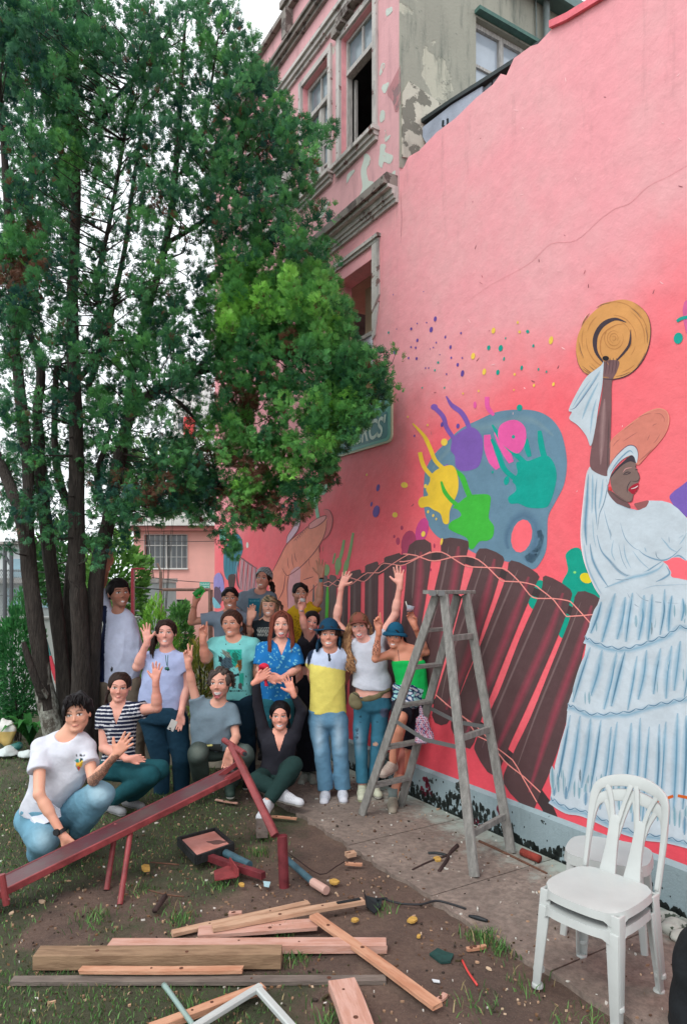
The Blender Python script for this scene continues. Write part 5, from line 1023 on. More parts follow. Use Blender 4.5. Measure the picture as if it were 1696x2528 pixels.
# boundary wall, neighbour house, fence posts on the left
bw = P(80, 1430, 11); bw[2] = 0
t = empty('boundary_wall', bw, 0, 'pale grey rendered boundary wall behind the left shrub and cypress stems', 'wall')
bx('wall_face', mat('pale_render', lin(186, 192, 188), .9, noise=.15, nscale=2, bump=.3, col2=None), t, bw, (-120, 1530, 330, 1760, 11, .2)); bx('coping', mat('grey_coping', lin(150, 152, 148), .9, noise=.2), t, bw, (-125, 1524, 335, 1529.8, 11, .26, -.03))
nh = P(60, 1430, 22); nh[2] = -.6
t = empty('neighbour_house', nh, 0, 'low grey house with pale blue glazing at the far left', 'house')
bx('wall', mat('grey_render', lin(146, 152, 152), .9, noise=.2, nscale=1), t, nh, (-200, 1440, 360, 1600, 22, 4)); bx('roof', mat('fibre_roof', lin(150, 146, 142), .8, noise=.3, nscale=3), t, nh, (-200, 1428, 364, 1439.5, 22, 4.4, -.4)); bx('window', mat('blue_pane', lin(134, 170, 186), .2, noise=.15, nscale=1, spec=.8), t, nh, (20, 1452, 62, 1500, 22, .04, -.05)); bx('window', MATS['blue_pane'], t, nh, (75, 1452, 130, 1500, 22, .04, -.05)); bx('window', MATS['blue_pane'], t, nh, (225, 1455, 290, 1500, 22, .04, -.05))
upb = P(30, 1430, 30); upb[2] = -1
t = empty('white_house', upb, 0, 'white two-storey house glimpsed behind the left stems', 'house'); bx('wall', mat('white_wall', lin(206, 212, 214), .8, noise=.08, nscale=1), t, upb, (-40, 1345, 100, 1500, 30, 4)); bx('window', MATS['blue_pane'], t, upb, (30, 1380, 75, 1425, 30, .05, -.06)); bx('roof', MATS['fibre_roof'], t, upb, (-46, 1338, 106, 1344.6, 30, 4.6, -.5))
fb = MB(); fq = P(10, 1430, 10.4); fq[2] = 0
t = empty('mesh_fence', fq, 0, 'grey wire mesh fence with steel posts at the left edge', 'fence')
for px in (-20, 12, 28): b = MB(); a = P(px, 1352, 10.4); b.tube([(a[0], 10.4, 0), a], .03, 8); b.build('post', mat('steel_post', lin(96, 100, 104), .5, metal=.3), t, off=fq)
b = MB(); a = P(-20, 1360, 10.4); c = P(12, 1372, 10.4); e = P(30, 1400, 10.4); b.tube([a, c, e], .025, 6); b.build('rail', MATS['steel_post'], t, off=fq)
b = MB()
for k in range(24):
    for s_ in (0, 1):
        x0 = -30 + k * 4.2; p0 = P(x0, 1405, 10.4); p1 = P(x0 + (50 if s_ else -50), 1520, 10.4); b.tube([p0, p1], .004, 3, cap=False)
b.build('mesh', mat('mesh_wire', lin(140, 144, 146), .5), t, off=fq, fixn=False)['kind'] = 'stuff'
# tall pale building with a red sign seen through the crown
db = P(455, 1430, 34); db[2] = -1
t = empty('distant_building', db, 0, 'tall pale building with a red panel glimpsed through the cypress', 'building'); bx('wall', M_white, t, db, (428, 930, 505, 1275, 34, 4)); bx('panel', mat('red_panel', lin(214, 70, 72), .6), t, db, (455, 1030, 482, 1085, 34, .1, -.12)); 
for k in range(4): bx('window', M_pane, t, db, (440, 955 + k * 75, 452, 985 + k * 75, 34, .05, -.06)); bx('window', M_pane, t, db, (484, 955 + k * 75, 496, 985 + k * 75, 34, .05, -.06))
# painted leaning boards behind the stems
for (pts, cols_, lb) in (([(105, 1560), (122, 1620), (140, 1680), (158, 1740)], (lin(54, 110, 118), lin(60, 130, 130), lin(204, 60, 76), lin(230, 150, 130)), 'narrow teal and red painted board leaning behind the left stem'),
                         ([(183, 1500), (181, 1560), (178, 1620), (184, 1665)], (lin(150, 200, 214), lin(240, 190, 50), lin(64, 150, 110), lin(240, 210, 60)), 'narrow yellow and blue painted board between two stems')):
    q = P(pts[-1][0], 1430, 7.6); q[2] = .05; t = empty('painted_board', q, 0, lb, 'board')
    for i in range(3):
        b = MB(); a, c = P(*pts[i], 7.6), P(*pts[i + 1], 7.6); b.beam(a, c, .045, .018, (0, 1, .1)); b.build('painted_stretch', mat('board%d%d' % (pts[0][0], i), cols_[i + 1], .6, noise=.2), t, off=q)
# raised planter behind the back row
b = MB(); q = np.array([-1.9, 7.6, 0])
t = empty('planter_kerb', q, 0, 'low cream kerb of the raised bed behind the crouching man', 'kerb'); b.box((-2.7, 7.35, -.05), (-.75, 7.5, .42)); b.build('kerb', mat('cream_kerb', lin(176, 166, 150), .9, noise=.25, nscale=5, bump=.3), t, off=q)
b = MB(); b.box((-2.7, 7.501, -.05), (-.75, 9.4, .36)); b.build('soil', mat('bed_soil', lin(70, 56, 46), .95, noise=.4, nscale=12, bump=.8), t, off=q)
# ================================================================== people: implicit surfaces meshed in numpy
def smin(a, b, k):
    if k <= 0: return np.minimum(a, b)
    h = np.clip(.5 + .5 * (b - a) / k, 0, 1); return b + (a - b) * h - k * h * (1 - h)
class SDF:
    def __init__(s, lo, hi, h):
        s.h = h; s.lo = np.array(lo, float); n = np.ceil((np.array(hi) - s.lo) / h).astype(int) + 1
        s.n = n; s.F = np.full(n, 1.0, np.float32)
        s.ax = [(s.lo[i] + np.arange(n[i]) * h).astype(np.float32) for i in range(3)]
    def sub(s, lo, hi):
        a = np.clip(np.floor((np.array(lo) - s.lo) / s.h).astype(int), 0, s.n - 1); b = np.clip(np.ceil((np.array(hi) - s.lo) / s.h).astype(int) + 1, 1, s.n)
        sl = tuple(slice(a[i], max(b[i], a[i] + 1)) for i in range(3))
        return sl, s.ax[0][sl[0]][:, None, None], s.ax[1][sl[1]][None, :, None], s.ax[2][sl[2]][None, None, :]
    def put(s, sl, d, k, op):
        if op > 0: s.F[sl] = smin(s.F[sl], d, k)
        else: s.F[sl] = -smin(-s.F[sl], d, k)
    def cap(s, a, b, ra, rb=None, k=.015, op=1, flat=None):
        """round cone; flat = cut the end at b square (True) """
        a = np.array(a, float); b = np.array(b, float); rb = ra if rb is None else rb; m = max(ra, rb) + k + 3 * s.h
        sl, X, Y, Z = s.sub(np.minimum(a, b) - m, np.maximum(a, b) + m); d = b - a; L2 = d @ d + 1e-12
        t = ((X - a[0]) * d[0] + (Y - a[1]) * d[1] + (Z - a[2]) * d[2]) / L2; tc = np.clip(t, 0, 1)
        v = np.sqrt((X - a[0] - tc * d[0]) ** 2 + (Y - a[1] - tc * d[1]) ** 2 + (Z - a[2] - tc * d[2]) ** 2) - (ra + (rb - ra) * tc)
        if flat: v = np.maximum(v, (t - 1) * math.sqrt(L2))
        s.put(sl, v, k, op)
    def ell(s, c, r, R=None, k=.015, op=1):
        c = np.array(c, float); r = np.array(r, float); R = np.eye(3) if R is None else R; m = max(r) + k + 3 * s.h
        sl, X, Y, Z = s.sub(c - m, c + m); x, y, z = X - c[0], Y - c[1], Z - c[2]
        q = [(x * R[0, i] + y * R[1, i] + z * R[2, i]) for i in range(3)]
        k0 = np.sqrt(sum((q[i] / r[i]) ** 2 for i in range(3))); k1 = np.sqrt(sum((q[i] / r[i] ** 2) ** 2 for i in range(3))) + 1e-9
        s.put(sl, k0 * (k0 - 1) / k1, k, op)
    def eseg(s, a, b, wa, wb, rx, k=.02, flat=0, op=1, endk=.7):
        """elliptic cone from a to b; wa, wb = (half width, half depth); rx = direction of the width"""
        a = np.array(a, float); b = np.array(b, float); m = max(*wa, *wb) + k + 3 * s.h
        sl, X, Y, Z = s.sub(np.minimum(a, b) - m, np.maximum(a, b) + m); d = b - a; L = np.linalg.norm(d) + 1e-9; u = d / L
        rx = np.array(rx, float); rx = rx - u * (rx @ u); rx /= np.linalg.norm(rx); ry = np.cross(u, rx)
        x, y, z = X - a[0], Y - a[1], Z - a[2]; t = (x * u[0] + y * u[1] + z * u[2]); tc = np.clip(t / L, 0, 1); w = t - tc * L
        A = wa[0] + (wb[0] - wa[0]) * tc; B = wa[1] + (wb[1] - wa[1]) * tc
        p = x * rx[0] + y * rx[1] + z * rx[2]; q = x * ry[0] + y * ry[1] + z * ry[2]; E = np.minimum(A, B) * endk
        v = (np.sqrt((p / A) ** 2 + (q / B) ** 2 + (w / E) ** 2) - 1) * np.minimum(A, B)
        if flat: v = np.maximum(v, (t - L))
        s.put(sl, v, k, op)
    def column(s, rows, grow, k=.02, topE=.05, bot=True):
        """upright torso: elliptical sections blended over height"""
        rows = sorted(rows, key=lambda r: r[0][2]); zs = np.array([r[0][2] for r in rows]); D = np.array([[r[0][0], r[0][1], r[1] + grow, r[2] + grow] for r in rows]); mx = D[:, 2:].max() + .03
        sl, X, Y, Z = s.sub((D[:, 0].min() - mx, D[:, 1].min() - mx, zs[0] - (.03 if bot else .1)), (D[:, 0].max() + mx, D[:, 1].max() + mx, zs[-1] + topE + .04))
        z = Z.ravel().astype(float); w_ = np.linspace(-.035, .035, 9); q = [np.mean([np.interp(z + a, zs, D[:, i]) for a in w_], 0)[None, None, :] for i in range(4)]; m = np.minimum(q[2], q[3]); up = np.clip(Z - zs[-1], 0, 1) / topE
        if not bot: up = up + np.clip(zs[0] - Z, 0, 1) / .07
        e = 2.25; v = ((np.abs((X - q[0]) / q[2]) ** e + np.abs((Y - q[1]) / q[3]) ** e + up ** e) ** (1 / e) - 1) * m
        if bot: v = np.maximum(v, zs[0] - Z)
        s.put(sl, v.astype(np.float32), k, 1)
    def plane(s, p, n, k=0.0, lo=None, hi=None):
        """keep the side where (x-p).n < 0"""
        n = np.array(n, float) / np.linalg.norm(n); p = np.array(p, float); lo = s.lo if lo is None else lo; hi = s.lo + s.n * s.h if hi is None else hi
        sl, X, Y, Z = s.sub(lo, hi); v = (X - p[0]) * n[0] + (Y - p[1]) * n[1] + (Z - p[2]) * n[2]; s.F[sl] = -smin(-s.F[sl], -v, k)
    def noise(s, amp, f, seed=0, st=(1, 1, 1), ridge=0):
        r = np.random.default_rng(seed); X, Y, Z = s.ax[0][:, None, None], s.ax[1][None, :, None], s.ax[2][None, None, :]
        o = 0
        for k in range(4):
            w = r.normal(0, 1, 3); w /= np.linalg.norm(w); w = w * np.array(st) * f * (1.0, 1.5, 2.1, .7)[k]; ph = r.uniform(0, 6.28)
            o = o + (np.sin(X * w[0] + Y * w[1] + Z * w[2] + ph + 1.3 * np.sin(X * w[1] * .6 + Z * w[0] * .7 + ph)) * (1, .7, .5, 1)[k]).astype(np.float32)
        if ridge:
            w = r.normal(0, 1, (2, 3)) * f * .42; o = o - 1.6 * (1 - np.abs(np.sin(X * w[0, 0] + Y * w[0, 1] + Z * w[0, 2] * .9 + 1.1 * np.sin(Z * f * .3 + X * f * .2)))) ** 3 - 1.3 * (1 - np.abs(np.sin(X * w[1, 0] + Z * w[1, 2] + np.sin(X * f * .35)))) ** 3
        near = np.abs(s.F) < .05; s.F = np.where(near, s.F + amp * o * .5, s.F)
    def mesh(s):
        F_ = s.F; ins = F_ < 0; c = [slice(None, -1), slice(1, None)]
        cnt = np.zeros(s.n - 1, np.int8)
        for i in (0, 1):
            for j in (0, 1):
                for k in (0, 1): cnt += ins[c[i], c[j], c[k]]
        act = (cnt > 0) & (cnt < 8); idx = np.argwhere(act)
        if len(idx) == 0: return np.zeros((0, 3)), np.zeros((0, 4), int)
        ID = np.full(s.n - 1, -1, np.int64); ID[act] = np.arange(len(idx)); acc = np.zeros((len(idx), 3)); n = np.zeros(len(idx))
        corners = [(i, j, k) for i in (0, 1) for j in (0, 1) for k in (0, 1)]
        val = {q: F_[idx[:, 0] + q[0], idx[:, 1] + q[1], idx[:, 2] + q[2]].astype(float) for q in corners}
        for q in corners:
            for a in range(3):
                if q[a]: continue
                p = list(q); p[a] = 1; p = tuple(p); f0, f1 = val[q], val[p]; m = (f0 < 0) != (f1 < 0); t = np.where(m, f0 / np.where(m, f0 - f1, 1), 0)
                pt = np.tile(np.array(q, float), (len(idx), 1)); pt[:, a] = t; acc += np.where(m[:, None], pt, 0); n += m
        V = s.lo + (idx + acc / n[:, None]) * s.h; Q = []
        for a in range(3):
            b, d = (a + 1) % 3, (a + 2) % 3; s0 = [slice(None)] * 3; s1 = [slice(None)] * 3; s0[a] = slice(None, -1); s1[a] = slice(1, None)
            for e in (b, d): s0[e] = slice(1, -1); s1[e] = slice(1, -1)
            i0, i1 = ins[tuple(s0)], ins[tuple(s1)]
            for sgn, m in ((1, i0 & ~i1), (-1, ~i0 & i1)):
                w = np.argwhere(m)
                if len(w) == 0: continue
                w[:, b] += 1; w[:, d] += 1; o = []
                for (db, dd) in ((0, 0), (-1, 0), (-1, -1), (0, -1)): g = w.copy(); g[:, b] += db; g[:, d] += dd; o.append(ID[g[:, 0], g[:, 1], g[:, 2]])
                o = np.stack(o, -1); o = o if sgn > 0 else o[:, ::-1]; Q.append(o)
        return V, np.vstack(Q)
def sobj(name, s, m, par, off, cf=None, base=None, smooth=True):
    V, Q = s.mesh()
    if len(V) == 0: return None
    c = None
    if base is not None: c = np.tile(np.array(base[:3]), (len(V), 1))
    if cf is not None: c = cf(V, c)
    return meshobj(name, V, Q, m, par, off, smooth, vcols=c)
def skinmat():
    m = mat('skin', rough=.48, attr=True, spec=.35); b = m.node_tree.nodes['Principled BSDF']; b.inputs['Subsurface Weight'].default_value = .12; b.inputs['Subsurface Radius'].default_value = (.02, .008, .004); b.inputs['Subsurface Scale'].default_value = .5
    return m
M_skin = skinmat()
def clothmat(name, rough=.85, bump=.25, bs=120): return mat(name, rough=rough, attr=True, spec=.2, noise=.10, nscale=9, bump=bump, bscale=bs)
M_cloth = clothmat('cotton', .85, .45, 15); M_denim = clothmat('denim', .9, .4, 24); M_hair = mat('hair', rough=.6, attr=True, spec=.18, noise=.25, nscale=40, stretch=(3, 3, .6)); M_shoe = clothmat('shoe_fabric', .6, .2)

def hand(s, w, ang, thumb, pose, sc=1.0, tilt=0.0, nf=-1.0):
    a = math.radians(ang); D = np.array([math.cos(a) * math.cos(tilt), -math.sin(tilt), math.sin(a) * math.cos(tilt)]); S = thumb * np.array([math.sin(a), 0, -math.cos(a)]); Np = np.array([0, nf, 0.0]); Np = Np - D * (Np @ D); Np /= np.linalg.norm(Np)
    w = np.array(w, float); k = .007 * sc; offs = (.028, .0095, -.0095, -.027); kd = (.088, .092, .086, .077); fl = (.070, .078, .072, .056)
    base_sp = {'open': (.20, .05, -.12, -.34), 'relax': (.06, .0, -.05, -.12), 'point': (.05, .0, 0, 0), 'peace': (.16, -.10, 0, 0), 'fist': (0, 0, 0, 0), 'hold': (.05, 0, -.05, -.1)}[pose]
    curl = {'open': (.10, .06, .08, .12), 'relax': (.35, .4, .45, .5), 'point': (.08, 1.35, 1.45, 1.5), 'peace': (.05, .05, 1.4, 1.45), 'fist': (1.4, 1.4, 1.45, 1.5), 'hold': (.75, .8, .85, .9)}[pose]
    s.cap(w - D * .03 * sc, w + D * .025 * sc, .024 * sc, .026 * sc, k=.015)
    for i in range(4):
        kn = w + (D * kd[i] + S * offs[i]) * sc; s.cap(w + (D * .02 + S * offs[i] * .55) * sc, kn, .0165 * sc, .0125 * sc, k=.012 * sc)
        d = D * math.cos(base_sp[i]) + S * math.sin(base_sp[i]); p = kn; rr = (.0098, .0102, .0098, .0086)[i] * sc
        for j, f in enumerate((.44, .31, .25)):
            th = curl[i] * (j + .6) * (.62 if pose != 'open' else .5); dd = d * math.cos(th) + Np * math.sin(th); q = p + dd * fl[i] * f * sc; s.cap(p, q, rr * (1 - .07 * j), rr * (1 - .07 * (j + 1)), k=.004 * sc); p = q
    tb = w + (D * .028 + S * .024) * sc
    if pose == 'open': d1 = D * .62 + S * .78; d2 = D * .75 + S * .62
    elif pose in ('fist', 'point', 'peace', 'hold'): d1 = D * .75 + S * .25 + Np * .5; d2 = D * .6 - S * .55 + Np * .45
    else: d1 = D * .85 + S * .45 + Np * .2; d2 = D * .95 + S * .1 + Np * .2
    s.cap(w + D * .015 * sc, tb + d1 * .02 * sc, .018 * sc, .016 * sc, k=.012 * sc); m_ = tb + d1 * .045 * sc; s.cap(tb, m_, .0135 * sc, .011 * sc, k=.008 * sc); s.cap(m_, m_ + d2 * .032 * sc, .011 * sc, .0088 * sc, k=.004 * sc)

def headR(yaw, pitch, roll):
    y, p, r = map(math.radians, (yaw, pitch, roll)); xr = np.array([math.cos(y), math.sin(y), 0.0]); f = np.array([math.sin(y), -math.cos(y), 0.0]); z = np.array([0, 0, 1.0])
    f, z = f * math.cos(p) + z * math.sin(p), z * math.cos(p) - f * math.sin(p)
    xr, z = xr * math.cos(r) - z * math.sin(r), z * math.cos(r) + xr * math.sin(r)     # roll > 0 tips the crown to image right
    return np.stack([xr, f, z], 1)
def headsdf(s, c, R, H, o):
    L = lambda *q: c + R @ (np.array(q) * H); w = o.get('fw', 1.0) * 1.05
    E = lambda q, r, k=.03, op=1: s.ell(L(*q), np.array(r) * H, R, k * H, op); K = lambda a, b, ra, rb, k=.03, op=1: s.cap(L(*a), L(*b), ra * H, rb * H, k * H, op)
    E((0, -.05, .11), (.318 * w, .385, .37)); E((0, .07, -.08), (.255 * w, .27, .34), .08); E((0, .235, -.40), (.10 * w, .09, .075), .08)
    K((-.18 * w, .02, -.23), (-.075, .2, -.38), .055, .055, .08); K((.18 * w, .02, -.23), (.075, .2, -.38), .055, .055, .08)
    K((-.14, .30, .085), (.14, .30, .085), .035, .035, .05)
    for e in (-1, 1):
        E((e * .13, .375, .0), (.075, .08, .055), .035, -1); E((e * .13, .262, -.002), (.066, .048, .05), .01); E((e * .16 * w, .20, -.13), (.085, .085, .075), .06)
        E((e * .315 * w, -.02, -.03), (.03, .07, .10), .02); E((e * .042, .34, -.15), (.030, .032, .024), .02)
    K((0, .305, .05), (0, .385, -.135), .024, .034, .02)
    op = o.get('open', 0.0); mw = o.get('mw', .1); zm = -.29
    K((-mw * .6, .295, zm + .008), (0, .322, zm + .008), .016, .02, .03); K((mw * .6, .295, zm + .008), (0, .322, zm + .008), .016, .02, .03); K((-mw * .5, .295, zm - .03 - op), (mw * .5, .295, zm - .03 - op), .022, .022, .025)
    if op > .06: E((0, .372, zm - op * .5), (mw * .85, .042, op * .62 + .010), .01, -1)
def headpaint(V, C, c, R, H, o, skin, hairc):
    q = (V - c) @ R / H; x, y, z = q[:, 0], q[:, 1], q[:, 2]; ax = np.abs(x); fr = y > .12; skin = np.array(skin[:3]); hc = np.array(hairc[:3])
    inh = (ax < .42) & (np.abs(y) < .5) & (np.abs(z) < .56)
    def mix(m, col, a=1.0):
        m = (np.clip(m, 0, 1) * a * (fr & inh))[:, None]; C[:] = C * (1 - m) + np.array(col[:3]) * m
    g = lambda d, s_=.35: 1 / (1 + np.exp(np.clip((d - 1) / s_ * 4, -30, 30)))
    red = skin * np.array([1.06, .74, .70]); drk = skin * .55
    mix(np.exp(-(((ax - .15) / .08) ** 2 + ((z + .13) / .07) ** 2)), red, .45); mix(np.exp(-((x / .05) ** 2 + ((z + .15) / .05) ** 2)), red, .35)
    mix(np.exp(-(((ax - .13) / .075) ** 2 + ((z - .005) / .042) ** 2)), skin * np.array([.66, .54, .50]), .4)  # eye sockets darkened, shade under the brow painted into the skin
    mix(np.exp(-((ax / .05) ** 2 + ((z + .185) / .008) ** 2)), drk, .15)  # painted shadow below the nose
    if o.get('beard', 0): mix(g(np.sqrt((ax / .24) ** 2 + ((z + .37) / .21) ** 2) , .3) * (1 - np.exp(-((x / .1) ** 2 + ((z + .28) / .035) ** 2))), hc * 1.6 + skin * .12, o['beard'])
    if o.get('smileline', 1): mix(np.exp(-(((ax - .085 - (-.15 - z) * .42) / .014) ** 2)) * ((z < -.2) & (z > -.30)), drk, .10)  # shade of the smile creases drawn in darker skin colour
    sq = max(.68, o.get('sq', .75)); ez = -.002
    mix(g(np.sqrt(((ax - .13) / .070) ** 2 + ((z - ez) / (.036 * sq)) ** 2), .25), (.80, .78, .76)); gx = o.get('gaze', 0)
    mix(g(np.sqrt(((x - np.sign(x) * .13 - gx) / .027) ** 2 + ((z - ez) / (.033 * min(1, sq + .1))) ** 2), .3), lin(38, 24, 20))
    lid = ez + .034 * sq * np.sqrt(np.clip(1 - ((ax - .13) / .07) ** 2, 0, 1)) + .006; mix(np.exp(-((z - lid) / .012) ** 2) * (np.abs(ax - .13) < .072), lin(34, 22, 20), .95)
    bz = .088 + .028 * np.clip(1 - ((ax - .145) / .09) ** 2, -1, 1) + o.get('brow', 0); mix(np.exp(-((z - bz) / o.get('bt', .015)) ** 2) * (ax > .045) * (ax < .225), hc * .7, .95)
    zm = -.29; mw = o.get('mw', .1); op = o.get('open', 0.0); cur = o.get('smile', .25); cz = zm + cur * (x ** 2) * 6.5 - .008; lip = np.array(o.get('lip', lin(208, 118, 114))[:3])
    dd = np.sqrt((x / (mw * 1.12)) ** 2 + ((z - (cz - op * .5)) / (op * .62 + .024)) ** 2); mix(g(dd, .25), lip, .8)
    if op > 0:
        di = np.sqrt((x / (mw * .93)) ** 2 + ((z - (cz - op * .5)) / (op * .62 + .012)) ** 2); mix(g(di, .2), lin(110, 44, 48))
        tz = cz + .002; th = o.get('teeth', .034); mix(g(di, .25) * g(np.abs(z - (tz - th * .35)) / th, .3), (.95, .93, .90))
        if op > .09: mix(g(np.sqrt((x / (mw * .5)) ** 2 + ((z - (cz - op * .95)) / (op * .28)) ** 2), .3), lin(190, 96, 100), .8)
    else: mix(np.exp(-((z - cz) / .008) ** 2) * (ax < mw), drk * .6, .8)

def noiseC(V, C, amt=.06, f=30):
    n = np.sin(V[:, 0] * f + 2 * np.sin(V[:, 2] * f * .7)) * np.sin(V[:, 2] * f * 1.3 + 1.7 * np.sin(V[:, 1] * f)); return C * (1 + amt * n)[:, None]

def person(name, label, fr, Y0, d):
    """fr = (ox, oy, scale) of the measuring frame; every (x, y[, dY]) becomes a world point at depth Y0 + dY"""
    ox, oy, sc = fr
    def T(q): return P(ox + q[0] / sc, oy + q[1] / sc, Y0 + (q[2] if len(q) > 2 else 0))
    T.fr = fr
    px = Y0 / F / sc       # metres per frame unit
    gz0 = d.get('gz', 0.0); fem = d.get('fem', 0); am = d.get('am', .9 if fem else 1.0)
    J = {k: T(v) for k, v in d['j'].items()}
    hip = (J['ha'] + J['hb']) / 2; base = np.array([hip[0], hip[1], gz0])
    root = empty('person', base, 0, label, 'person', 'people posing for the group photo')
    skin = tuple(min(1, c * k_) for c, k_ in zip(d['skin'][:3], (1.22, 1.34, 1.44))); hairc = d['hair']; hd = d['head']; hc = T(hd[0]); H = hd[1] * px; R = headR(*hd[2]); fo = d.get('face', {}); CUR['fw'] = fo.get('fw', 1.0) * 1.05
    rows = []
    for r in d['torso']:
        l, rr_ = T((r[0], r[2])), T((r[1], r[2])); c = (l + rr_) / 2; hw = (rr_[0] - l[0]) / 2; dr = r[3] if len(r) > 3 else .62; c[1] += r[4] if len(r) > 4 else 0.0; rows.append((c, hw, hw * dr))
    dmax = d.get('dmax', .16); rows = [(c, w, min(q, dmax)) for c, w, q in rows]
    RX = np.array([math.cos(math.radians(d.get('tyaw', 0))), math.sin(math.radians(d.get('tyaw', 0))), 0])
    allp = list(J.values()) + [c + np.array([w, q, 0]) for c, w, q in rows] + [c - np.array([w, q, 0]) for c, w, q in rows] + [hc + H * .6, hc - H * .6]
    lo = np.min(allp, 0) - .14; hi = np.max(allp, 0) + .14
    for w_, spec in (('wa', d.get('handa')), ('wb', d.get('handb'))):
        if spec: a = math.radians(spec[0]); e = J[w_] + np.array([math.cos(a), 0, math.sin(a)]) * .2; lo = np.minimum(lo, e - .05); hi = np.maximum(hi, e + .05)
    hs_ = d.get('hs', .9 if fem else 1.0)
    # ---- skin
    s = SDF(lo, hi, d.get('res', .0062)); headsdf(s, hc, R, H, fo); nb = J['nk']; nr = d.get('nr', .047 if fem else .056)
    s.cap(hc + R @ np.array([0, -.08, -.22]) * H, nb + (0, .005, 0), nr, nr * 1.12, k=.03)
    ins = d.get('inset', .012)
    s.column(rows, -ins, .02)
    for sd in 'ab':
        S_, E_, W_ = J['s' + sd], J['e' + sd], J['w' + sd]
        s.cap(nb + (0, .01, -.01), S_, nr * .8, .045 * am, k=.03); s.cap(S_, E_, .046 * am, .037 * am, k=.02); s.cap(E_, W_, .038 * am, .0245 * am, k=.012); s.cap(E_ * .75 + W_ * .25, E_ * .6 + W_ * .4, .039 * am, .036 * am, k=.02)
        sp = d.get('hand' + sd)
        if sp: hand(s, J['w' + sd], *sp[:3], sc=hs_ * (sp[3] if len(sp) > 3 else 1), tilt=sp[4] if len(sp) > 4 else 0)
        H_, K_, A_ = J['h' + sd], J['k' + sd], J['a' + sd]; lg = d.get('lm', 1.0)
        s.cap(H_, K_, .065 * lg, .046 * lg, k=.02); s.cap(K_, A_, .046 * lg, .032 * lg, k=.012); s.cap(K_ * .75 + A_ * .25, K_ * .55 + A_ * .45, .05 * lg, .044 * lg, k=.02)
    ar = [J[k] for k in ('wa', 'wb')]
    def paint(V, C):
        C = noiseC(V, C, .035, 22)
        headpaint(V, C, hc, R, H, fo, skin, hairc)
        for w_ in ar:
            dd = np.linalg.norm(V - w_, axis=1); m = np.clip((.2 - dd) / .1, 0, 1)[:, None] * .35; C = C * (1 - m) + C * np.array([1.08, .86, .84]) * m
        if 'skinf' in d: C = d['skinf'](V, C, T, px)
        return C
    sobj('body', s, M_skin, root, base, paint, skin)
    # ---- upper garment
    g = d['shirt']; ga = g.get('grow', .006); s = SDF(lo, hi, .0085)
    r0 = g.get('r0', 0); r1 = g.get('r1', len(rows)); rs = rows[r0:r1]
    s.column(rs, ga, .025)
    if g.get('bare', 0) == 0:
        for sd in 'ab':
            S_, E_, W_ = J['s' + sd], J['e' + sd], J['w' + sd]; s.cap(nb + (0, .015, -.035), S_ + (0, 0, -.005), nr * .75 + ga, .05 * am + ga, k=.04)
            sl_ = g.get('sleeve' + sd, g.get('sleeve', .55)); sr = g.get('sr', .018)
            if sl_ > 0:
                if sl_ <= 1: s.cap(S_, S_ + (E_ - S_) * sl_, .050 * am + ga, .044 * am + sr, k=.035, flat=True)
                else: s.cap(S_, E_, .05 * am + ga, .042 * am + sr * .5, k=.03); s.cap(E_, E_ + (W_ - E_) * (sl_ - 1), .042 * am + sr * .5, .031 * am + sr * .3, k=.015, flat=True)
    if 'hem' in g: p_, n_ = T(g['hem'][0]), g['hem'][1]; s.plane(p_, n_)
    s.noise(g.get('wr', .006) * .85, 17, int(Y0 * 100) % 97, (1.3, 1.2, .8), 1)
    nk = g.get('neck', .0)
    s.ell(nb + (0, -.06, .025), (.075 + nk * .3, .075, .055 + nk), None, .006, -1)
    if 'v' in g:
        for t_ in np.linspace(0, 1, 6): s.ell(nb + (g['v'][1] if len(g['v']) > 1 else 0, -.09, -g['v'][0] * t_), (.05 * (1 - t_) + .008, .09, .03), None, .004, -1)
    cfun = g.get('cf'); sobj(g.get('name', 'shirt'), s, g.get('mat', M_cloth), root, base, (lambda V, C: cfun(V, C, T, px)) if cfun else None, g['col'])
    # ---- lower garment
    g = d['legs']; s = SDF(lo, hi, .0095); ga = g.get('grow', .010); lr = g.get('r', (.088, .066, .056)); ll = g.get('len', .97)
    hr = [(T(((r[0] + r[1]) / 2, r[2])), (r[1] - r[0]) / 2 * px, r[3] if len(r) > 3 else .62) for r in g['hips']]
    s.column([(c, w, min(w * q, .15)) for c, w, q in hr], 0, .03, .02, False)
    for sd in 'ab':
        H_, K_, A_ = J['h' + sd], J['k' + sd], J['a' + sd]; l_ = g.get('len' + sd, ll)
        if l_ > .5: s.cap(H_, K_, lr[0], lr[1], k=.016); s.cap(K_, K_ + (A_ - K_) * (l_ - .5) * 2, lr[1], lr[2], k=.012, flat=True)
        else: s.cap(H_, H_ + (K_ - H_) * l_ * 2, lr[0], lr[1] + .01, k=.03, flat=True)
    s.noise(g.get('wr', .008) * .7, 19, int(Y0 * 130) % 91, (1, 1, 1.1), 1)
    c2 = g.get('cf'); sobj(g.get('name', 'trousers'), s, g.get('mat', M_denim), root, base, (lambda V, C: c2(V, C, T, px)) if c2 else None, g['col'])
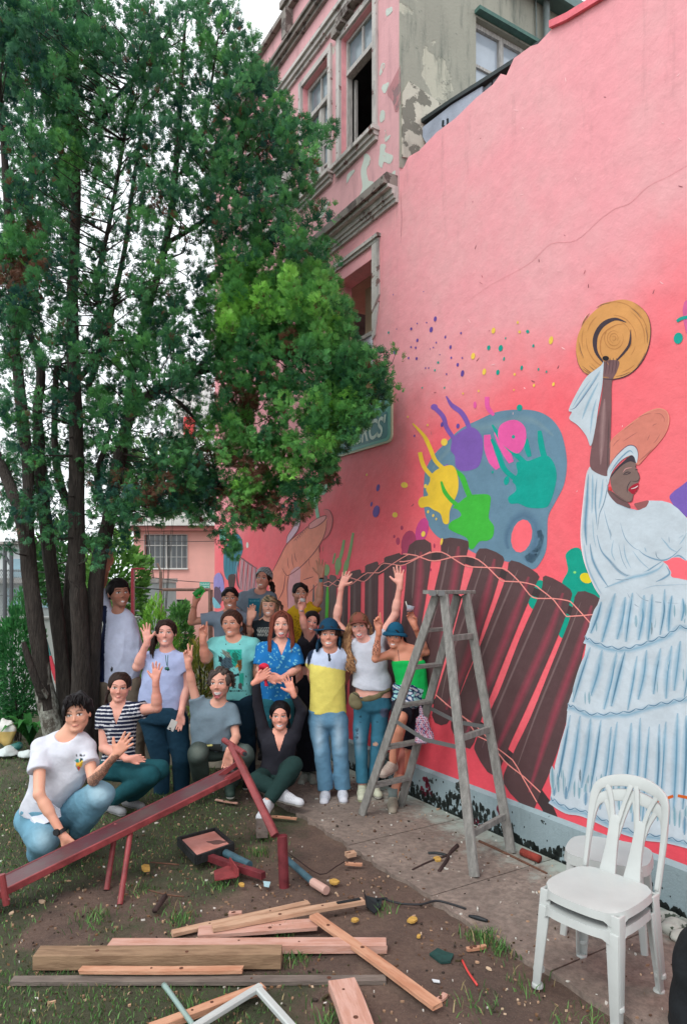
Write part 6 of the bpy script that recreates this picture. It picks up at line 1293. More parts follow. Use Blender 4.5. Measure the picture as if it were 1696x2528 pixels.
    # ---- shoes
    if 'shoes' in d:
        for sd in 'ab':
            sh = d['shoes'].get(sd)
            if not sh: continue
            (fx, fy, slope), col = sh[0], sh[1]; A_ = J['a' + sd]; D = np.array([fx, fy, 0.0]); D /= np.linalg.norm(D); D[2] = slope; D /= np.linalg.norm(D); U = np.array([0, 0, 1.0]) - D * D[2]; U /= np.linalg.norm(U); k_ = sh[2] if len(sh) > 2 else (.92 if fem else 1.05)
            s = SDF(A_ - .32, A_ + .32, .006); so = A_ - U * .085 * k_; he, to = so + (-D * .035 + U * .04) * k_, so + (D * .165 + U * .032) * k_
            s.cap(he, so + (D * .06 + U * .042) * k_, .040 * k_, .042 * k_, k=.02); s.cap(so + (D * .06 + U * .042) * k_, to, .042 * k_, .040 * k_, k=.02); s.cap(A_ + U * .005, so + (D * .075 + U * .055) * k_, .037 * k_, .034 * k_, k=.03); s.cap(he + U * .02, A_ + U * .02, .036 * k_, .036 * k_, k=.02)
            s.plane(so, -U, .003); s.plane(A_ + U * .03, U, .004)
            sole = sh[3] if len(sh) > 3 else lin(206, 204, 198)
            def shf(V, C, so=so, U=U, D=D, sole=sole, k_=k_):
                h_ = (V - so) @ U; a_ = (V - so) @ D; m = (h_ < .022)[:, None]; C = np.where(m, np.array(sole[:3]), C); m2 = ((np.abs(h_ - .024) < .004))[:, None]; C = np.where(m2, C * .55, C)
                lz = (a_ > .05 * k_) & (a_ < .125 * k_) & (h_ > .06 * k_) & (np.sin(a_ * 420) > .35); return np.where(lz[:, None], C * .68, C)
            sobj('shoe', s, M_shoe, root, base, shf, col)
    # ---- hair and the rest
    if 'hairf' in d: d['hairf'](root, base, hc, R, H, hairc, T, px, d)
    if 'extra' in d: d['extra'](root, base, J, hc, R, H, T, px)
    return root, J, hc, R, H, T

# ---- hair pieces
CUR = {'fw': 1.0}
def haircap(root, base, hc, R, H, col, face=(0, .54, -.06, .325, .42, .42), low=-.16, amp=.010, thick=1.06, extra=None, name='hair', f=55, back=-.25):
    s = SDF(hc - H * 1.0, hc + H * 1.0, .0052); L = lambda *q: hc + R @ (np.array(q) * H)
    s.ell(L(0, -.055, .12), np.array([.34 * thick * max(1.0, CUR['fw']), .412 * thick, .385 * thick]) * H, R, 0); s.ell(L(0, -.2, -.05), np.array([.27, .24, .3]) * H, R, .03)
    s.ell(L(*face[:3]), np.array(face[3:]) * np.array([CUR['fw'], 1, 1]) * H, R, .02 * H, -1)
    p = L(0, 0, low); s.plane(p + (hc - hc), R @ np.array([0, .35, -1.0]), .01)
    if extra: extra(s, L, H, R)
    s.noise(max(amp, .004), f, 5)
    def cf(V, C):
        q = (V - hc) @ R / H; n = np.sin(q[:, 0] * 60 + 4 * np.sin(q[:, 2] * 9)) * .30 + np.sin(q[:, 1] * 47 + q[:, 0] * 30) * .2; return C * (1 + n)[:, None]
    return sobj(name, s, M_hair, root, base, cf, col)
def strands(root, base, hc, R, H, col, paths, n=60, rad=.006, jit=.02, wave=0.0, col2=None, name='hair_strands', seed=1, ns=5):
    """paths: guides (lists of local points in head heights); strands run between neighbouring guides"""
    r = np.random.default_rng(seed); L = lambda q: hc + R @ (np.array(q) * H); b = MB()
    for i in range(n):
        k = r.uniform(0, len(paths) - 1.001); a, c = np.array(paths[int(k)], float), np.array(paths[int(k) + 1], float); t = k - int(k); g = a * (1 - t) + c * t; g = g + r.normal(0, jit, g.shape) * np.linspace(.3, 1.3, len(g))[:, None]
        q = np.array(catmull([L(p) for p in g], False, 5))
        if wave:
            m = len(q); ph = r.uniform(0, 6.28); am = wave * np.linspace(0, 1, m) ** .5; tt = np.linspace(0, 1, m) * r.uniform(20, 30); q = q + np.stack([np.sin(tt + ph) * am, np.cos(tt * 1.1 + ph) * am, 0 * tt], -1)
        cut = r.integers(0, 4); q = q[:len(q) - cut]; m = len(q); rr = rad * r.uniform(.6, 1.3) * np.interp(np.linspace(0, 1, m), [0, .1, .75, 1], [.5, 1, .9, .2])
        c_ = np.array(col[:3]) * r.uniform(.6, 1.35)
        if col2 is not None: t2 = r.uniform(0, 1); c_ = c_ * (1 - t2) + np.array(col2[:3]) * t2
        b.col = tuple(c_); b.tube(q, list(rr), ns, cap=False)
    return b.build(name, M_hair, root, off=base, smooth=True, vc=True, fixn=False)
def inpoly(x, y, poly):
    p = np.array(poly, float); c = np.zeros(len(x), bool); j = len(p) - 1
    for i in range(len(p)):
        m = ((p[i, 1] > y) != (p[j, 1] > y)); t = (p[j, 0] - p[i, 0]) * (y - p[i, 1]) / ((p[j, 1] - p[i, 1]) if p[j, 1] != p[i, 1] else 1e-9) + p[i, 0]; c ^= m & (x < t); j = i
    return c
def setm(C, m, col, a=1.0): m = (np.asarray(m, float) * a)[:, None]; return C * (1 - m) + np.array(col[:3]) * m
# frame coordinates of the front of a garment: for placing its print
def fxy(V, T, px):
    ox, oy, sc = T.fr; return (CX + F * V[:, 0] / V[:, 1] - ox) * sc, (HY - F * (V[:, 2] - CH) / V[:, 1] - oy) * sc
def tubes(name, root, base, lst, m, smooth=True):
    b = MB()
    for pts, r, *n in lst: b.tube(pts, r, n[0] if n else 8)
    return b.build(name, m, root, off=base, smooth=smooth)
R1 = (0, 1350, 2.6133); R2 = (440, 1350, 3.339); R3 = (740, 1350, 3.339)
SK = lin(190, 132, 108); SK2 = lin(168, 112, 90); SKL = lin(206, 152, 132); SKD = lin(142, 94, 76)
BLK = lin(26, 22, 24); DBR = lin(44, 30, 26)
WHITE = lin(206, 208, 218); NAVY = lin(26, 34, 66)
def plainhair(**k):
    def f(root, base, hc, R, H, col, T, px, d): haircap(root, base, hc, R, H, col, **k)
    return f
def hatbits(root, base, hc, R, H, name, col, brim, crown, m=None, dz=.0, cfn=None, tiltc=0.0, flop=0.0, visor=False, thick=.010):
    """soft hat. crown = (rx, ry, height, z0); brim = (rx, ry, drop)"""
    s = SDF(hc - H * 1.2, hc + H * 1.2, .0055); L = lambda *q: hc + R @ (np.array(q) * H); rx, ry, ht, z0 = crown
    s.ell(L(0, -.05, z0), np.array([rx, ry, ht]) * H, R, 0); s.plane(L(0, 0, z0 - .04), -R[:, 2], 0)
    s.ell(L(0, -.05, z0 - .09), np.array([rx * .9, ry * .9, ht * .8]) * H, R, .004, -1)
    o = sobj(name, s, m or M_cloth, root, base, cfn, col)
    b = MB(); n = 40; V = []
    ring = []
    for k in range(n):
        a = 6.283 * k / n; cx_, sy = math.cos(a), math.sin(a)
        if visor and sy < .15: continue
        w = 1 + flop * math.sin(3 * a + 1)
        pin = (rx * .98 * cx_, -.05 + ry * .98 * sy, z0 - .02); pout = (brim[0] * cx_, -.05 + brim[1] * sy * (1.0), z0 - brim[2] * w - (.10 * cx_ * cx_ if visor else 0)); mid = tuple((pin[i] + pout[i]) / 2 + (0, 0, .02)[i] for i in range(3)); ring.append([pin, mid, pout])
    m_ = len(ring); V = [L(*q) for r in ring for q in r] + [L(q[0], q[1], q[2] - thick / H) for r in ring for q in r]
    Fc = []; N_ = m_ * 3; rng = range(m_ - 1) if visor else range(m_)
    for i in rng:
        j = (i + 1) % m_
        for e in (0, 1): Fc += [(i * 3 + e, j * 3 + e, j * 3 + e + 1, i * 3 + e + 1), (N_ + i * 3 + e, N_ + i * 3 + e + 1, N_ + j * 3 + e + 1, N_ + j * 3 + e)]
        Fc.append((i * 3 + 2, j * 3 + 2, N_ + j * 3 + 2, N_ + i * 3 + 2))
    cc = np.tile(np.array(col[:3]), (len(V), 1)); meshobj('brim', V, Fc, m or M_cloth, root, base, True, vcols=cc * .9)
SHW = lin(214, 214, 220)
# 1 ---- man behind the tree
def f(V, C, T, px):
    x, y = fxy(V, T, px); C = setm(C, (y > 380) & (x < 690 - np.clip(y - 420, 0, 200) * .08) & (V[:, 1] < 7.1), NAVY); C = setm(C, inpoly(x, y, [(712, 792), (722, 775), (730, 785), (726, 805), (714, 805)]), BLK); return C
def ex(root, base, J, hc, R, H, T, px):
    hatbits(root, base, hc, R, H, 'cap', BLK, (.30, .36, .10), (.35, .40, .34, .20)); b = MB()
    tubes('cap_strap', root, base, [([hc + R @ (np.array(q) * H) for q in ((-.1, -.42, .12), (-.12, -.5, -.0), (-.1, -.52, -.15))], .02)], M_cloth)
person('p', 'man in black cap and white shirt with navy panels, facing right, hugging the cypress', R1, 7.0, dict(
    j=dict(nk=(765, 415), sa=(705, 455), ea=(650, 270, .12), wa=(695, 130, -.05), sb=(830, 470), eb=(890, 660, .12), wb=(860, 860, .1), ha=(710, 900), ka=(715, 1250), aa=(720, 1560), hb=(850, 900), kb=(880, 1250), ab=(880, 1560)),
    head=((768, 300), 190, (38, 6, -3)), face=dict(open=.02, mw=.07, sq=.6, beard=.2, smileline=0, gaze=.01, fw=1.06), skin=SK2, hair=BLK, handa=(82, 1, 'relax'), handb=(-90, -1, 'relax'),
    torso=[(715, 835, 430), (675, 875, 500), (660, 905, 600), (655, 915, 700), (650, 900, 790), (648, 885, 860), (650, 880, 900)], dmax=.19, shirt=dict(col=lin(196, 202, 226), sleeve=.9, cf=f, wr=.008),
    legs=dict(hips=[(655, 880, 880), (655, 900, 960)], col=lin(112, 100, 88), r=(.115, .09, .075)), extra=ex, hairf=plainhair(low=-.05, thick=1.02), gz=0.0, shoes=dict(a=((.3, -1, 0), BLK), b=((.3, -1, 0), BLK))))
# 2 ---- young man, front left
def f(V, C, T, px):
    x, y = fxy(V, T, px); front = V[:, 1] < np.median(V[:, 1])
    def pg(p, c):
        nonlocal C
        C = setm(C, inpoly(x, y, p) & front, c)
    for k in range(6): pg([(492 + k * 10, 1344), (499 + k * 10, 1343), (499 + k * 10, 1354), (492 + k * 10, 1355)], lin(50, 50, 56))
    pg([(486, 1378), (497, 1366), (510, 1372), (513, 1440), (498, 1438), (488, 1415)], lin(44, 128, 120)); pg([(513, 1372), (524, 1362), (536, 1372), (534, 1400), (524, 1420), (513, 1438)], lin(226, 190, 60)); pg([(488, 1400), (513, 1392), (513, 1412), (492, 1420)], lin(220, 160, 40)); pg([(515, 1366), (530, 1362), (535, 1380), (515, 1392)], lin(34, 60, 70)); pg([(498, 1422), (512, 1418), (520, 1428), (508, 1446)], lin(206, 70, 60))
    return C
def sf(V, C, T, px):
    x, y = fxy(V, T, px); J = np.array([0.0]); m = inpoly(x, y, [(555, 1500), (640, 1440), (720, 1350), (765, 1340), (775, 1372), (720, 1470), (640, 1555), (570, 1545)]); n = np.sin(x * .30 + 2 * np.sin(y * .12)) * np.sin(y * .26 + 1.5 * np.sin(x * .15)); return setm(C, m, lin(64, 66, 64), .0) if False else np.where((m & (n > -.25))[:, None], C * .30 + np.array([.012, .02, .018]), np.where(m[:, None], C * .62, C))
def ex(root, base, J, hc, R, H, T, px):
    w = J['wa']; d = J['wa'] - J['ea']; d /= np.linalg.norm(d); p = w - d * .03
    b = MB(); b.tube([p - d * .013, p + d * .013], .036, 14); b.tube([p + np.array([-.012, -.034, .01]) - d * .002, p + np.array([-.016, -.048, .014])], .022, 14); b.build('watch', mat('black_rubber', lin(24, 26, 30), .45), root, off=base, smooth=False)
    # loose back of the shirt hanging over the hip
    g = [T((170, 1700, -.02)), T((250, 1640, -.14)), T((330, 1660, -.17)), T((385, 1700, -.16)), T((392, 1745, -.16)), T((300, 1785, -.2)), T((240, 1810, -.2)), T((172, 1868, -.12)), T((160, 1800, -.04))]
    b = MB(); b.prism(g, (0, .012, 0)); b.build('shirt_tail', MATS['shirt_cloth_white'], root, off=base)
mat('shirt_cloth_white', WHITE, .85, noise=.06, nscale=6, bump=.3, bscale=30)
def hf(root, base, hc, R, H, col, T, px, d):
    haircap(root, base, hc, R, H, col, face=(0.03, .54, -.06, .325, .42, .42), low=-.10, amp=.016, thick=1.14, f=45)
    strands(root, base, hc, R, H, col, [[(-.25, .1, .46), (-.26, .32, .36), (-.24, .38, .20)], [(-.1, .1, .5), (-.12, .38, .40), (-.10, .44, .22)], [(.08, .1, .5), (.10, .38, .40), (.13, .42, .25)], [(.24, .05, .46), (.28, .28, .34), (.30, .26, .10)]], 60, .006, .03)
person('p', 'young man squatting front left in white T-shirt and pale jeans, waving a tattooed forearm', R1, 4.95, dict(
    j=dict(nk=(445, 1212), sa=(258, 1292, -.06), ea=(252, 1600, -.27), wa=(408, 1868, -.32), sb=(560, 1300), eb=(602, 1510, -.18), wb=(745, 1345, -.28), ha=(215, 1760, .18), ka=(283, 1895, -.22), aa=(240, 1985, .10), hb=(330, 1770, .22), kb=(640, 1600, -.12), ab=(500, 1840, .12)),
    head=((498, 1078), 236, (8, 4, -4)), face=dict(open=.0, mw=.10, sq=.75, smile=.5, bt=.019, lip=lin(202, 116, 108), fw=1.0), skin=lin(200, 142, 116), hair=BLK, handa=(-50, 1, 'relax'), handb=(52, -1, 'open', 1.05),
    torso=[(330, 560, 1235), (255, 590, 1300), (235, 572, 1390), (212, 545, 1480), (185, 500, 1570), (160, 430, 1650), (145, 370, 1720)], shirt=dict(col=WHITE, sleeve=.52, sr=.028, cf=f, wr=.010, mat=M_cloth, neck=.015), skinf=sf, inset=.014, nr=.062,
    legs=dict(hips=[(150, 380, 1690, .8), (160, 350, 1790, .8)], col=lin(104, 150, 172), r=(.125, .098, .078), cf=lambda V, C, T, px: (lambda x, y: setm(setm(C, np.exp(-(((x - 640) / 80) ** 2 + ((y - 1590) / 70) ** 2)), lin(168, 196, 208), .8), np.exp(-(((x - 285) / 70) ** 2 + ((y - 1890) / 80) ** 2)), lin(160, 190, 204), .8))(*fxy(V, T, px)), wr=.011),
    hairf=hf, extra=ex, gz=0, shoes=dict(a=((.55, -.8, 0), BLK, 1.1), b=((.8, -.5, 0), BLK, 1.1)), lm=1.05))
# 3 ---- striped woman
def f(V, C, T, px):
    x, y = fxy(V, T, px); yy = y + .00045 * (x - 770) ** 2 * np.sign(1) + (x - 770) * .05; return setm(setm(C, np.ones(len(V)), lin(22, 30, 56)), (np.mod(yy, 25) < 7.5), lin(214, 214, 220))
def hf(root, base, hc, R, H, col, T, px, d):
    haircap(root, base, hc, R, H, col, face=(0, .54, -.06, .325, .42, .42), low=-.12, amp=.003, thick=1.0)
    strands(root, base, hc, R, H, col, [[(-.1, -.36, .1), (-.34, -.3, -.2), (-.42, -.15, -.55)], [(-.2, -.36, .1), (-.42, -.2, -.3), (-.40, .0, -.6)]], 34, .008, .03)
person('p', 'squatting woman in navy and white striped V-neck, hair tied back, one palm raised', R1, 5.95, dict(
    j=dict(nk=(765, 1018), sa=(672, 1082), ea=(672, 1300, -.06), wa=(830, 1372, -.25), sb=(862, 1060), eb=(1012, 1040, -.10), wb=(1005, 868, -.15), ha=(700, 1430, .12), ka=(962, 1478, -.22), aa=(705, 1650, .0), hb=(800, 1430, .15), kb=(1030, 1440, -.05), ab=(830, 1625, .16)),
    head=((772, 905), 194, (14, 0, 4)), face=dict(open=0, mw=.085, sq=.7, smile=.25, bt=.012, lip=lin(206, 114, 112), fw=1.05), skin=lin(200, 138, 118), hair=DBR, fem=1, handa=(5, 1, 'relax'), handb=(84, -1, 'open', 1.08),
    torso=[(700, 845, 1030), (660, 880, 1080), (662, 872, 1160), (680, 868, 1240), (682, 868, 1310), (655, 870, 1390)], shirt=dict(col=NAVY, sleeve=.42, sr=.025, cf=f, v=(.13, .01), wr=.005), am=1.12, nr=.052, inset=.006,
    legs=dict(hips=[(650, 900, 1380, .8), (650, 900, 1450, .8)], col=lin(28, 78, 86), r=(.105, .085, .06), wr=.008), hairf=hf, shoes=dict(a=((.85, -.55, -.02), lin(140, 142, 146), 1.0, lin(190, 190, 190)), b=((.85, -.5, 0), lin(150, 150, 152), .95, lin(190, 190, 190)))))
# 4 ---- lavender woman with a phone
def hf(root, base, hc, R, H, col, T, px, d):
    haircap(root, base, hc, R, H, col, face=(0.02, .54, -.06, .325, .42, .42), low=-.2, amp=.006, thick=1.04)
    strands(root, base, hc, R, H, col, [[(-.2, -.2, .3), (-.38, -.15, -.1), (-.42, .0, -.5), (-.34, .12, -.85)], [(-.1, -.36, .2), (-.40, -.3, -.2), (-.50, -.1, -.55), (-.46, .05, -.95)], [(-.1, -.36, .1), (-.32, -.3, -.3), (-.38, -.05, -.6), (-.30, .1, -.9)]], 70, .008, .025)
def ex(root, base, J, hc, R, H, T, px):
    t = T((1110, 1150, -.24)); ph = empty('mobile_phone', t, 0, 'white mobile phone held low by the woman in the lavender T-shirt', 'phone'); b = MB(); a, c = T((1098, 1185, -.22)), T((1128, 1122, -.22)); b.beam(a, c, .062, .010, (0, 1, 0), bev=.003); b.build('case', mat('phone_white', lin(206, 204, 200), .35), ph, off=t)
    b = MB(); q = T((1098, 1172, -.236))
    for k in (0, 1): b.tube([q + (0, 0, -.018 * k), q + (0, -.003, -.018 * k)], .007, 10)
    b.build('camera_lens', mat('lens_black', lin(20, 22, 26), .2), ph, off=t)
    tubes('sunglasses', root, base, [([T((1068, 700, -.16)), T((1072, 740, -.185)), T((1080, 775, -.20))], .003, 5), ([T((1084, 700, -.16)), T((1082, 740, -.185)), T((1080, 775, -.20))], .003, 5), ([T((1068, 788, -.20)), T((1078, 786, -.205)), T((1085, 792, -.205))], .014, 10), ([T((1080, 778, -.205)), T((1088, 800, -.205))], .012, 8)], mat('green_lens', lin(24, 92, 76), .25))
person('p', 'standing woman in lavender T-shirt and navy jeans, right palm raised, phone in the other hand', R1, 6.5, dict(
    j=dict(nk=(1078, 662), sa=(962, 725), ea=(885, 775, -.08), wa=(950, 612, -.14), sb=(1168, 735), eb=(1203, 900, .0), wb=(1168, 1075, -.12), ha=(975, 1110), ka=(1035, 1370, -.03), aa=(1045, 1640), hb=(1130, 1110), kb=(1172, 1370, -.03), ab=(1165, 1600, .05)),
    head=((1068, 556), 180, (12, 6, 2)), face=dict(open=.012, mw=.08, sq=.65, smile=.35, bt=.011, lip=lin(212, 112, 114), fw=1.06), skin=lin(208, 148, 130), hair=DBR, fem=1, handa=(96, 1, 'open', 1.12), handb=(-100, -1, 'relax', 1.1),
    torso=[(1000, 1140, 690), (945, 1188, 750), (925, 1196, 830), (912, 1196, 910), (905, 1190, 990), (915, 1175, 1045)], dmax=.17, shirt=dict(col=lin(170, 182, 220), sleeve=.45, sr=.03, wr=.007), am=1.15, nr=.054,
    legs=dict(hips=[(900, 1185, 1030), (895, 1205, 1110)], col=lin(30, 62, 82), r=(.112, .086, .07)), hairf=hf, extra=ex, shoes=dict(a=((.1, -1, 0), BLK), b=((.3, -1, 0), BLK))))
# 5 ---- laughing crouching man
def hf(root, base, hc, R, H, col, T, px, d):
    haircap(root, base, hc, R, H, col, face=(0, .54, -.06, .325, .42, .42), low=-.18, amp=.014, thick=1.0, f=60)
    strands(root, base, hc, R, H, lin(60, 54, 50), [[(.2, -.1, .42), (.36, -.1, .3), (.46, -.05, .1)], [(.25, -.15, .35), (.40, -.1, .1), (.48, .0, -.05)], [(.3, -.2, .1), (.40, -.1, -.1), (.42, .02, -.22)]], 40, .005, .04, .01); strands(root, base, hc, R, H, lin(60, 54, 50), [[(-.2, -.1, .42), (-.36, -.1, .3), (-.40, .0, .1)], [(-.3, -.1, .3), (-.38, .0, .1), (-.36, .05, -.12)], [(0, -.1, .5), (-.05, .05, .48), (-.1, .12, .42)], [(.1, -.1, .5), (.15, .05, .48), (.2, .1, .42)]], 40, .005, .03, .008)
def ex(root, base, J, hc, R, H, T, px):
    s = SDF(T((170, 1760, -.3)), T((420, 1560, .25)) + (0, 0, .02), .0065); a, c = T((215, 1640, -.14)), T((375, 1650, -.14)); s.eseg(a, c, (.035, .03), (.05, .035), (0, 0, 1), .02); s.cap(T((110, 1600, .0)), a, .018, .018, k=.02); s.cap(c, T((440, 1600, .0)), .018, .018, k=.02); s.noise(.004, 30, 3); sobj('waist_pouch', s, M_cloth, root, base, lambda V, C: setm(C, inpoly(*fxy(V, T, px), [(228, 1635), (280, 1630), (284, 1642), (232, 1652)]), lin(196, 190, 120)), lin(38, 42, 42))
person('p', 'laughing stubbled man crouching in grey T-shirt and olive trousers, making a V sign', R2, 6.35, dict(
    j=dict(nk=(335, 1285), sa=(165, 1330), ea=(112, 1130, -.02), wa=(82, 965, -.06), sb=(440, 1345), eb=(478, 1570, -.10), wb=(412, 1700, -.30), ha=(190, 1650, .12), ka=(162, 1720, -.28), aa=(190, 1925, -.05), hb=(380, 1660, .12), kb=(545, 1712, -.18), ab=(425, 1950, -.05)),
    head=((345, 1125), 262, (-8, 6, -2)), face=dict(open=.13, mw=.13, sq=.5, smile=.5, beard=.3, bt=.015, brow=.01), skin=lin(198, 140, 118), hair=lin(70, 62, 58), handa=(91, 1, 'peace', 1.05), handb=(-98, -1, 'relax', 1.05),
    torso=[(200, 430, 1310, .5), (128, 480, 1370), (118, 470, 1450), (112, 455, 1530), (105, 435, 1600), (100, 420, 1660)], shirt=dict(col=lin(112, 130, 142), sleevea=.42, sleeveb=.62, sr=.03, wr=.010, neck=.01),
    legs=dict(hips=[(100, 430, 1630, .7), (110, 430, 1700, .7)], col=lin(60, 72, 68), r=(.10, .088, .07), wr=.009, cf=lambda V, C, T, px: (lambda x, y: setm(setm(C, np.exp(-(((x - 160) / 55) ** 2 + ((y - 1690) / 60) ** 2)), lin(116, 124, 116), .6), np.exp(-(((x - 550) / 50) ** 2 + ((y - 1690) / 60) ** 2)), lin(104, 114, 110), .6))(*fxy(V, T, px))), hairf=hf, extra=ex, shoes=dict(a=((-.1, -1, 0), lin(40, 52, 48)), b=((.2, -1, 0), lin(44, 60, 54)))))
# 6 ---- woman in mint T-shirt
def f(V, C, T, px):
    x, y = fxy(V, T, px); fr = V[:, 1] < np.median(V[:, 1]) + .02
    def pg(p, c, a=1.0):
        nonlocal C
        C = setm(C, inpoly(x, y, p) & fr, c, a)
    K = lin(34, 44, 50)
    pg([(400, 850), (525, 850), (527, 970), (500, 1000), (440, 985), (410, 930)], lin(40, 168, 150)); pg([(350, 940), (400, 900), (440, 920), (450, 990), (400, 1030), (350, 1000)], lin(70, 92, 104)); pg([(330, 900), (370, 915), (360, 950), (335, 950)], K); pg([(360, 850), (420, 870), (440, 920), (400, 910), (365, 880)], lin(120, 130, 120)); pg([(440, 880), (480, 870), (500, 940), (470, 960)], lin(34, 120, 100)); pg([(485, 940), (525, 930), (525, 1000), (505, 1050), (495, 1000)], lin(120, 84, 50)); pg([(470, 1000), (490, 960), (500, 990)], lin(220, 150, 60))
    pg([(420, 1060), (500, 1045), (500, 1065), (430, 1080)], K); pg([(500, 1050), (540, 1040), (540, 1150), (505, 1150)], lin(50, 170, 150)); pg([(500, 1120), (530, 1130), (525, 1180), (495, 1170)], lin(90, 80, 84))
    for k in range(9): pg([(425 + k * 13, 1183 - (k % 2) * 4), (434 + k * 13, 1181), (434 + k * 13, 1197), (425 + k * 13, 1198)], K)
    for (a, b_) in ((392, 802), (508, 804), (650, 868), (560, 1070), (565, 1130), (555, 1190), (562, 1218), (350, 950)): pg([(a - 6, b_ - 6), (a + 6, b_ - 3), (a, b_ + 9)], K)
    n = np.sin(x * .35) * np.sin(y * .31 + x * .1); m = inpoly(x, y, [(340, 870), (520, 850), (525, 1000), (400, 1040), (340, 980)]) & (n > .55); return setm(C, m & fr, K, .8)
def hf(root, base, hc, R, H, col, T, px, d):
    haircap(root, base, hc, R, H, col, face=(-.02, .54, -.06, .325, .42, .42), low=-.1, amp=.003, thick=1.02)
    strands(root, base, hc, R, H, col, [[(.1, -.36, .1), (.36, -.3, -.1), (.42, -.2, -.38)], [(.2, -.36, .05), (.42, -.25, -.15), (.36, -.2, -.42)]], 40, .008, .04)
person('p', 'woman in mint T-shirt with a toucan print, brown ponytail, pointing one finger up', R2, 6.75, dict(
    j=dict(nk=(462, 752), sa=(300, 815), ea=(228, 925, -.06), wa=(203, 765, -.14), sb=(620, 820), eb=(655, 990, .03), wb=(648, 1130, .05), ha=(400, 1290), ka=(430, 1600), aa=(450, 1900), hb=(545, 1290), kb=(565, 1600), ab=(580, 1900)),
    head=((440, 632), 226, (-8, 3, -3)), face=dict(open=.018, mw=.08, sq=.65, smile=.3, bt=.012, lip=lin(202, 106, 104), fw=1.12), skin=lin(196, 132, 108), hair=lin(66, 42, 34), fem=1, handa=(88, 1, 'point', 1.2), handb=(-95, -1, 'relax'),
    torso=[(340, 590, 770, .5), (290, 640, 830, .5), (300, 628, 900), (308, 612, 980), (308, 606, 1070), (302, 602, 1160), (318, 592, 1250)], dmax=.19, shirt=dict(col=lin(128, 208, 206), sleevea=.45, sleeveb=.55, sr=.035, cf=f, wr=.007, neck=.02), am=1.3, nr=.06,
    legs=dict(hips=[(320, 600, 1240), (330, 610, 1320)], col=lin(24, 46, 62), r=(.115, .09, .075)), hairf=hf, shoes=dict(a=((0, -1, 0), BLK), b=((0, -1, 0), BLK))))
# 7 ---- youth raising a green cup
def ex(root, base, J, hc, R, H, T, px):
    q = T((165, 375, -.14)); c = empty('green_cup', q, 0, 'bright green plastic cup with a handle held up by the young man in grey', 'cup'); b = MB(); a, e = T((135, 400, -.14)), T((205, 345, -.14)); d = e - a
    b.tube([a, a + d * .5, e], [.034, .036, .040], 16, cap=True); b.build('cup_body', mat('green_plastic', lin(30, 130, 48), .3), c, off=q, smooth=False)
    tubes('handle', c, q, [([a + (.02, -.03, -.03), (a + e) / 2 + (.03, -.05, -.045), e + (.02, -.03, -.02)], .007, 8)], mat('light_green', lin(70, 190, 80), .35)); tubes('rim', c, q, [([e - d * .04, e + d * .03], .042, 16)], MATS['light_green'])
person('p', 'grinning young man with short dark hair in grey T-shirt holding up a green cup', R2, 7.15, dict(
    j=dict(nk=(432, 535), sa=(290, 590), ea=(110, 620, -.04), wa=(140, 455, -.12), sb=(560, 600), eb=(610, 780, .1), wb=(570, 940, .05), ha=(390, 1000), ka=(400, 1330), aa=(400, 1640), hb=(510, 1000), kb=(500, 1330), ab=(500, 1640)),
    head=((427, 425), 188, (8, 3, 0)), face=dict(open=.03, mw=.10, sq=.45, smile=.5, bt=.016), skin=lin(176, 118, 96), hair=BLK, handa=(74, 1, 'hold', 1.05), handb=(-90, -1, 'relax'),
    torso=[(350, 530, 550, .5), (275, 580, 600), (290, 590, 690), (300, 590, 800), (310, 590, 1000)], shirt=dict(col=lin(122, 136, 152), sleeve=.55, sr=.03, wr=.009), gz=.36,
    legs=dict(hips=[(310, 590, 990), (320, 590, 1050)], col=lin(110, 104, 92), r=(.10, .08, .07)), hairf=plainhair(face=(0, .54, -.06, .325, .42, .42), low=.02, thick=1.04, amp=.008), extra=ex, shoes=dict(a=((0, -1, 0), BLK), b=((0, -1, 0), BLK))))
# 8 ---- back row, grey headband
def f(V, C, T, px):
    x, y = fxy(V, T, px); C = setm(C, inpoly(x, y, [(580, 425), (672, 425), (672, 545), (582, 550)]), lin(40, 116, 140))
    for k in range(5): C = setm(C, inpoly(x, y, [(592 + k * 16, 440), (602 + k * 16, 440), (602 + k * 16, 455), (592 + k * 16, 455)]), lin(90, 160, 176))
    return C
def hf(root, base, hc, R, H, col, T, px, d):
    haircap(root, base, hc, R, H, col, low=-.2, amp=.004, thick=1.03); haircap(root, base, hc, R, H, lin(132, 142, 148), face=(0, .54, -.06, .325, .42, .42), low=.08, thick=1.09, amp=.003, name='headband')
    strands(root, base, hc, R, H, col, [[(.1, -.36, .0), (.36, -.25, -.35), (.42, -.1, -.75)], [(.2, -.36, .0), (.46, -.2, -.3), (.50, -.1, -.7)]], 40, .009, .04, .01)
person('p', 'person at the very back with grey headband, dark ponytail and grey printed T-shirt', R2, 7.65, dict(
    j=dict(nk=(680, 372), sa=(535, 410), ea=(495, 520, -.02), wa=(520, 620, .0), sb=(765, 415), eb=(800, 540, .1), wb=(790, 660, .1), ha=(600, 800), ka=(600, 1120), aa=(600, 1400), hb=(700, 800), kb=(700, 1120), ab=(700, 1400)),
    head=((703, 262), 184, (-12, 5, 6)), face=dict(open=.018, mw=.09, sq=.6, smile=.45, bt=.014), skin=lin(190, 128, 108), hair=DBR, fem=1, handa=(-80, 1, 'relax'), handb=(-90, -1, 'relax'),
    torso=[(590, 730, 378, .5), (510, 780, 430, .55), (520, 765, 520), (530, 750, 620), (540, 750, 800)], shirt=dict(col=lin(118, 132, 146), sleeve=.8, sr=.03, cf=f, wr=.007), gz=.36, legs=dict(hips=[(540, 750, 790), (540, 750, 850)], col=BLK), hairf=hf, shoes=dict(a=((0, -1, 0), BLK), b=((0, -1, 0), BLK))))
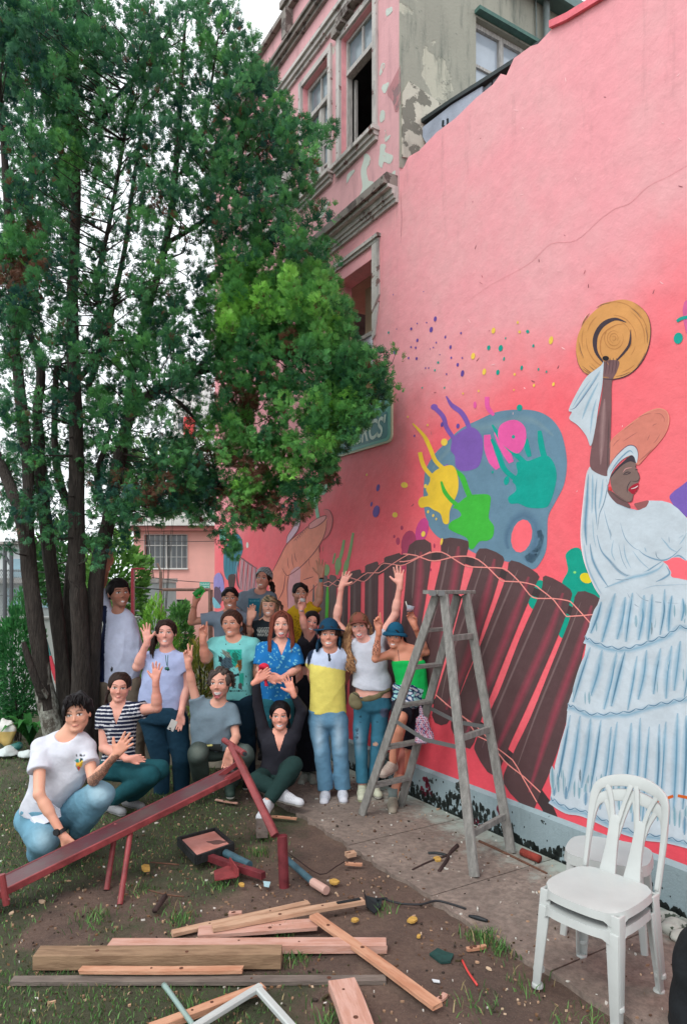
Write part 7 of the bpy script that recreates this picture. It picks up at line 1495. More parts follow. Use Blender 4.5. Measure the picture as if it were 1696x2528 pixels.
# 9 ---- patterned headwrap, black tee
def f(V, C, T, px):
    x, y = fxy(V, T, px); n = np.sin(x * .45) * np.sin(y * .18 + .5); return setm(C, inpoly(x, y, [(650, 665), (752, 665), (752, 735), (652, 735)]) & (n > .15), lin(186, 190, 184))
def hf(root, base, hc, R, H, col, T, px, d):
    def cf(V, C): q = V * 90; n = np.sin(q[:, 0] + 2 * np.sin(q[:, 2] * .7)) * np.sin(q[:, 2] * 1.1 + q[:, 0] * .3); return setm(setm(C, n > .35, lin(70, 76, 60)), n < -.45, lin(176, 150, 116))
    s = SDF(hc - H, hc + H, .006); L = lambda *q: hc + R @ (np.array(q) * H); s.ell(L(0, -.05, .14), np.array([.37, .42, .38]) * H, R, 0); s.plane(L(0, 0, .13), R @ np.array([0, .15, -1.0]), .01); s.ell(L(.05, .33, .28), np.array([.12, .08, .06]) * H, R, .02); s.noise(.004, 40, 2); sobj('headwrap', s, M_cloth, root, base, cf, lin(136, 116, 92))
    for e in (-1, 1): strands(root, base, hc, R, H, lin(140, 108, 84), [[(e * .28, .15, .2), (e * .34, .1, -.1), (e * .36, .08, -.5)], [(e * .34, -.1, .2), (e * .40, -.1, -.1), (e * .42, -.02, -.55)]], 26, .007, .02, seed=int(3 + e))
    strands(root, base, hc, R, H, lin(90, 66, 56), [[(.34, .05, .15), (.5, .05, .05), (.62, .1, -.2)], [(.3, -.1, .3), (.5, -.05, .2), (.7, .0, -.1)]], 14, .008, .03, .01, name='braid_ends')
person('p', 'smiling person in patterned headwrap and black lettered T-shirt raising an open hand', R2, 7.0, dict(
    j=dict(nk=(752, 592), sa=(640, 650), ea=(572, 722, -.06), wa=(590, 612, -.13), sb=(840, 660), eb=(870, 800, .05), wb=(850, 950, .05), ha=(700, 1050), ka=(700, 1350), aa=(700, 1680), hb=(790, 1050), kb=(790, 1350), ab=(790, 1680)),
    head=((748, 490), 182, (0, 3, 2)), face=dict(open=.03, mw=.10, sq=.55, smile=.5, bt=.013), skin=lin(200, 144, 120), hair=lin(80, 56, 46), fem=1, handa=(82, 1, 'relax', 1.15), handb=(-90, -1, 'relax'),
    torso=[(690, 815, 605, .5), (635, 850, 660), (625, 855, 740), (630, 850, 850), (640, 850, 1050)], shirt=dict(col=lin(30, 40, 46), sleeve=.35, sr=.02, cf=f), gz=0, legs=dict(hips=[(650, 850, 1040), (650, 850, 1100)], col=lin(28, 36, 50)), hairf=hf, shoes=dict(a=((0, -1, 0), BLK), b=((0, -1, 0), BLK))))
# 10 ---- woman in blue dotted blouse
def f(V, C, T, px):
    r = np.random.default_rng(4); x, y = fxy(V, T, px); m = np.zeros(len(V), bool)
    for k in range(230):
        cx_, cy_, rr = r.uniform(630, 1000), 740 + r.uniform(0, 1) ** 1.6 * 590, r.uniform(2.5, 5.5) if r.uniform() < .6 else r.uniform(5, 9); m |= ((x - cx_) ** 2 + (y - cy_) ** 2 < rr * rr)
    return setm(C, m, lin(120, 190, 206))
def hf(root, base, hc, R, H, col, T, px, d):
    haircap(root, base, hc, R, H, col, face=(0, .54, -.06, .325, .42, .42), low=-.2, amp=.002, thick=1.03)
    for e in (-1, 1): strands(root, base, hc, R, H, col, [[(e * .02, .15, .50), (e * .24, .24, .32), (e * .30, .24, -.05), (e * .36, .20, -.5), (e * .34, .26, -1.02)], [(e * .02, .0, .52), (e * .33, .10, .3), (e * .38, .12, -.1), (e * .44, .12, -.5), (e * .46, .18, -.98)], [(e * .02, -.2, .5), (e * .36, -.15, .25), (e * .42, -.1, -.2), (e * .46, -.02, -.55), (e * .50, .08, -.88)]], 90, .0085, .012, .0, lin(130, 66, 50), seed=int(5 + e))
def ex(root, base, J, hc, R, H, T, px):
    s = SDF(T((640, 1180, -.4)), T((780, 900, .1)) + (0, 0, .05), .0065); s.ell(T((705, 985, -.24)), (.045, .03, .03), None, .02); s.cap(T((715, 1060, -.2)), T((730, 1150, -.2)), .035, .014, k=.02); s.ell(T((690, 1030, -.22)), (.03, .025, .03), None, .02); s.noise(.008, 60, 3)
    V, Q = s.mesh(); o = meshobj('red_cloth', V - T((710, 1050, -.2)), Q, mat('red_cloth', lin(196, 30, 60), .8, noise=.2, nscale=20), None, smooth=True, loc=T((710, 1050, -.2))); tagp(o, 'crumpled red cloth held in both hands against the blue dotted blouse', 'cloth')
person('p', 'laughing woman with long straight auburn hair in a blue dotted blouse, hands clasped', R2, 6.5, dict(
    j=dict(nk=(850, 775), sa=(685, 835), ea=(672, 1015, -.02), wa=(735, 1075, -.20), sb=(955, 850), eb=(985, 1010, -.02), wb=(845, 1085, -.20), ha=(765, 1300), ka=(760, 1600), aa=(760, 1920), hb=(880, 1300), kb=(885, 1600), ab=(880, 1920)),
    head=((850, 645), 226, (4, 5, 0)), face=dict(open=.10, mw=.11, sq=.5, smile=.5, bt=.012, brow=.01, lip=lin(212, 86, 94)), skin=lin(206, 146, 126), hair=lin(94, 50, 40), fem=1, handa=(-12, 1, 'relax'), handb=(176, 1, 'relax'),
    torso=[(755, 925, 790, .5), (690, 962, 840, .55), (682, 955, 920), (688, 940, 1000), (688, 935, 1100), (688, 932, 1200), (700, 925, 1300)], shirt=dict(name='blouse', col=lin(30, 112, 178), sleeve=.78, sr=.035, cf=f, v=(.10, .01), wr=.008), inset=.006,
    legs=dict(hips=[(700, 930, 1290), (705, 925, 1360)], col=lin(36, 92, 104), r=(.095, .075, .06)), hairf=hf, extra=ex, shoes=dict(a=((0, -1, 0), BLK), b=((0, -1, 0), BLK))))
# 11 ---- man in mustard shirt at the back
def f(V, C, T, px):
    x, y = fxy(V, T, px); n = np.sin(x * .16 + 2 * np.sin(y * .07)) * np.sin(y * .14 + 1.2 * np.sin(x * .09)); return setm(C, (n > .35) & (y > 560), lin(120, 90, 24), .7)
def ex(root, base, J, hc, R, H, T, px):
    w = J['wb']; tubes('wristband', root, base, [([w + (0, 0, -.015), w + (0, 0, -.035)], .029, 12)], mat('black_band', lin(28, 24, 28), .6))
person('p', 'bearded man in mustard patterned shirt at the back raising a tattooed arm high', R2, 7.35, dict(
    j=dict(nk=(1010, 492), sa=(950, 560), ea=(940, 700, .05), wa=(945, 840, .05), sb=(1095, 540), eb=(1160, 440, -.02), wb=(1178, 240, -.06), ha=(970, 950), ka=(970, 1300), aa=(970, 1640), hb=(1060, 950), kb=(1060, 1300), ab=(1060, 1640)),
    head=((1005, 385), 184, (10, 3, 0)), face=dict(open=.04, mw=.10, sq=.6, smile=.5, beard=.6, bt=.017), skin=lin(176, 122, 100), hair=BLK, handa=(-90, -1, 'relax'), handb=(91, -1, 'open', 1.08),
    torso=[(950, 1075, 515, .5), (925, 1112, 565, .6), (930, 1105, 650), (935, 1090, 760), (940, 1080, 950)], shirt=dict(col=lin(200, 160, 32), sleeve=.55, sr=.035, cf=f, wr=.009), gz=.0, skinf=lambda V, C, T, px: (lambda x, y: setm(C, inpoly(x, y, [(1160, 265), (1190, 262), (1192, 290), (1165, 292)]), lin(90, 150, 156)))(*fxy(V, T, px)),
    legs=dict(hips=[(940, 1085, 940), (940, 1085, 1000)], col=lin(40, 50, 60)), hairf=plainhair(face=(0, .54, -.06, .325, .42, .42), low=-.05, thick=1.03, amp=.007), extra=ex, shoes=dict(a=((0, -1, 0), BLK), b=((0, -1, 0), BLK))))
# 12 ---- woman in black crop top
def hf(root, base, hc, R, H, col, T, px, d):
    haircap(root, base, hc, R, H, col, face=(-.02, .54, -.06, .325, .42, .42), low=-.3, amp=.006, thick=1.06)
    strands(root, base, hc, R, H, col, [[(-.1, -.35, -.1), (-.3, -.2, -.5), (-.34, .05, -.9)], [(.1, -.35, -.1), (.0, -.3, -.5), (-.1, -.1, -.9)]], 30, .008, .03)
def ex(root, base, J, hc, R, H, T, px):
    tubes('bracelet', root, base, [([J['wb'] + (0, 0, -.01), J['wb'] + (0, 0, -.022)], .026, 12)], mat('silver', lin(150, 150, 156), .3, metal=.8)); q = T((1025, 438, -.2)); o = tubes('glass_jar', None, q, [([T((1025, 455, -.2)), T((1028, 425, -.2))], [.028, .026], 12)], mat('clear_cup', lin(170, 176, 176), .1, alpha=.6)); o.location = q; tagp(o, 'small clear cup raised by the laughing woman in black', 'cup')
person('p', 'laughing dark haired woman in black crop top and wide trousers with one arm straight up', R2, 6.85, dict(
    j=dict(nk=(1085, 722), sa=(1028, 800), ea=(1005, 1000, .0), wa=(985, 1185, -.05), sb=(1098, 790), eb=(1040, 660, -.10), wb=(1015, 515, -.14), ha=(1035, 1150), ka=(1045, 1480), aa=(1050, 1870), hb=(1095, 1150), kb=(1090, 1480), ab=(1100, 1870)),
    head=((1098, 622), 182, (8, 3, 12)), face=dict(open=.045, mw=.105, sq=.4, smile=.55, bt=.012), skin=lin(198, 136, 118), hair=BLK, fem=1, handa=(-95, 1, 'relax'), handb=(82, -1, 'hold'),
    torso=[(1035, 1130, 755, .6), (1008, 1128, 810), (1008, 1118, 900), (1015, 1112, 980), (1012, 1120, 1070), (1000, 1135, 1130)], shirt=dict(name='crop_top', col=lin(28, 26, 34), sleevea=.45, sleeveb=.3, r1=4, grow=.008, v=(.05, 0), hem=((1060, 985), (.5, 0, -1))), inset=.002,
    legs=dict(hips=[(1010, 1125, 1060), (995, 1140, 1140)], col=lin(24, 26, 34), r=(.09, .085, .085), len=.96), hairf=hf, extra=ex, shoes=dict(a=((-.2, -1, 0), lin(150, 154, 146), .95), b=((.2, -1, 0), lin(150, 154, 146), .95))))
# 13 ---- seated woman in black
def hf(root, base, hc, R, H, col, T, px, d):
    haircap(root, base, hc, R, H, col, face=(0, .54, -.06, .325, .42, .42), low=-.3, amp=.002, thick=1.02); strands(root, base, hc, R, H, col, [[(.2, -.3, .0), (.36, -.2, -.3), (.34, -.05, -.5)], [(-.2, -.3, 0), (-.30, -.2, -.3), (-.26, -.1, -.45)]], 24, .007, .02)
person('p', 'smiling seated woman in black V-neck top, legs crossed, both arms thrown up', R2, 6.2, dict(
    j=dict(nk=(840, 1525), sa=(715, 1560, .02), ea=(655, 1310, -.02), wa=(642, 1110, -.10), sb=(955, 1560, .02), eb=(1022, 1345, -.02), wb=(945, 1205, -.10), ha=(735, 1900, .08), ka=(645, 1930, -.25), aa=(860, 2030, -.32), hb=(880, 1890, .08), kb=(950, 1800, -.25), ab=(735, 2110, -.42)),
    head=((840, 1392), 240, (2, 3, 0)), face=dict(open=.04, mw=.115, sq=.65, smile=.5, bt=.014, lip=lin(206, 96, 100), teeth=.034), skin=lin(206, 140, 118), hair=lin(20, 16, 20), fem=1, handa=(38, -1, 'relax', 1.15), handb=(112, -1, 'open', 1.1),
    torso=[(745, 930, 1545, .5), (692, 975, 1590), (690, 965, 1670), (700, 950, 1750), (680, 945, 1830), (655, 940, 1910)], shirt=dict(name='top', col=lin(38, 38, 46), sleeve=1.93, sr=.012, v=(.13, 0), wr=.005), inset=.005,
    legs=dict(hips=[(660, 940, 1870, .8), (650, 945, 1930, .8)], col=lin(32, 56, 54), r=(.108, .078, .056), wr=.006), hairf=hf, shoes=dict(a=((.95, -.35, -.10), lin(206, 208, 214), 1.0), b=((-.25, -1, -.12), lin(204, 206, 212), 1.0))))
# 14 ---- man in floppy blue hat
def f(V, C, T, px):
    x, y = fxy(V, T, px); C = setm(C, y > 966 + (x - 1085) * .19, lin(222, 208, 108)); C = setm(C, inpoly(x, y, [(1060, 840), (1130, 820), (1085, 960), (1070, 1000)]), lin(30, 42, 64)); return C
def hf(root, base, hc, R, H, col, T, px, d):
    haircap(root, base, hc, R, H, col, low=-.1)
    hatbits(root, base, hc, R, H, 'sun_hat', lin(20, 62, 88), (.58, .56, .03), (.37, .43, .42, .22), flop=.8)
    s = SDF(hc - H * 1.2, hc + H * 1.2, .006); L = lambda *q: hc + R @ (np.array(q) * H)
    s.eseg(L(-.40, -.1, .15), L(-.44, -.05, -.62), (.30 * H, .05 * H), (.26 * H, .05 * H), R[:, 1], .01); s.eseg(L(.38, -.18, .12), L(.40, -.15, -.55), (.22 * H, .04 * H), (.20 * H, .04 * H), R[:, 1], .01); s.eseg(L(0, -.45, .2), L(0, -.45, -.5), (.4 * H, .05 * H), (.4 * H, .05 * H), R[:, 0], .03); s.noise(.008, 30, 4)
    sobj('hat_flap', s, M_cloth, root, base, None, lin(18, 56, 80))
def ex(root, base, J, hc, R, H, T, px):
    tubes('sunglasses', root, base, [([T((1240, 885, -.15)), T((1247, 905, -.17))], .010, 8), ([T((1243, 905, -.17)), T((1249, 930, -.18)), T((1246, 946, -.18))], [.008, .014, .008], 8)], mat('dark_lens', lin(24, 26, 40), .25))
J14 = lambda V, C, T, px: (lambda x, y: noiseC(V, setm(setm(C, np.exp(-(((x - 1160) / 34) ** 2 + ((y - 1560) / 130) ** 2)), lin(168, 190, 206), .75), np.exp(-(((x - 1320) / 34) ** 2 + ((y - 1560) / 130) ** 2)), lin(168, 190, 206), .75), .08, 26))(*fxy(V, T, px))
person('p', 'laughing man in floppy blue sun hat, white and yellow T-shirt and faded jeans', R2, 6.28, dict(
    j=dict(nk=(1255, 850), sa=(1130, 905, .04), ea=(1095, 1050, .22), wa=(1130, 1180, .34), sb=(1355, 910, .04), eb=(1385, 1050, .22), wb=(1340, 1180, .34), ha=(1155, 1440), ka=(1185, 1690, -.02), aa=(1215, 2010), hb=(1315, 1440), kb=(1335, 1690, -.02), ab=(1353, 2000)),
    head=((1243, 728), 226, (-2, 8, 0)), face=dict(open=.055, mw=.11, sq=.35, smile=.55, bt=.014, fw=1.1), skin=lin(192, 130, 108), hair=DBR, handa=(-60, -1, 'relax'), handb=(-120, 1, 'relax'),
    torso=[(1180, 1345, 865, .5), (1112, 1368, 920, .55), (1095, 1372, 1000), (1090, 1374, 1100), (1084, 1377, 1220), (1080, 1378, 1300), (1080, 1375, 1368)], dmax=.17, shirt=dict(col=lin(186, 198, 222), sleeve=.4, sr=.03, cf=f, wr=.007), nr=.06,
    legs=dict(name='jeans', hips=[(1080, 1378, 1350), (1076, 1384, 1440)], col=lin(96, 138, 166), cf=J14, r=(.094, .072, .068), len=.985, wr=.009), hairf=hf, extra=ex, shoes=dict(a=((-.06, -1, 0), lin(206, 208, 218), 1.0), b=((.06, -1, 0), lin(206, 208, 218), 1.0))))
# 15 ---- curly haired woman in cap
def hf(root, base, hc, R, H, col, T, px, d):
    haircap(root, base, hc, R, H, col, face=(.02, .54, -.06, .325, .42, .42), low=-.3, amp=.006, thick=1.04)
    strands(root, base, hc, R, H, lin(112, 78, 58), [[(-.26, .12, .2), (-.36, .14, -.2), (-.42, .2, -.7), (-.34, .26, -1.3), (-.3, .3, -1.62)], [(-.34, .0, .2), (-.52, .05, -.2), (-.62, .12, -.7), (-.52, .2, -1.3), (-.42, .25, -1.7)], [(-.3, -.2, .2), (-.5, -.1, -.25), (-.68, .0, -.75), (-.62, .1, -1.25), (-.46, .2, -1.55)], [(-.1, -.3, .0), (-.4, -.1, -.4), (-.5, .05, -.8), (-.45, .15, -1.2), (-.36, .2, -1.5)]], 150, .0085, .035, .016, lin(176, 134, 96), seed=9)
    strands(root, base, hc, R, H, lin(112, 78, 58), [[(.3, -.1, .2), (.38, -.1, -.1), (.38, -.1, -.5)], [(.3, -.2, .1), (.42, -.2, -.2), (.44, -.1, -.6)]], 26, .008, .03, .01, lin(160, 120, 86), seed=3)
    hatbits(root, base, hc, R, H, 'cap', lin(126, 72, 62), (.34, .70, .03), (.345, .40, .33, .19), visor=True, thick=.006)
def ex(root, base, J, hc, R, H, T, px):
    s = SDF(T((370, 1400, -.35)), T((790, 1120, .3)) + (0, 0, .02), .0065); s.ell(T((450, 1262, -.17)), (.055, .035, .072), None, .02); s.ell(T((470, 1300, -.17)), (.05, .035, .05), None, .02)
    pts = [T((500, 1262, -.15)), T((580, 1260, -.17)), T((660, 1220, -.16)), T((745, 1180, -.08))]
    for a, c in zip(pts[:-1], pts[1:]): s.eseg(a, c, (.026, .008), (.022, .008), (0, 0, 1), .01)
    s.noise(.003, 40, 3); sobj('waist_pouch', s, M_cloth, root, base, lambda V, C: (lambda x, y: setm(C, inpoly(x, y, [(430, 1192), (520, 1252), (515, 1260), (426, 1202)]), lin(60, 60, 50)))(*fxy(V, T, px)), lin(112, 104, 78))
def JN(V, C, T, px):
    x, y = fxy(V, T, px); C = setm(C, np.exp(-(((x - 485) / 26) ** 2 + ((y - 1600) / 100) ** 2)), lin(150, 170, 186), .6)
    for (a, b_, r_) in ((470, 1510, 16), (480, 1545, 10), (466, 1575, 16), (500, 1450, 8), (640, 1450, 9), (500, 1400, 8)): n = np.sin(x * .5) * np.sin(y * .4); C = setm(C, (((x - a) / r_) ** 2 + ((y - b_) / r_) ** 2 < 1) & (n > -.2), lin(30, 40, 60), .8)
    C = setm(C, (((x - 622) / 22) ** 2 + ((y - 1630) / 16) ** 2 < 1), lin(200, 160, 140)); return setm(C, (((x - 700) / 40) ** 2 + ((y - 1370) / 40) ** 2 < 1), lin(110, 96, 124), .6)
person('p', 'laughing woman in brown cap with long curly fair hair and white T-shirt, both arms up', R3, 6.32, dict(
    j=dict(nk=(520, 765), sa=(462, 815, .03), ea=(300, 625, .06), wa=(345, 325, .0), sb=(640, 790), eb=(785, 560, -.02), wb=(825, 315, -.06), ha=(520, 1290), ka=(500, 1590, -.02), aa=(515, 1985), hb=(670, 1290), kb=(650, 1580), ab=(600, 1960, .05)),
    head=((492, 655), 222, (-8, 3, -6)), face=dict(open=.10, mw=.105, sq=.5, smile=.5, bt=.011, lip=lin(216, 100, 106)), skin=lin(212, 150, 132), hair=lin(104, 72, 54), fem=1, handa=(66, 1, 'open', 1.0), handb=(95, -1, 'open', 1.15),
    torso=[(480, 620, 785, .5), (452, 685, 835, .6), (448, 702, 920), (450, 720, 1010), (455, 735, 1090), (460, 745, 1170), (450, 760, 1240)], shirt=dict(col=lin(196, 200, 212), sleevea=.12, sleeveb=.42, sr=.035, grow=.012, r1=6, hem=((600, 1215, -.1), (-.42, 0, -1)), wr=.010), inset=.003, am=.95,
    legs=dict(name='jeans', hips=[(450, 755, 1235), (440, 768, 1310)], col=lin(60, 118, 142), cf=JN, r=(.088, .066, .052), len=.94, wr=.007), hairf=hf, extra=ex, shoes=dict(a=((-.05, -1, 0), lin(196, 198, 176), .98, lin(186, 196, 150)), b=((.3, -1, 0), lin(196, 198, 176), .98))))
# 16 ---- woman in blue bucket hat on the ladder
def hf(root, base, hc, R, H, col, T, px, d):
    haircap(root, base, hc, R, H, col, low=-.25, amp=.006); strands(root, base, hc, R, H, col, [[(.25, -.2, .1), (.42, -.15, -.15), (.46, -.1, -.35)], [(.15, -.35, .1), (.35, -.3, -.2), (.40, -.25, -.4)]], 26, .009, .04, .01)
    hatbits(root, base, hc, R, H, 'bucket_hat', lin(22, 84, 114), (.52, .52, .13), (.36, .41, .40, .22), flop=.2)
def sf(V, C, T, px):
    x, y = fxy(V, T, px); n = np.sin(x * .22 + 2 * np.sin(y * .1)) * np.sin(y * .2); C = setm(C, inpoly(x, y, [(600, 770), (655, 770), (650, 890), (600, 890)]) & (n > .1), lin(50, 40, 42), .75)
    C = setm(C, np.exp(-((x - (815 + (y - 900) * .12)) / 3.0) ** 2) * (y > 850) * (y < 960), lin(80, 40, 40)); return setm(C, inpoly(x, y, [(790, 1640), (870, 1640), (860, 1880), (800, 1880)]), lin(150, 50, 56), .6)
def flo(V, C):
    q = V * 60; n = np.sin(q[:, 0] + 2 * np.sin(q[:, 2])) * np.sin(q[:, 2] * 1.3 + q[:, 0] * .4); return setm(setm(C, n > .25, lin(150, 196, 196)), n < -.5, lin(190, 190, 200))
def ex(root, base, J, hc, R, H, T, px):
    s = SDF(T((720, 1400, -.4)), T((1090, 1080, .4)) + (0, 0, .02), .0075); s.eseg(T((905, 1175, 0)), T((905, 1250, 0)), (.150, .12), (.155, .13), (1, 0, 0), .03); s.cap(T((905, 1150, -.14)), T((930, 1290, -.16)), .02, .05, k=.02); s.cap(T((900, 1160, -.14)), T((860, 1280, -.12)), .02, .045, k=.02); s.noise(.010, 34, 3); sobj('tied_shirt', s, M_cloth, root, base, flo, lin(26, 52, 92))
    for A_, c, r_ in ((J['aa'], lin(30, 34, 30), .042), (J['ab'], lin(120, 132, 130), .042)): tubes('sock', root, base, [([A_ + (0, 0, .0), A_ + (0, 0, .09)], r_, 12)], mat('sock%d' % int(c[0] * 1e4), c, .9))
    q = T((910, 508, -.12)); g = empty('drinking_glass', q, 0, 'small clear glass held up by the woman in the blue bucket hat', 'glass'); tubes('glass', g, q, [([T((903, 535, -.14)), T((915, 485, -.14))], [.024, .036], 14)], mat('clear_glass', lin(190, 200, 214), .08, alpha=.45)); tubes('straw', g, q, [([T((895, 530, -.14)), T((873, 450, -.14))], .004, 6)], mat('straw', lin(206, 206, 190), .5))
    tubes('drink', g, q, [([T((903, 535, -.14)), T((908, 515, -.14))], [.022, .027], 14)], mat('pink_drink', lin(160, 70, 70), .3))
person('p', 'smiling woman in blue bucket hat and green strapless top, one boot on the ladder step', R3, 6.12, dict(
    j=dict(nk=(835, 825), sa=(758, 885), ea=(625, 925, -.08), wa=(652, 690, -.15), sb=(985, 865), eb=(1040, 870, .02), wb=(945, 650, -.10), ha=(860, 1300), ka=(835, 1415, -.22), aa=(760, 1790, -.10), hb=(960, 1300), kb=(880, 1640, .05), ab=(768, 2080, -.10)),
    head=((782, 742), 200, (-16, 2, 4)), face=dict(open=.03, mw=.10, sq=.5, smile=.5, bt=.013), skin=lin(190, 124, 98), hair=BLK, fem=1, handa=(98, 1, 'point', 1.05), handb=(112, 1, 'hold', 1.05),
    torso=[(795, 945, 850, .45), (765, 1000, 900, .5), (765, 1025, 960), (778, 1030, 1020), (795, 1042, 1090), (800, 1050, 1180), (790, 1050, 1240)], shirt=dict(name='strapless_top', bare=1, sleeve=0, col=lin(20, 176, 84), r0=2, grow=.007, wr=.005), inset=.0, skinf=sf, nr=.05,
    legs=dict(name='shorts', hips=[(780, 1050, 1220), (775, 1055, 1320)], col=lin(34, 34, 44), r=(.10, .088, .06), lena=.44, lenb=.5), hairf=hf, extra=ex, lm=1.15, shoes=dict(a=((-.5, -.8, 0), lin(176, 160, 150), .98, lin(196, 176, 166)), b=((-.1, -1, 0), lin(150, 142, 128), .98, lin(130, 122, 108)))))
# ================================================================== ladder, chairs, red bench, timber, scraps
M_alu = mat('weathered_grey_wood', lin(132, 130, 126), .75, noise=.35, nscale=10, stretch=(3, 3, 1), bump=.4, bscale=50)
def pt(px, py, Y): return P(px, py, Y)
q = np.array([.70, 5.4, 0]); t = empty('step_ladder', q, 0, 'weathered grey double sided step ladder standing open by the painted marimba', 'ladder')
rails = [(pt(1077, 1470, 5.28), G(893, 2013, .012)), (pt(1096, 1470, 5.20), G(1171, 2166, .012)), (pt(1150, 1468, 5.40), G(1262, 2106, .012)), (pt(1130, 1470, 5.48), G(989, 1990, .012))]
side = np.array([.7, .7, 0])
for a, c in rails:
    b = MB(); b.beam(a, c + (0, 0, .001), .028, .072, np.cross(c - a, side), bev=.004); b.build('rail', M_alu, t, off=q)
b = MB(); b.beam(pt(1062, 1462, 5.20), pt(1156, 1462, 5.50), .15, .03, (0, 0, 1), bev=.004); b.build('top_platform', M_alu, t, off=q)
for px, py, Y in ((1068, 1462, 5.15), (1090, 1462, 5.14), (1153, 1462, 5.42)):
    b = MB(); b.beam(pt(px, py - 4, Y), pt(px, py + 9, Y), .05, .006, (0, 1, 0)); b.build('hinge_plate', mat('dull_steel', lin(120, 122, 122), .5, metal=.5), t, off=q)
def onr(i, z): a, c = rails[i]; k = (a[2] - z) / (a[2] - c[2]); return a + (c - a) * k
for z in (.28, .62, .98, 1.3, 1.6):
    a, c = onr(0, z), onr(3, z); b = MB(); b.beam(a, c, .09, .024, bev=.003); b.build('step', M_alu, t, off=q)
for z in (.26, .87, 1.56):
    a, c = onr(1, z), onr(2, z); b = MB(); b.beam(a, c, .03, .045, bev=.003); b.build('cross_bar', M_alu, t, off=q)
for i, j, z, dr in ((0, 1, .86, -.05), (3, 2, .93, -.04)):
    a, c = onr(i, z), onr(j, z - .05); m_ = (a + c) / 2 + (0, 0, dr); b = MB(); b.beam(a, m_, .008, .03); b.beam(m_, c, .008, .03); b.build('spreader', MATS['dull_steel'], t, off=q)
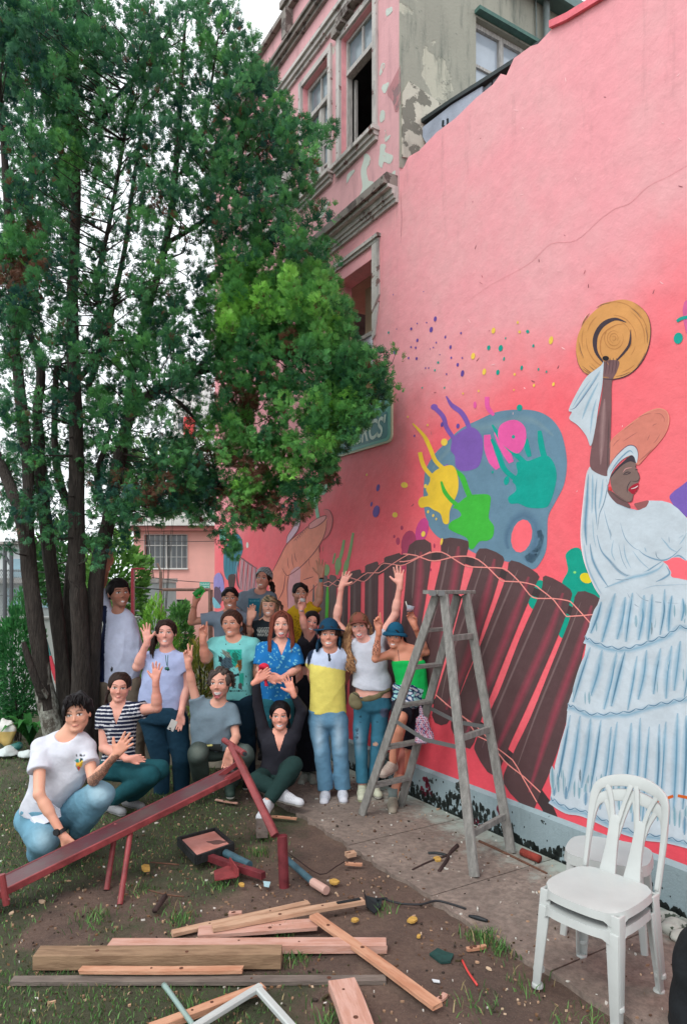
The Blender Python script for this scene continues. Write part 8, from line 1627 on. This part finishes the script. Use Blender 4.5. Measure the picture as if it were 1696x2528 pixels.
# ---- plastic chairs
M_pl = mat('white_plastic', lin(182, 186, 184), .38, noise=.07, nscale=5, spec=.45, bump=.04, bscale=90)
def chair_parts(root, w=.43, d=.42, sh=.44):
    def part(name, b): o = b.build(name, M_pl, root, loc=(0, 0, 0), smooth=True); m = o.modifiers.new('bev', 'BEVEL'); m.width = .004; m.segments = 2; m.limit_method = 'ANGLE'; return o
    # local: x right, y forward, seat at sh
    n = 12; V = []; rows_ = 11
    def seatpt(i, j):
        u, v = i / n * 2 - 1, j / (rows_ - 1) * 2 - 1; hw = w / 2 * (1 - .06 * (v < 0) * abs(v)); e = .16; k = 1 - e * (abs(u) ** 4 * abs(v) ** 4)
        return (hw * u * k, d / 2 * v * k + .02 * (1 - u * u) * (v > 0) * v, sh - .012 * (1 - u * u) * (1 - v * v) - .012 * max(0, v) ** 4)
    b = MB(); top = [seatpt(i, j) for j in range(rows_) for i in range(n + 1)]; fs = [(j * (n + 1) + i, j * (n + 1) + i + 1, (j + 1) * (n + 1) + i + 1, (j + 1) * (n + 1) + i) for j in range(rows_ - 1) for i in range(n)]; b.add(top, fs); b.add([(x, y, z - .012) for x, y, z in top], [f[::-1] for f in fs])
    rim = [seatpt(i, 0) for i in range(n + 1)] + [seatpt(n, j) for j in range(1, rows_)] + [seatpt(i, rows_ - 1) for i in range(n - 1, -1, -1)] + [seatpt(0, j) for j in range(rows_ - 2, 0, -1)]; m_ = len(rim)
    def dr(p): a = abs(abs(p[0]) - w / 2 * .93) < .04 and abs(abs(p[1]) - d / 2 * .9) < .05; return .058 if a else .036
    b.add([*rim, *[(x * 1.035, y * 1.035, z - dr((x, y))) for x, y, z in rim]], [(i, (i + 1) % m_, m_ + (i + 1) % m_, m_ + i) for i in range(m_)]); part('seat', b)
    for sx in (-1, 1):
        for sy in (-1, 1):
            b = MB(); x0, y0 = sx * (w / 2 - .025), sy * (d / 2 - .03); x1, y1 = sx * (w / 2 + .015), sy * (d / 2 + .02); t0, t1 = .062, .042; r0, r1 = [], []
            for (a, c) in ((0, 0), (1, 0), (1, .22), (.22, .22), (.22, 1), (0, 1)): r0.append((x0 + sx * .02 - sx * a * t0, y0 + sy * .02 - sy * c * t0, sh - .02)); r1.append((x1 - sx * a * t1, y1 - sy * c * t1, 0))
            b.add(r0 + r1, [(0, 1, 2, 3, 4, 5), (11, 10, 9, 8, 7, 6)] + [(i, (i + 1) % 6, 6 + (i + 1) % 6, 6 + i) for i in range(6)]); part('leg', b)
            b = MB(); b.tube([(x1 - sx * .02, y1 - sy * .02, 0), (x1 - sx * .02, y1 - sy * .02, .022)], [.03, .027], 10); part('foot', b)
    bh = .44
    def bk(x, z, off=0.0): return (x, -d / 2 + .01 - .11 * z / bh - .045 * (1 - (x / (w / 2)) ** 2) * (z / bh) + off, sh + z)
    def ribbon(pts, ww, th=.014, nn=4):
        qv = catmull(pts, False, nn); b = MB(); vs = []; k = len(qv); ws = ww if isinstance(ww, list) else [ww] * len(pts); wi = np.interp(np.linspace(0, 1, k), np.linspace(0, 1, len(ws)), ws)
        for i, p in enumerate(qv):
            dd = qv[min(i + 1, k - 1)] - qv[max(i - 1, 0)]; dd /= np.linalg.norm(dd); s_ = np.array([dd[1], -dd[0]])
            for e in (-1, 1): x, z = p + s_ * wi[i] / 2 * e; vs += [bk(x, z), bk(x, z, -th)]
        fs = []
        for i in range(k - 1): a = i * 4; c = a + 4; fs += [(a, a + 2, c + 2, c), (a + 1, c + 1, c + 3, a + 3), (a, c, c + 1, a + 1), (a + 2, a + 3, c + 3, c + 2)]
        b.add(vs, fs + [(0, 1, 3, 2), (4 * k - 4, 4 * k - 2, 4 * k - 1, 4 * k - 3)]); return b
    h = w / 2 - .02
    part('back_frame', ribbon([(-h, -.01), (-h - .004, .18), (-h, .34), (-h * .86, bh - .035), (-h * .45, bh - .004), (0, bh + .004), (h * .45, bh - .004), (h * .86, bh - .035), (h, .34), (h + .004, .18), (h, -.01)], [.022, .026, .038, .05, .058, .058, .058, .05, .038, .026, .022], .018, 6))
    for s_ in (-1, 1):
        x = s_ * .065; part('slat', ribbon([(x, -.005), (x, .12), (x + s_ * .004, .27)], [.09, .062, .05])); part('slat', ribbon([(x + s_ * .012, .23), (x + s_ * .035, .33), (x + s_ * .07, bh - .03)], [.026, .022, .03])); part('slat', ribbon([(x - s_ * .012, .23), (x - s_ * .03, .33), (x - s_ * .052, bh - .01)], [.026, .022, .03]))
cr = math.atan2(-.645, -.764) - math.pi / 2; g1 = 'stacked white plastic chairs'
c1 = empty('plastic_chair', (1.235, 3.345, .0), cr, 'white plastic chair at the bottom of the stack of two, its legs spread outside', 'chair', g1); chair_parts(c1, .42, .40, .425)
c2 = empty('plastic_chair', (1.245, 3.355, .075), cr, 'white plastic chair on top of the stack of two, with open arched slatted back', 'chair', g1); chair_parts(c2, .42, .40, .425)
# stool behind
t = empty('plastic_stool', (1.50, 3.90, .012), math.radians(-30), 'white plastic seat standing behind the stacked chairs close to the wall', 'stool'); b = MB(); ring = [(.225 * math.copysign(abs(math.cos(a)) ** .6, math.cos(a)), .19 * math.copysign(abs(math.sin(a)) ** .6, math.sin(a))) for a in [6.283 * i / 28 for i in range(28)]]
b.prism([(x, y, .43) for x, y in ring], (0, 0, .02)); b.add([(x, y, .448) for x, y in ring] + [(x * 1.03, y * 1.03, .395) for x, y in ring], [(i, (i + 1) % 28, 28 + (i + 1) % 28, 28 + i) for i in range(28)]); b.build('seat', M_pl, t, loc=(0, 0, 0))
for sx in (-1, 1):
    for sy in (-1, 1): b = MB(); b.beam((sx * .17, sy * .14, .42), (sx * .21, sy * .18, 0), .05, .045, (0, 1, 0), w2=.035, t2=.03, bev=.006); b.build('leg', M_pl, t, loc=(0, 0, 0))
# ---- red metal bench / slide board
M_red = mat('chipped_red_paint', lin(108, 44, 50), .5, noise=.45, nscale=9, spec=.35, bump=.1, bscale=40); M_redl = mat('bright_red_paint', lin(132, 58, 60), .45, noise=.4, nscale=12, spec=.35)
def redwear():
    m = mat('worn_red_board', lin(88, 46, 52), .42, noise=.0, nscale=3, col2=lin(84, 66, 66), spec=.4, bump=.08, bscale=30, stretch=(1.6, 1.6, 1)); return m
A0, A1 = np.array([-2.40, 3.90, -.0]), pt(590, 1911, 5.1); dv = (A1 - A0) / np.linalg.norm(A1 - A0); pv = np.cross([0, 0, 1.0], dv); pv /= np.linalg.norm(pv); pv = pv if pv[1] > 0 else -pv; q = np.array([-1.5, 4.5, 0])
t = empty('red_slide_board', q, 0, 'long dark red metal board sloping on red pipe legs in front of the group', 'slide'); up = np.cross(dv, pv); up = up if up[2] > 0 else -up
mid = (A0 + A1) / 2; wd = .175
b = MB(); c0, c1_ = A0 + pv * wd / 2, A1 + pv * wd / 2; b.beam(c0, c1_, wd, .012, up); b.build('board', redwear(), t, off=q)
for s_ in (-1, 1):
    b = MB(); o_ = pv * (wd / 2 + s_ * (wd / 2 + .008)); b.beam(A0 + o_ + up * -.012, A1 + o_ + up * -.012, .015, .045, up, bev=.004); b.build('edge_rail', M_redl if s_ < 0 else M_red, t, off=q)
def pipe(name, a, c, r, m=M_redl, n=12): b = MB(); b.tube([a, c], r, n); return b.build(name, m, t, off=q, smooth=False)
k = lambda s_: A0 + (A1 - A0) * s_
f_ = G(296, 2224); a = k(.60) + pv * .03; pipe('leg', a - up * .03, f_ - (0, 0, .03), .018)
f2 = f_ + pv * .26 + (0, 0, -.03); pipe('leg', k(.60) + pv * (wd - .02) + dv * -.05, f2, .018)
b = MB(); e0, e1 = pt(572, 1842, 5.12), pt(680, 2064, 4.62); b.beam(e0, e1, .05, .05, (0, 1, 0), bev=.008); b.build('strut', M_redl, t, off=q)
pipe('cross_pipe', pt(553, 1828, 5.35), pt(603, 1861, 4.95), .022); b = MB(); b.tube([pt(598, 1858, 4.99), pt(606, 1863, 4.93)], .014, 10); b.build('pipe_bore', MATS['dark_room'], t, off=q)
b = MB(); b.beam(A1 - dv * .12 + pv * .05 - up * .02, pt(606, 1897, 5.02), .05, .03, up); b.beam(A1 - dv * .1 + pv * .16 - up * .02, pt(590, 1882, 5.1), .05, .03, up); b.build('bracket', M_redl, t, off=q)
b = MB(); g_ = G(702, 2182); b.tube([g_ + (0, 0, -.05), g_ + (-.015, .01, .31)], .034, 14, cap=False); b.tube([g_ + (0, 0, -.05), g_ + (-.015, .01, .30)], .029, 14); b.build('post', M_red, t, off=q)
b = MB(); b.tube([pt(4, 2160, 4.05), pt(16, 2235, 4.05)], .02, 10); b.build('end_post', M_redl, t, off=q)
for px, py in ((610, 1905), (604, 1890), (612, 1925), (22, 2221)): b = MB(); Yb = 5.02 if px > 100 else 4.05; b.tube([pt(px, py, Yb), pt(px, py, Yb - .02)], .007, 8); b.build('bolt', M_red, t, off=q)
# ---- timber
def woodm(i, base, dark): return mat('timber%d' % i, base, .8, noise=0, nscale=1.6, col2=dark, stretch=(3, 20, 20), bump=.25, bscale=9)
W_ = [woodm(0, lin(196, 160, 134), lin(174, 136, 110)), woodm(1, lin(150, 122, 96), lin(122, 96, 74)), woodm(2, lin(122, 110, 102), lin(98, 88, 82)), woodm(3, lin(198, 150, 122), lin(180, 126, 98)), woodm(4, lin(200, 158, 144), lin(184, 136, 118))]
def plank(px0, py0, px1, py1, w, th, z, mi, label, dark=False, taper=1.0, dz=0.0, name='timber_plank', cat='plank'):
    a, c = G(px0, py0, z), G(px1, py1, z + dz); L_ = np.linalg.norm(c - a); rz = math.atan2(c[1] - a[1], c[0] - a[0]); ry = -math.asin((c[2] - a[2]) / L_); r = random.Random(px0)
    b = MB(); n = 9; V = []
    for i in range(n + 1):
        s_ = i / n; x = -L_ / 2 + L_ * s_; ww = w / 2 * (1 + (taper - 1) * s_); e = .0015; wob = .003 * math.sin(s_ * 5 + px0)
        if i in (0, n): x += r.uniform(-.012, .012)
        for y_, z_ in ((-ww + e, -th / 2), (ww - e, -th / 2), (ww, -th / 2 + e), (ww, th / 2 - e), (ww - e, th / 2), (-ww + e, th / 2), (-ww, th / 2 - e), (-ww, -th / 2 + e)): V.append((x + (r.uniform(-.004, .004) if i in (0, n) else 0), y_ + wob, z_ + r.uniform(-.0008, .0008)))
    b.add(V, [tuple(range(8))[::-1], tuple(range(8 * n, 8 * n + 8))] + [(i * 8 + j, i * 8 + (j + 1) % 8, (i + 1) * 8 + (j + 1) % 8, (i + 1) * 8 + j) for i in range(n) for j in range(8)])
    o = b.build(name, W_[mi], None, loc=(a + c) / 2); o.rotation_euler = (0, ry, rz); tagp(o, label, cat)
    kn = MB()
    for _ in range(2): x = r.uniform(-.4, .4) * L_; y_ = r.uniform(-.25, .25) * w; kn.tube([(x, y_, th / 2 - .002), (x, y_, th / 2 + .0012)], r.uniform(.006, .012), 8)
    ko = kn.build('knot', mat('knot_brown', lin(92, 56, 42), .8), o, loc=(0, 0, 0)); return o
plank(26, 2424, 948, 2420, .055, .022, .012, 2, 'long weathered grey board lying lowest and longest among the timber')
plank(268, 2337, 948, 2336, .085, .045, .035, 4, 'long pale pink beam behind the thick brown beam', name='timber_beam', cat='beam')
plank(92, 2366, 700, 2364, .10, .075, .045, 1, 'thick brownish square beam lying nearest the left edge', name='timber_beam', cat='beam')
plank(203, 2397, 602, 2396, .045, .02, .045, 3, 'thin pinkish lath lying on the long grey board')
plank(428, 2306, 758, 2232, .05, .022, .012, 0, 'pale lath pointing up right, leftmost of the three crossed boards')
plank(487, 2303, 783, 2284, .105, .022, .022, 4, 'short wide pink board under the two crossed laths', taper=1.0)
o = plank(520, 2293, 893, 2226, .055, .026, .050, 0, 'long lath with a black taped end lying across the wide pink board')
b = MB(); Lh = np.linalg.norm(G(893, 2226, .05) - G(520, 2293, .05)) / 2; b.box((Lh - .16, -.012, .0135), (Lh - .01, .012, .019)); b.build('black_tape', mat('black_plastic', lin(28, 34, 38), .5), o, loc=(0, 0, 0))
plank(778, 2264, 1078, 2484, .062, .022, .055, 3, 'diagonal orange brown lath crossing over the beam end', dz=-.02)
plank(842, 2428, 905, 2590, .13, .05, .05, 4, 'short broad board end at the bottom edge pointing towards the camera')
plank(375, 2540, 652, 2440, .05, .03, .03, 3, 'orange brown lath leading to the white plastic frame')
plank(672, 2017, 730, 2022, .03, .015, .01, 3, 'short wood offcut beside the seated woman shoe', name='offcut', cat='offcut'); plank(530, 1975, 584, 1984, .025, .012, .008, 4, 'thin pink splinter of wood behind the red board', name='offcut', cat='offcut')
plank(562, 2257, 592, 2257, .035, .02, .015, 4, 'tiny pink block above the crossed boards', name='offcut', cat='offcut'); plank(850, 2133, 897, 2136, .025, .018, .012, 3, 'small pinkish stick near the ladder foot', name='offcut', cat='offcut')
plank(852, 2112, 876, 2108, .055, .03, .02, 0, 'small square pale wood block on the soil', name='offcut', cat='offcut'); plank(1152, 2346, 1200, 2338, .022, .018, .012, 3, 'short pink rod beside the weed tuft', name='offcut', cat='offcut'); plank(1083, 2472, 1102, 2455, .03, .015, .01, 4, 'little pink wedge at the end of the diagonal lath', name='offcut', cat='offcut'); plank(646, 2062, 648, 2020, .09, .05, .03, 2, 'dark wooden block under the red strut', name='offcut', cat='block')
def tubething(name, label, cat, pts, r, m, n=8, z=.015, smooth=True, dz=None):
    q_ = [G(x, y, z + (dz[i] if dz else 0)) for i, (x, y) in enumerate(pts)]; o_ = (q_[0] + q_[-1]) / 2; b = MB(); b.tube(catmull(q_, False, 3) if len(q_) > 2 else q_, r, n); o = b.build(name, m, None, off=o_, loc=o_, smooth=smooth); return tagp(o, label, cat)
M_bp = mat('blue_grey_pipe', lin(62, 92, 104), .5, noise=.3, nscale=12); M_stick = mat('brown_stick', lin(98, 68, 54), .9, noise=.4, nscale=20, bump=.5); M_dark_stick = mat('dark_twig', lin(60, 44, 42), .9, noise=.4, nscale=20, bump=.5)
tubething('metal_pipe', 'blue grey pipe lying between the paint tray and the weeds', 'pipe', [(557, 2107), (616, 2137)], .028, M_bp, 12, .03, False)
o = tubething('metal_pipe', 'blue grey pipe with a pale sleeved end right of the red post', 'pipe', [(703, 2118), (776, 2182)], .022, M_bp, 12, .03, False)
b = MB(); e0, e1 = G(772, 2179, .03) - np.array(o.location), G(806, 2200, .03) - np.array(o.location); b.tube([e0, e1], .028, 12); b.build('sleeve', mat('pale_sleeve', lin(196, 158, 146), .6), o, loc=(0, 0, 0))
def slab3(name, label, cat, pts, z, th, m, extra=None):
    q_ = [G(x, y, z) for x, y in pts]; o_ = sum(q_) / len(q_); b = MB(); b.prism([p - o_ for p in q_], (0, 0, -th)); o = b.build(name, m, None, loc=o_); return tagp(o, label, cat)
# pink paint tray
q_ = [G(x, y, .07) for x, y in ((440, 2070), (531, 2046), (576, 2084), (484, 2116))]; o_ = sum(q_) / 4; t = empty('paint_tray', (o_[0], o_[1], 0), 0, 'square black tray with a sheet of pink paint lying behind the red board', 'tray'); off = (o_[0], o_[1], 0)
b = MB()
for i in range(4): a, c = q_[i], q_[(i + 1) % 4]; b.beam(a - (0, 0, .025), c - (0, 0, .025), .02, .06)
b.build('rim', mat('tarry_rim', lin(36, 38, 40), .6, noise=.5, nscale=20, bump=.5), t, off=off); b = MB(); b.prism([o_ + (p - o_) * .90 + (0, 0, -.012) for p in q_], (0, 0, -.04)); b.build('pink_sheet', mat('pink_paint_skin', lin(214, 148, 138), .5, noise=.0, nscale=5, col2=lin(196, 128, 116), bump=.1), t, off=off)
b = MB(); c_ = o_ + np.array([.08, .01, -.010]); b.prism([c_ + np.array([.07 * math.cos(a) * (1 + .3 * math.sin(3 * a)), .035 * math.sin(a) * (1 + .3 * math.cos(4 * a)), 0]) for a in [6.283 * i / 14 for i in range(14)]], (0, 0, -.003)); b.build('stain', mat('tray_stain', lin(110, 80, 76), .8), t, off=off)
plank(505, 2114, 652, 2164, .045, .045, .03, 3, 'square red metal bar lying in front of the paint tray', name='metal_bar', cat='bar').data.materials[0] = M_red
q0 = G(556, 2160, .0); t = empty('metal_bracket', q0, 0, 'bent pink red metal bracket lying left of the red post', 'bracket'); b = MB(); pp = [G(528, 2150, .03), G(572, 2135, .03), G(586, 2165, .03), G(530, 2174, .03)]; b.prism(pp, (0, 0, -.008)); b.prism([G(566, 2136, .03), G(586, 2165, .03), G(586, 2165, .03) + (0, 0, .05), G(566, 2136, .03) + (0, 0, .05)], (.01, 0, 0)); b.build('plate', M_redl, t, off=q0)
# white plastic frame
q_ = [G(x, y, .05) for x, y in ((636, 2442), (470, 2545), (560, 2640), (728, 2545))]; o_ = sum(q_) / 4; b = MB()
for i in range(4):
    a, c = q_[i] - o_, q_[(i + 1) % 4] - o_; d_ = (c - a) / np.linalg.norm(c - a); b.beam(a - d_ * .018, c + d_ * .018 - d_ * .036, .036, .03, bev=.006)
tagp(b.build('square_surround', M_pl, None, loc=o_), 'white plastic frame cut by the bottom edge of the photo', 'frame')
tubething('plastic_strip', 'cloudy clear plastic strip pointing to the bottom edge', 'strip', [(405, 2433), (425, 2460), (478, 2535)], [.014, .012, .012], mat('cloudy_plastic', lin(150, 176, 170), .3, alpha=.75), 8, .05)
# twigs, cable, trowel, scraps on the path
tubething('dry_twig', 'dark bent twig, left of the pair near the ladder', 'twig', [(1018, 2148), (1060, 2128), (1105, 2112), (1130, 2090)], [.006, .007, .008, .012], M_dark_stick); tubething('dry_twig', 'thicker dark twig with a forked top near the ladder', 'twig', [(1084, 2152), (1103, 2125), (1112, 2105), (1129, 2088)], [.012, .013, .012, .014], M_dark_stick)
tubething('rubber_strip', 'black rubber strip crossing the dark twigs', 'strip', [(1057, 2108), (1080, 2108), (1102, 2113)], .012, MATS['black_plastic']); tubething('wooden_stick', 'long thin brown stick lying along the foot of the wall', 'stick', [(1183, 2078), (1240, 2104), (1290, 2128), (1350, 2158)], [.012, .011, .009, .008], M_stick)
tubething('roller_sleeve', 'worn red paint roller sleeve lying by the plinth', 'roller', [(1288, 2104), (1332, 2122)], .028, mat('red_felt', lin(140, 58, 48), .95, noise=.3, nscale=30, bump=.5), 12, .04)
t = empty('trowel', G(918, 2225), 0, 'black plastic trowel blade on the soil right of the taped lath', 'trowel'); off = t.location; b = MB(); b.prism([G(896, 2192, .03), G(903, 2212, .015), G(943, 2222, .03), G(940, 2240, .012), G(925, 2256, .01), G(905, 2240, .012)], (0, 0, -.006)); b.build('blade', MATS['black_plastic'], t, off=off); b = MB(); b.tube([G(930, 2222, .03), G(955, 2220, .02)], .009, 8); b.build('handle', MATS['black_plastic'], t, off=off)
tubething('black_cable', 'thin black cable curving from the trowel across the path edge', 'cable', [(950, 2222), (990, 2232), (1040, 2234), (1075, 2225), (1110, 2232), (1150, 2245)], .007, mat('cable_black', lin(40, 40, 44), .6), 6, .018)
tubething('rubber_tube', 'short black rubber tube lying on the concrete path', 'tube', [(1157, 2262), (1180, 2268), (1204, 2275)], [.006, .014, .008], MATS['black_plastic'], 8, .022); tubething('red_strip', 'thin curved red plastic strip on the soil by the weeds', 'strip', [(1141, 2372), (1155, 2400), (1178, 2434)], .006, mat('red_plastic', lin(206, 70, 66), .5), 6, .01)
tubething('wire', 'thin rusty wire curling between the post and the pink stick', 'wire', [(700, 2098), (730, 2120), (790, 2160), (830, 2140), (850, 2128)], .004, M_dark_stick, 5, .012); tubething('dry_stick', 'short dark stick standing out of the grass left of the boards', 'stick', [(382, 2250), (408, 2214)], .018, M_dark_stick, 6, .02); tubething('dry_stick', 'thin grey stick beside the yellow scrap', 'stick', [(372, 2130), (442, 2136)], .006, M_stick, 5)
tubething('dry_stick', 'thin greenish stick in front of the red leg', 'stick', [(366, 2198), (410, 2210), (455, 2215)], .005, M_stick, 5); slab3('leaf_scrap', 'crumpled dark green sheet scrap near the path edge', 'scrap', [(1060, 2355), (1080, 2341), (1100, 2350), (1120, 2356), (1112, 2374), (1088, 2376)], .02, .012, mat('dark_green_scrap', lin(30, 66, 62), .6, noise=.4, nscale=30))
slab3('paper_scrap', 'white paper scrap near the bottom of the path edge', 'scrap', [(1066, 2418), (1085, 2421), (1086, 2427), (1070, 2425)], .012, .004, mat('paper', lin(206, 210, 214), .8)); slab3('paper_scrap', 'pale blue paper scrap beside the red post', 'scrap', [(650, 2176), (668, 2178), (664, 2190), (652, 2188)], .015, .006, mat('pale_blue', lin(164, 196, 204), .7))
for i, (px, py, r_) in enumerate(((597, 2183, 7), (825, 2176, 11), (876, 2270, 8), (1018, 2270, 12), (1034, 2310, 6), (360, 2142, 14), (1080, 2120, 10))):
    lb = ('just left of the red post', 'right of the sleeved pipe', 'below the taped lath end', 'below the black cable', 'above the paper scrap', 'in the grass under the red board', 'tangled in the dark twigs')[i]
    slab3('yellow_scrap', 'yellow scrap ' + lb, 'scrap', [(px + r_ * math.cos(a) * (1 + .3 * math.sin(2 * a + i)), py + r_ * .6 * math.sin(a)) for a in [6.283 * k / 7 for k in range(7)]], .022, .012, mat('yellow_scrap', lin(190, 150, 76), .7, noise=.3, nscale=30))
# mossy stones by the plinth
for i, (px, py, s_) in enumerate(((1636, 2262, .07), (1668, 2292, .08), (1690, 2318, .07))):
    q_ = G(px, py, .03); s = SDF(q_ - .2, q_ + .2, .012); s.ell(q_, (s_ * 1.2, s_ * .8, s_ * .6)); s.noise(.02, 30, i); V, Q = s.mesh(); tagp(meshobj('stone', V - q_, Q, peelmat('mossy_stone%d' % i, lin(176, 178, 170), lin(60, 74, 60), .55, .6, 14), None, smooth=True, loc=q_), ('whitish mossy stone by the plinth, furthest from the camera', 'whitish mossy stone in the middle of the three by the plinth', 'whitish mossy stone by the plinth, nearest to the dark bag')[i], 'stone')
# dark bag at the right edge
q_ = P(1712, 2420, 3.05); q_[2] = 0; s = SDF(q_ - (.3, .3, .05), q_ + (.4, .35, .6), .011); s.eseg(q_ + (.02, 0, .02), q_ + (.05, 0, .38), (.13, .14), (.09, .10), (1, 0, 0), .03); s.cap(q_ + (.0, -.04, .1), q_ + (.03, -.02, .4), .07, .05, k=.05); s.noise(.016, 16, 2); V, Q = s.mesh(); tagp(meshobj('cloth_bag', V - q_, Q, mat('black_cloth', lin(20, 24, 28), .9, noise=.3, bump=.4, bscale=20), None, smooth=True, loc=q_), 'black cloth bag cut off by the right edge beside the chairs', 'bag')
# plastic bags by the shrub
for i, (px, py, Y, rx, rz_, col, lb) in enumerate(((19, 1815, 8.0, .10, .15, 0, 'knotted white bag with yellow contents beside the shrub'), (18, 1868, 7.8, .13, .12, 1, 'white plastic bag on the grass, just below the knotted yellow bag'), (62, 1868, 7.7, .08, .07, 1, 'small white plastic bag between the larger bags and the cypress'), (40, 1845, 7.9, .09, .05, 2, 'flat teal plastic sheet between the white bags'))):
    q_ = P(px, py, Y); s = SDF(q_ - .32, q_ + .32, .012); s.ell(q_, (rx, rx * .9, rz_))
    if i == 0: s.cap(q_ + (.03, 0, .08), q_ + (.05, 0, .19), .03, .01, k=.04); s.cap(q_ + (-.03, 0, .08), q_ + (-.06, 0, .18), .025, .008, k=.04)
    s.noise(.022, 26, i + 3); s.plane((0, 0, .012), (0, 0, -1)); V, Q = s.mesh(); z = V[:, 2] - q_[2]; c = np.tile(np.array((lin(206, 206, 200), lin(196, 206, 204), lin(40, 104, 100))[col][:3]), (len(V), 1))
    if i == 0: c = setm(c, (z < .05) & (z > -.12), lin(200, 164, 70), .85)
    tagp(meshobj('plastic_bag', V - q_, Q, mat('thin_plastic', rough=.35, attr=True, spec=.5, bump=.3, bscale=30), None, smooth=True, vcols=c, loc=q_), lb, 'bag')
# patterned bag hanging on the ladder spreader
q_ = P(740 + 1012 / 3.339, 1350 + 1500 / 3.339, 5.62); s = SDF(q_ - .25, q_ + .25, .008); s.eseg(q_ + (-.0, 0, .08), q_ + (.015, 0, -.10), (.045, .03), (.095, .04), (1, 0, 0), .02); s.cap(q_ + (0, 0, .08), q_ + (-.02, .02, .20), .015, .012, k=.02); s.noise(.008, 30, 5); V, Q = s.mesh(); c = np.tile(np.array(lin(196, 176, 190)[:3]), (len(V), 1)); n_ = np.sin(V[:, 0] * 170 + 2 * np.sin(V[:, 2] * 90)) * np.sin(V[:, 2] * 190); c = setm(setm(c, n_ > .35, lin(150, 50, 80)), n_ < -.45, lin(60, 60, 110)); tagp(meshobj('patterned_cloth', V - q_, Q, M_cloth, None, smooth=True, vcols=c, loc=q_), 'pink and blue floral cloth hanging from the ladder beside the booted woman', 'cloth')

GRP = {'plank': 'sawn timber lying in the yard', 'beam': 'sawn timber lying in the yard', 'offcut': 'small wood offcuts on the ground', 'scrap': 'small scraps on the ground', 'stone': 'stones by the plinth', 'stick': 'loose sticks', 'twig': 'dark twigs near the ladder', 'pipe': 'blue grey pipes', 'tree': 'background trees', 'shrub': 'shrubs behind the group', 'board': 'painted boards behind the stems', 'pole': 'metal poles in the yard'}
for o in list(SC.objects):
    c = o.get('category')
    if c in GRP and 'group' not in o and o.name.split('.')[0] != 'cypress_tree': o['group'] = GRP[c]
    if c == 'bag' and o.name.startswith('plastic_bag'): o['group'] = 'plastic bags beside the shrub'
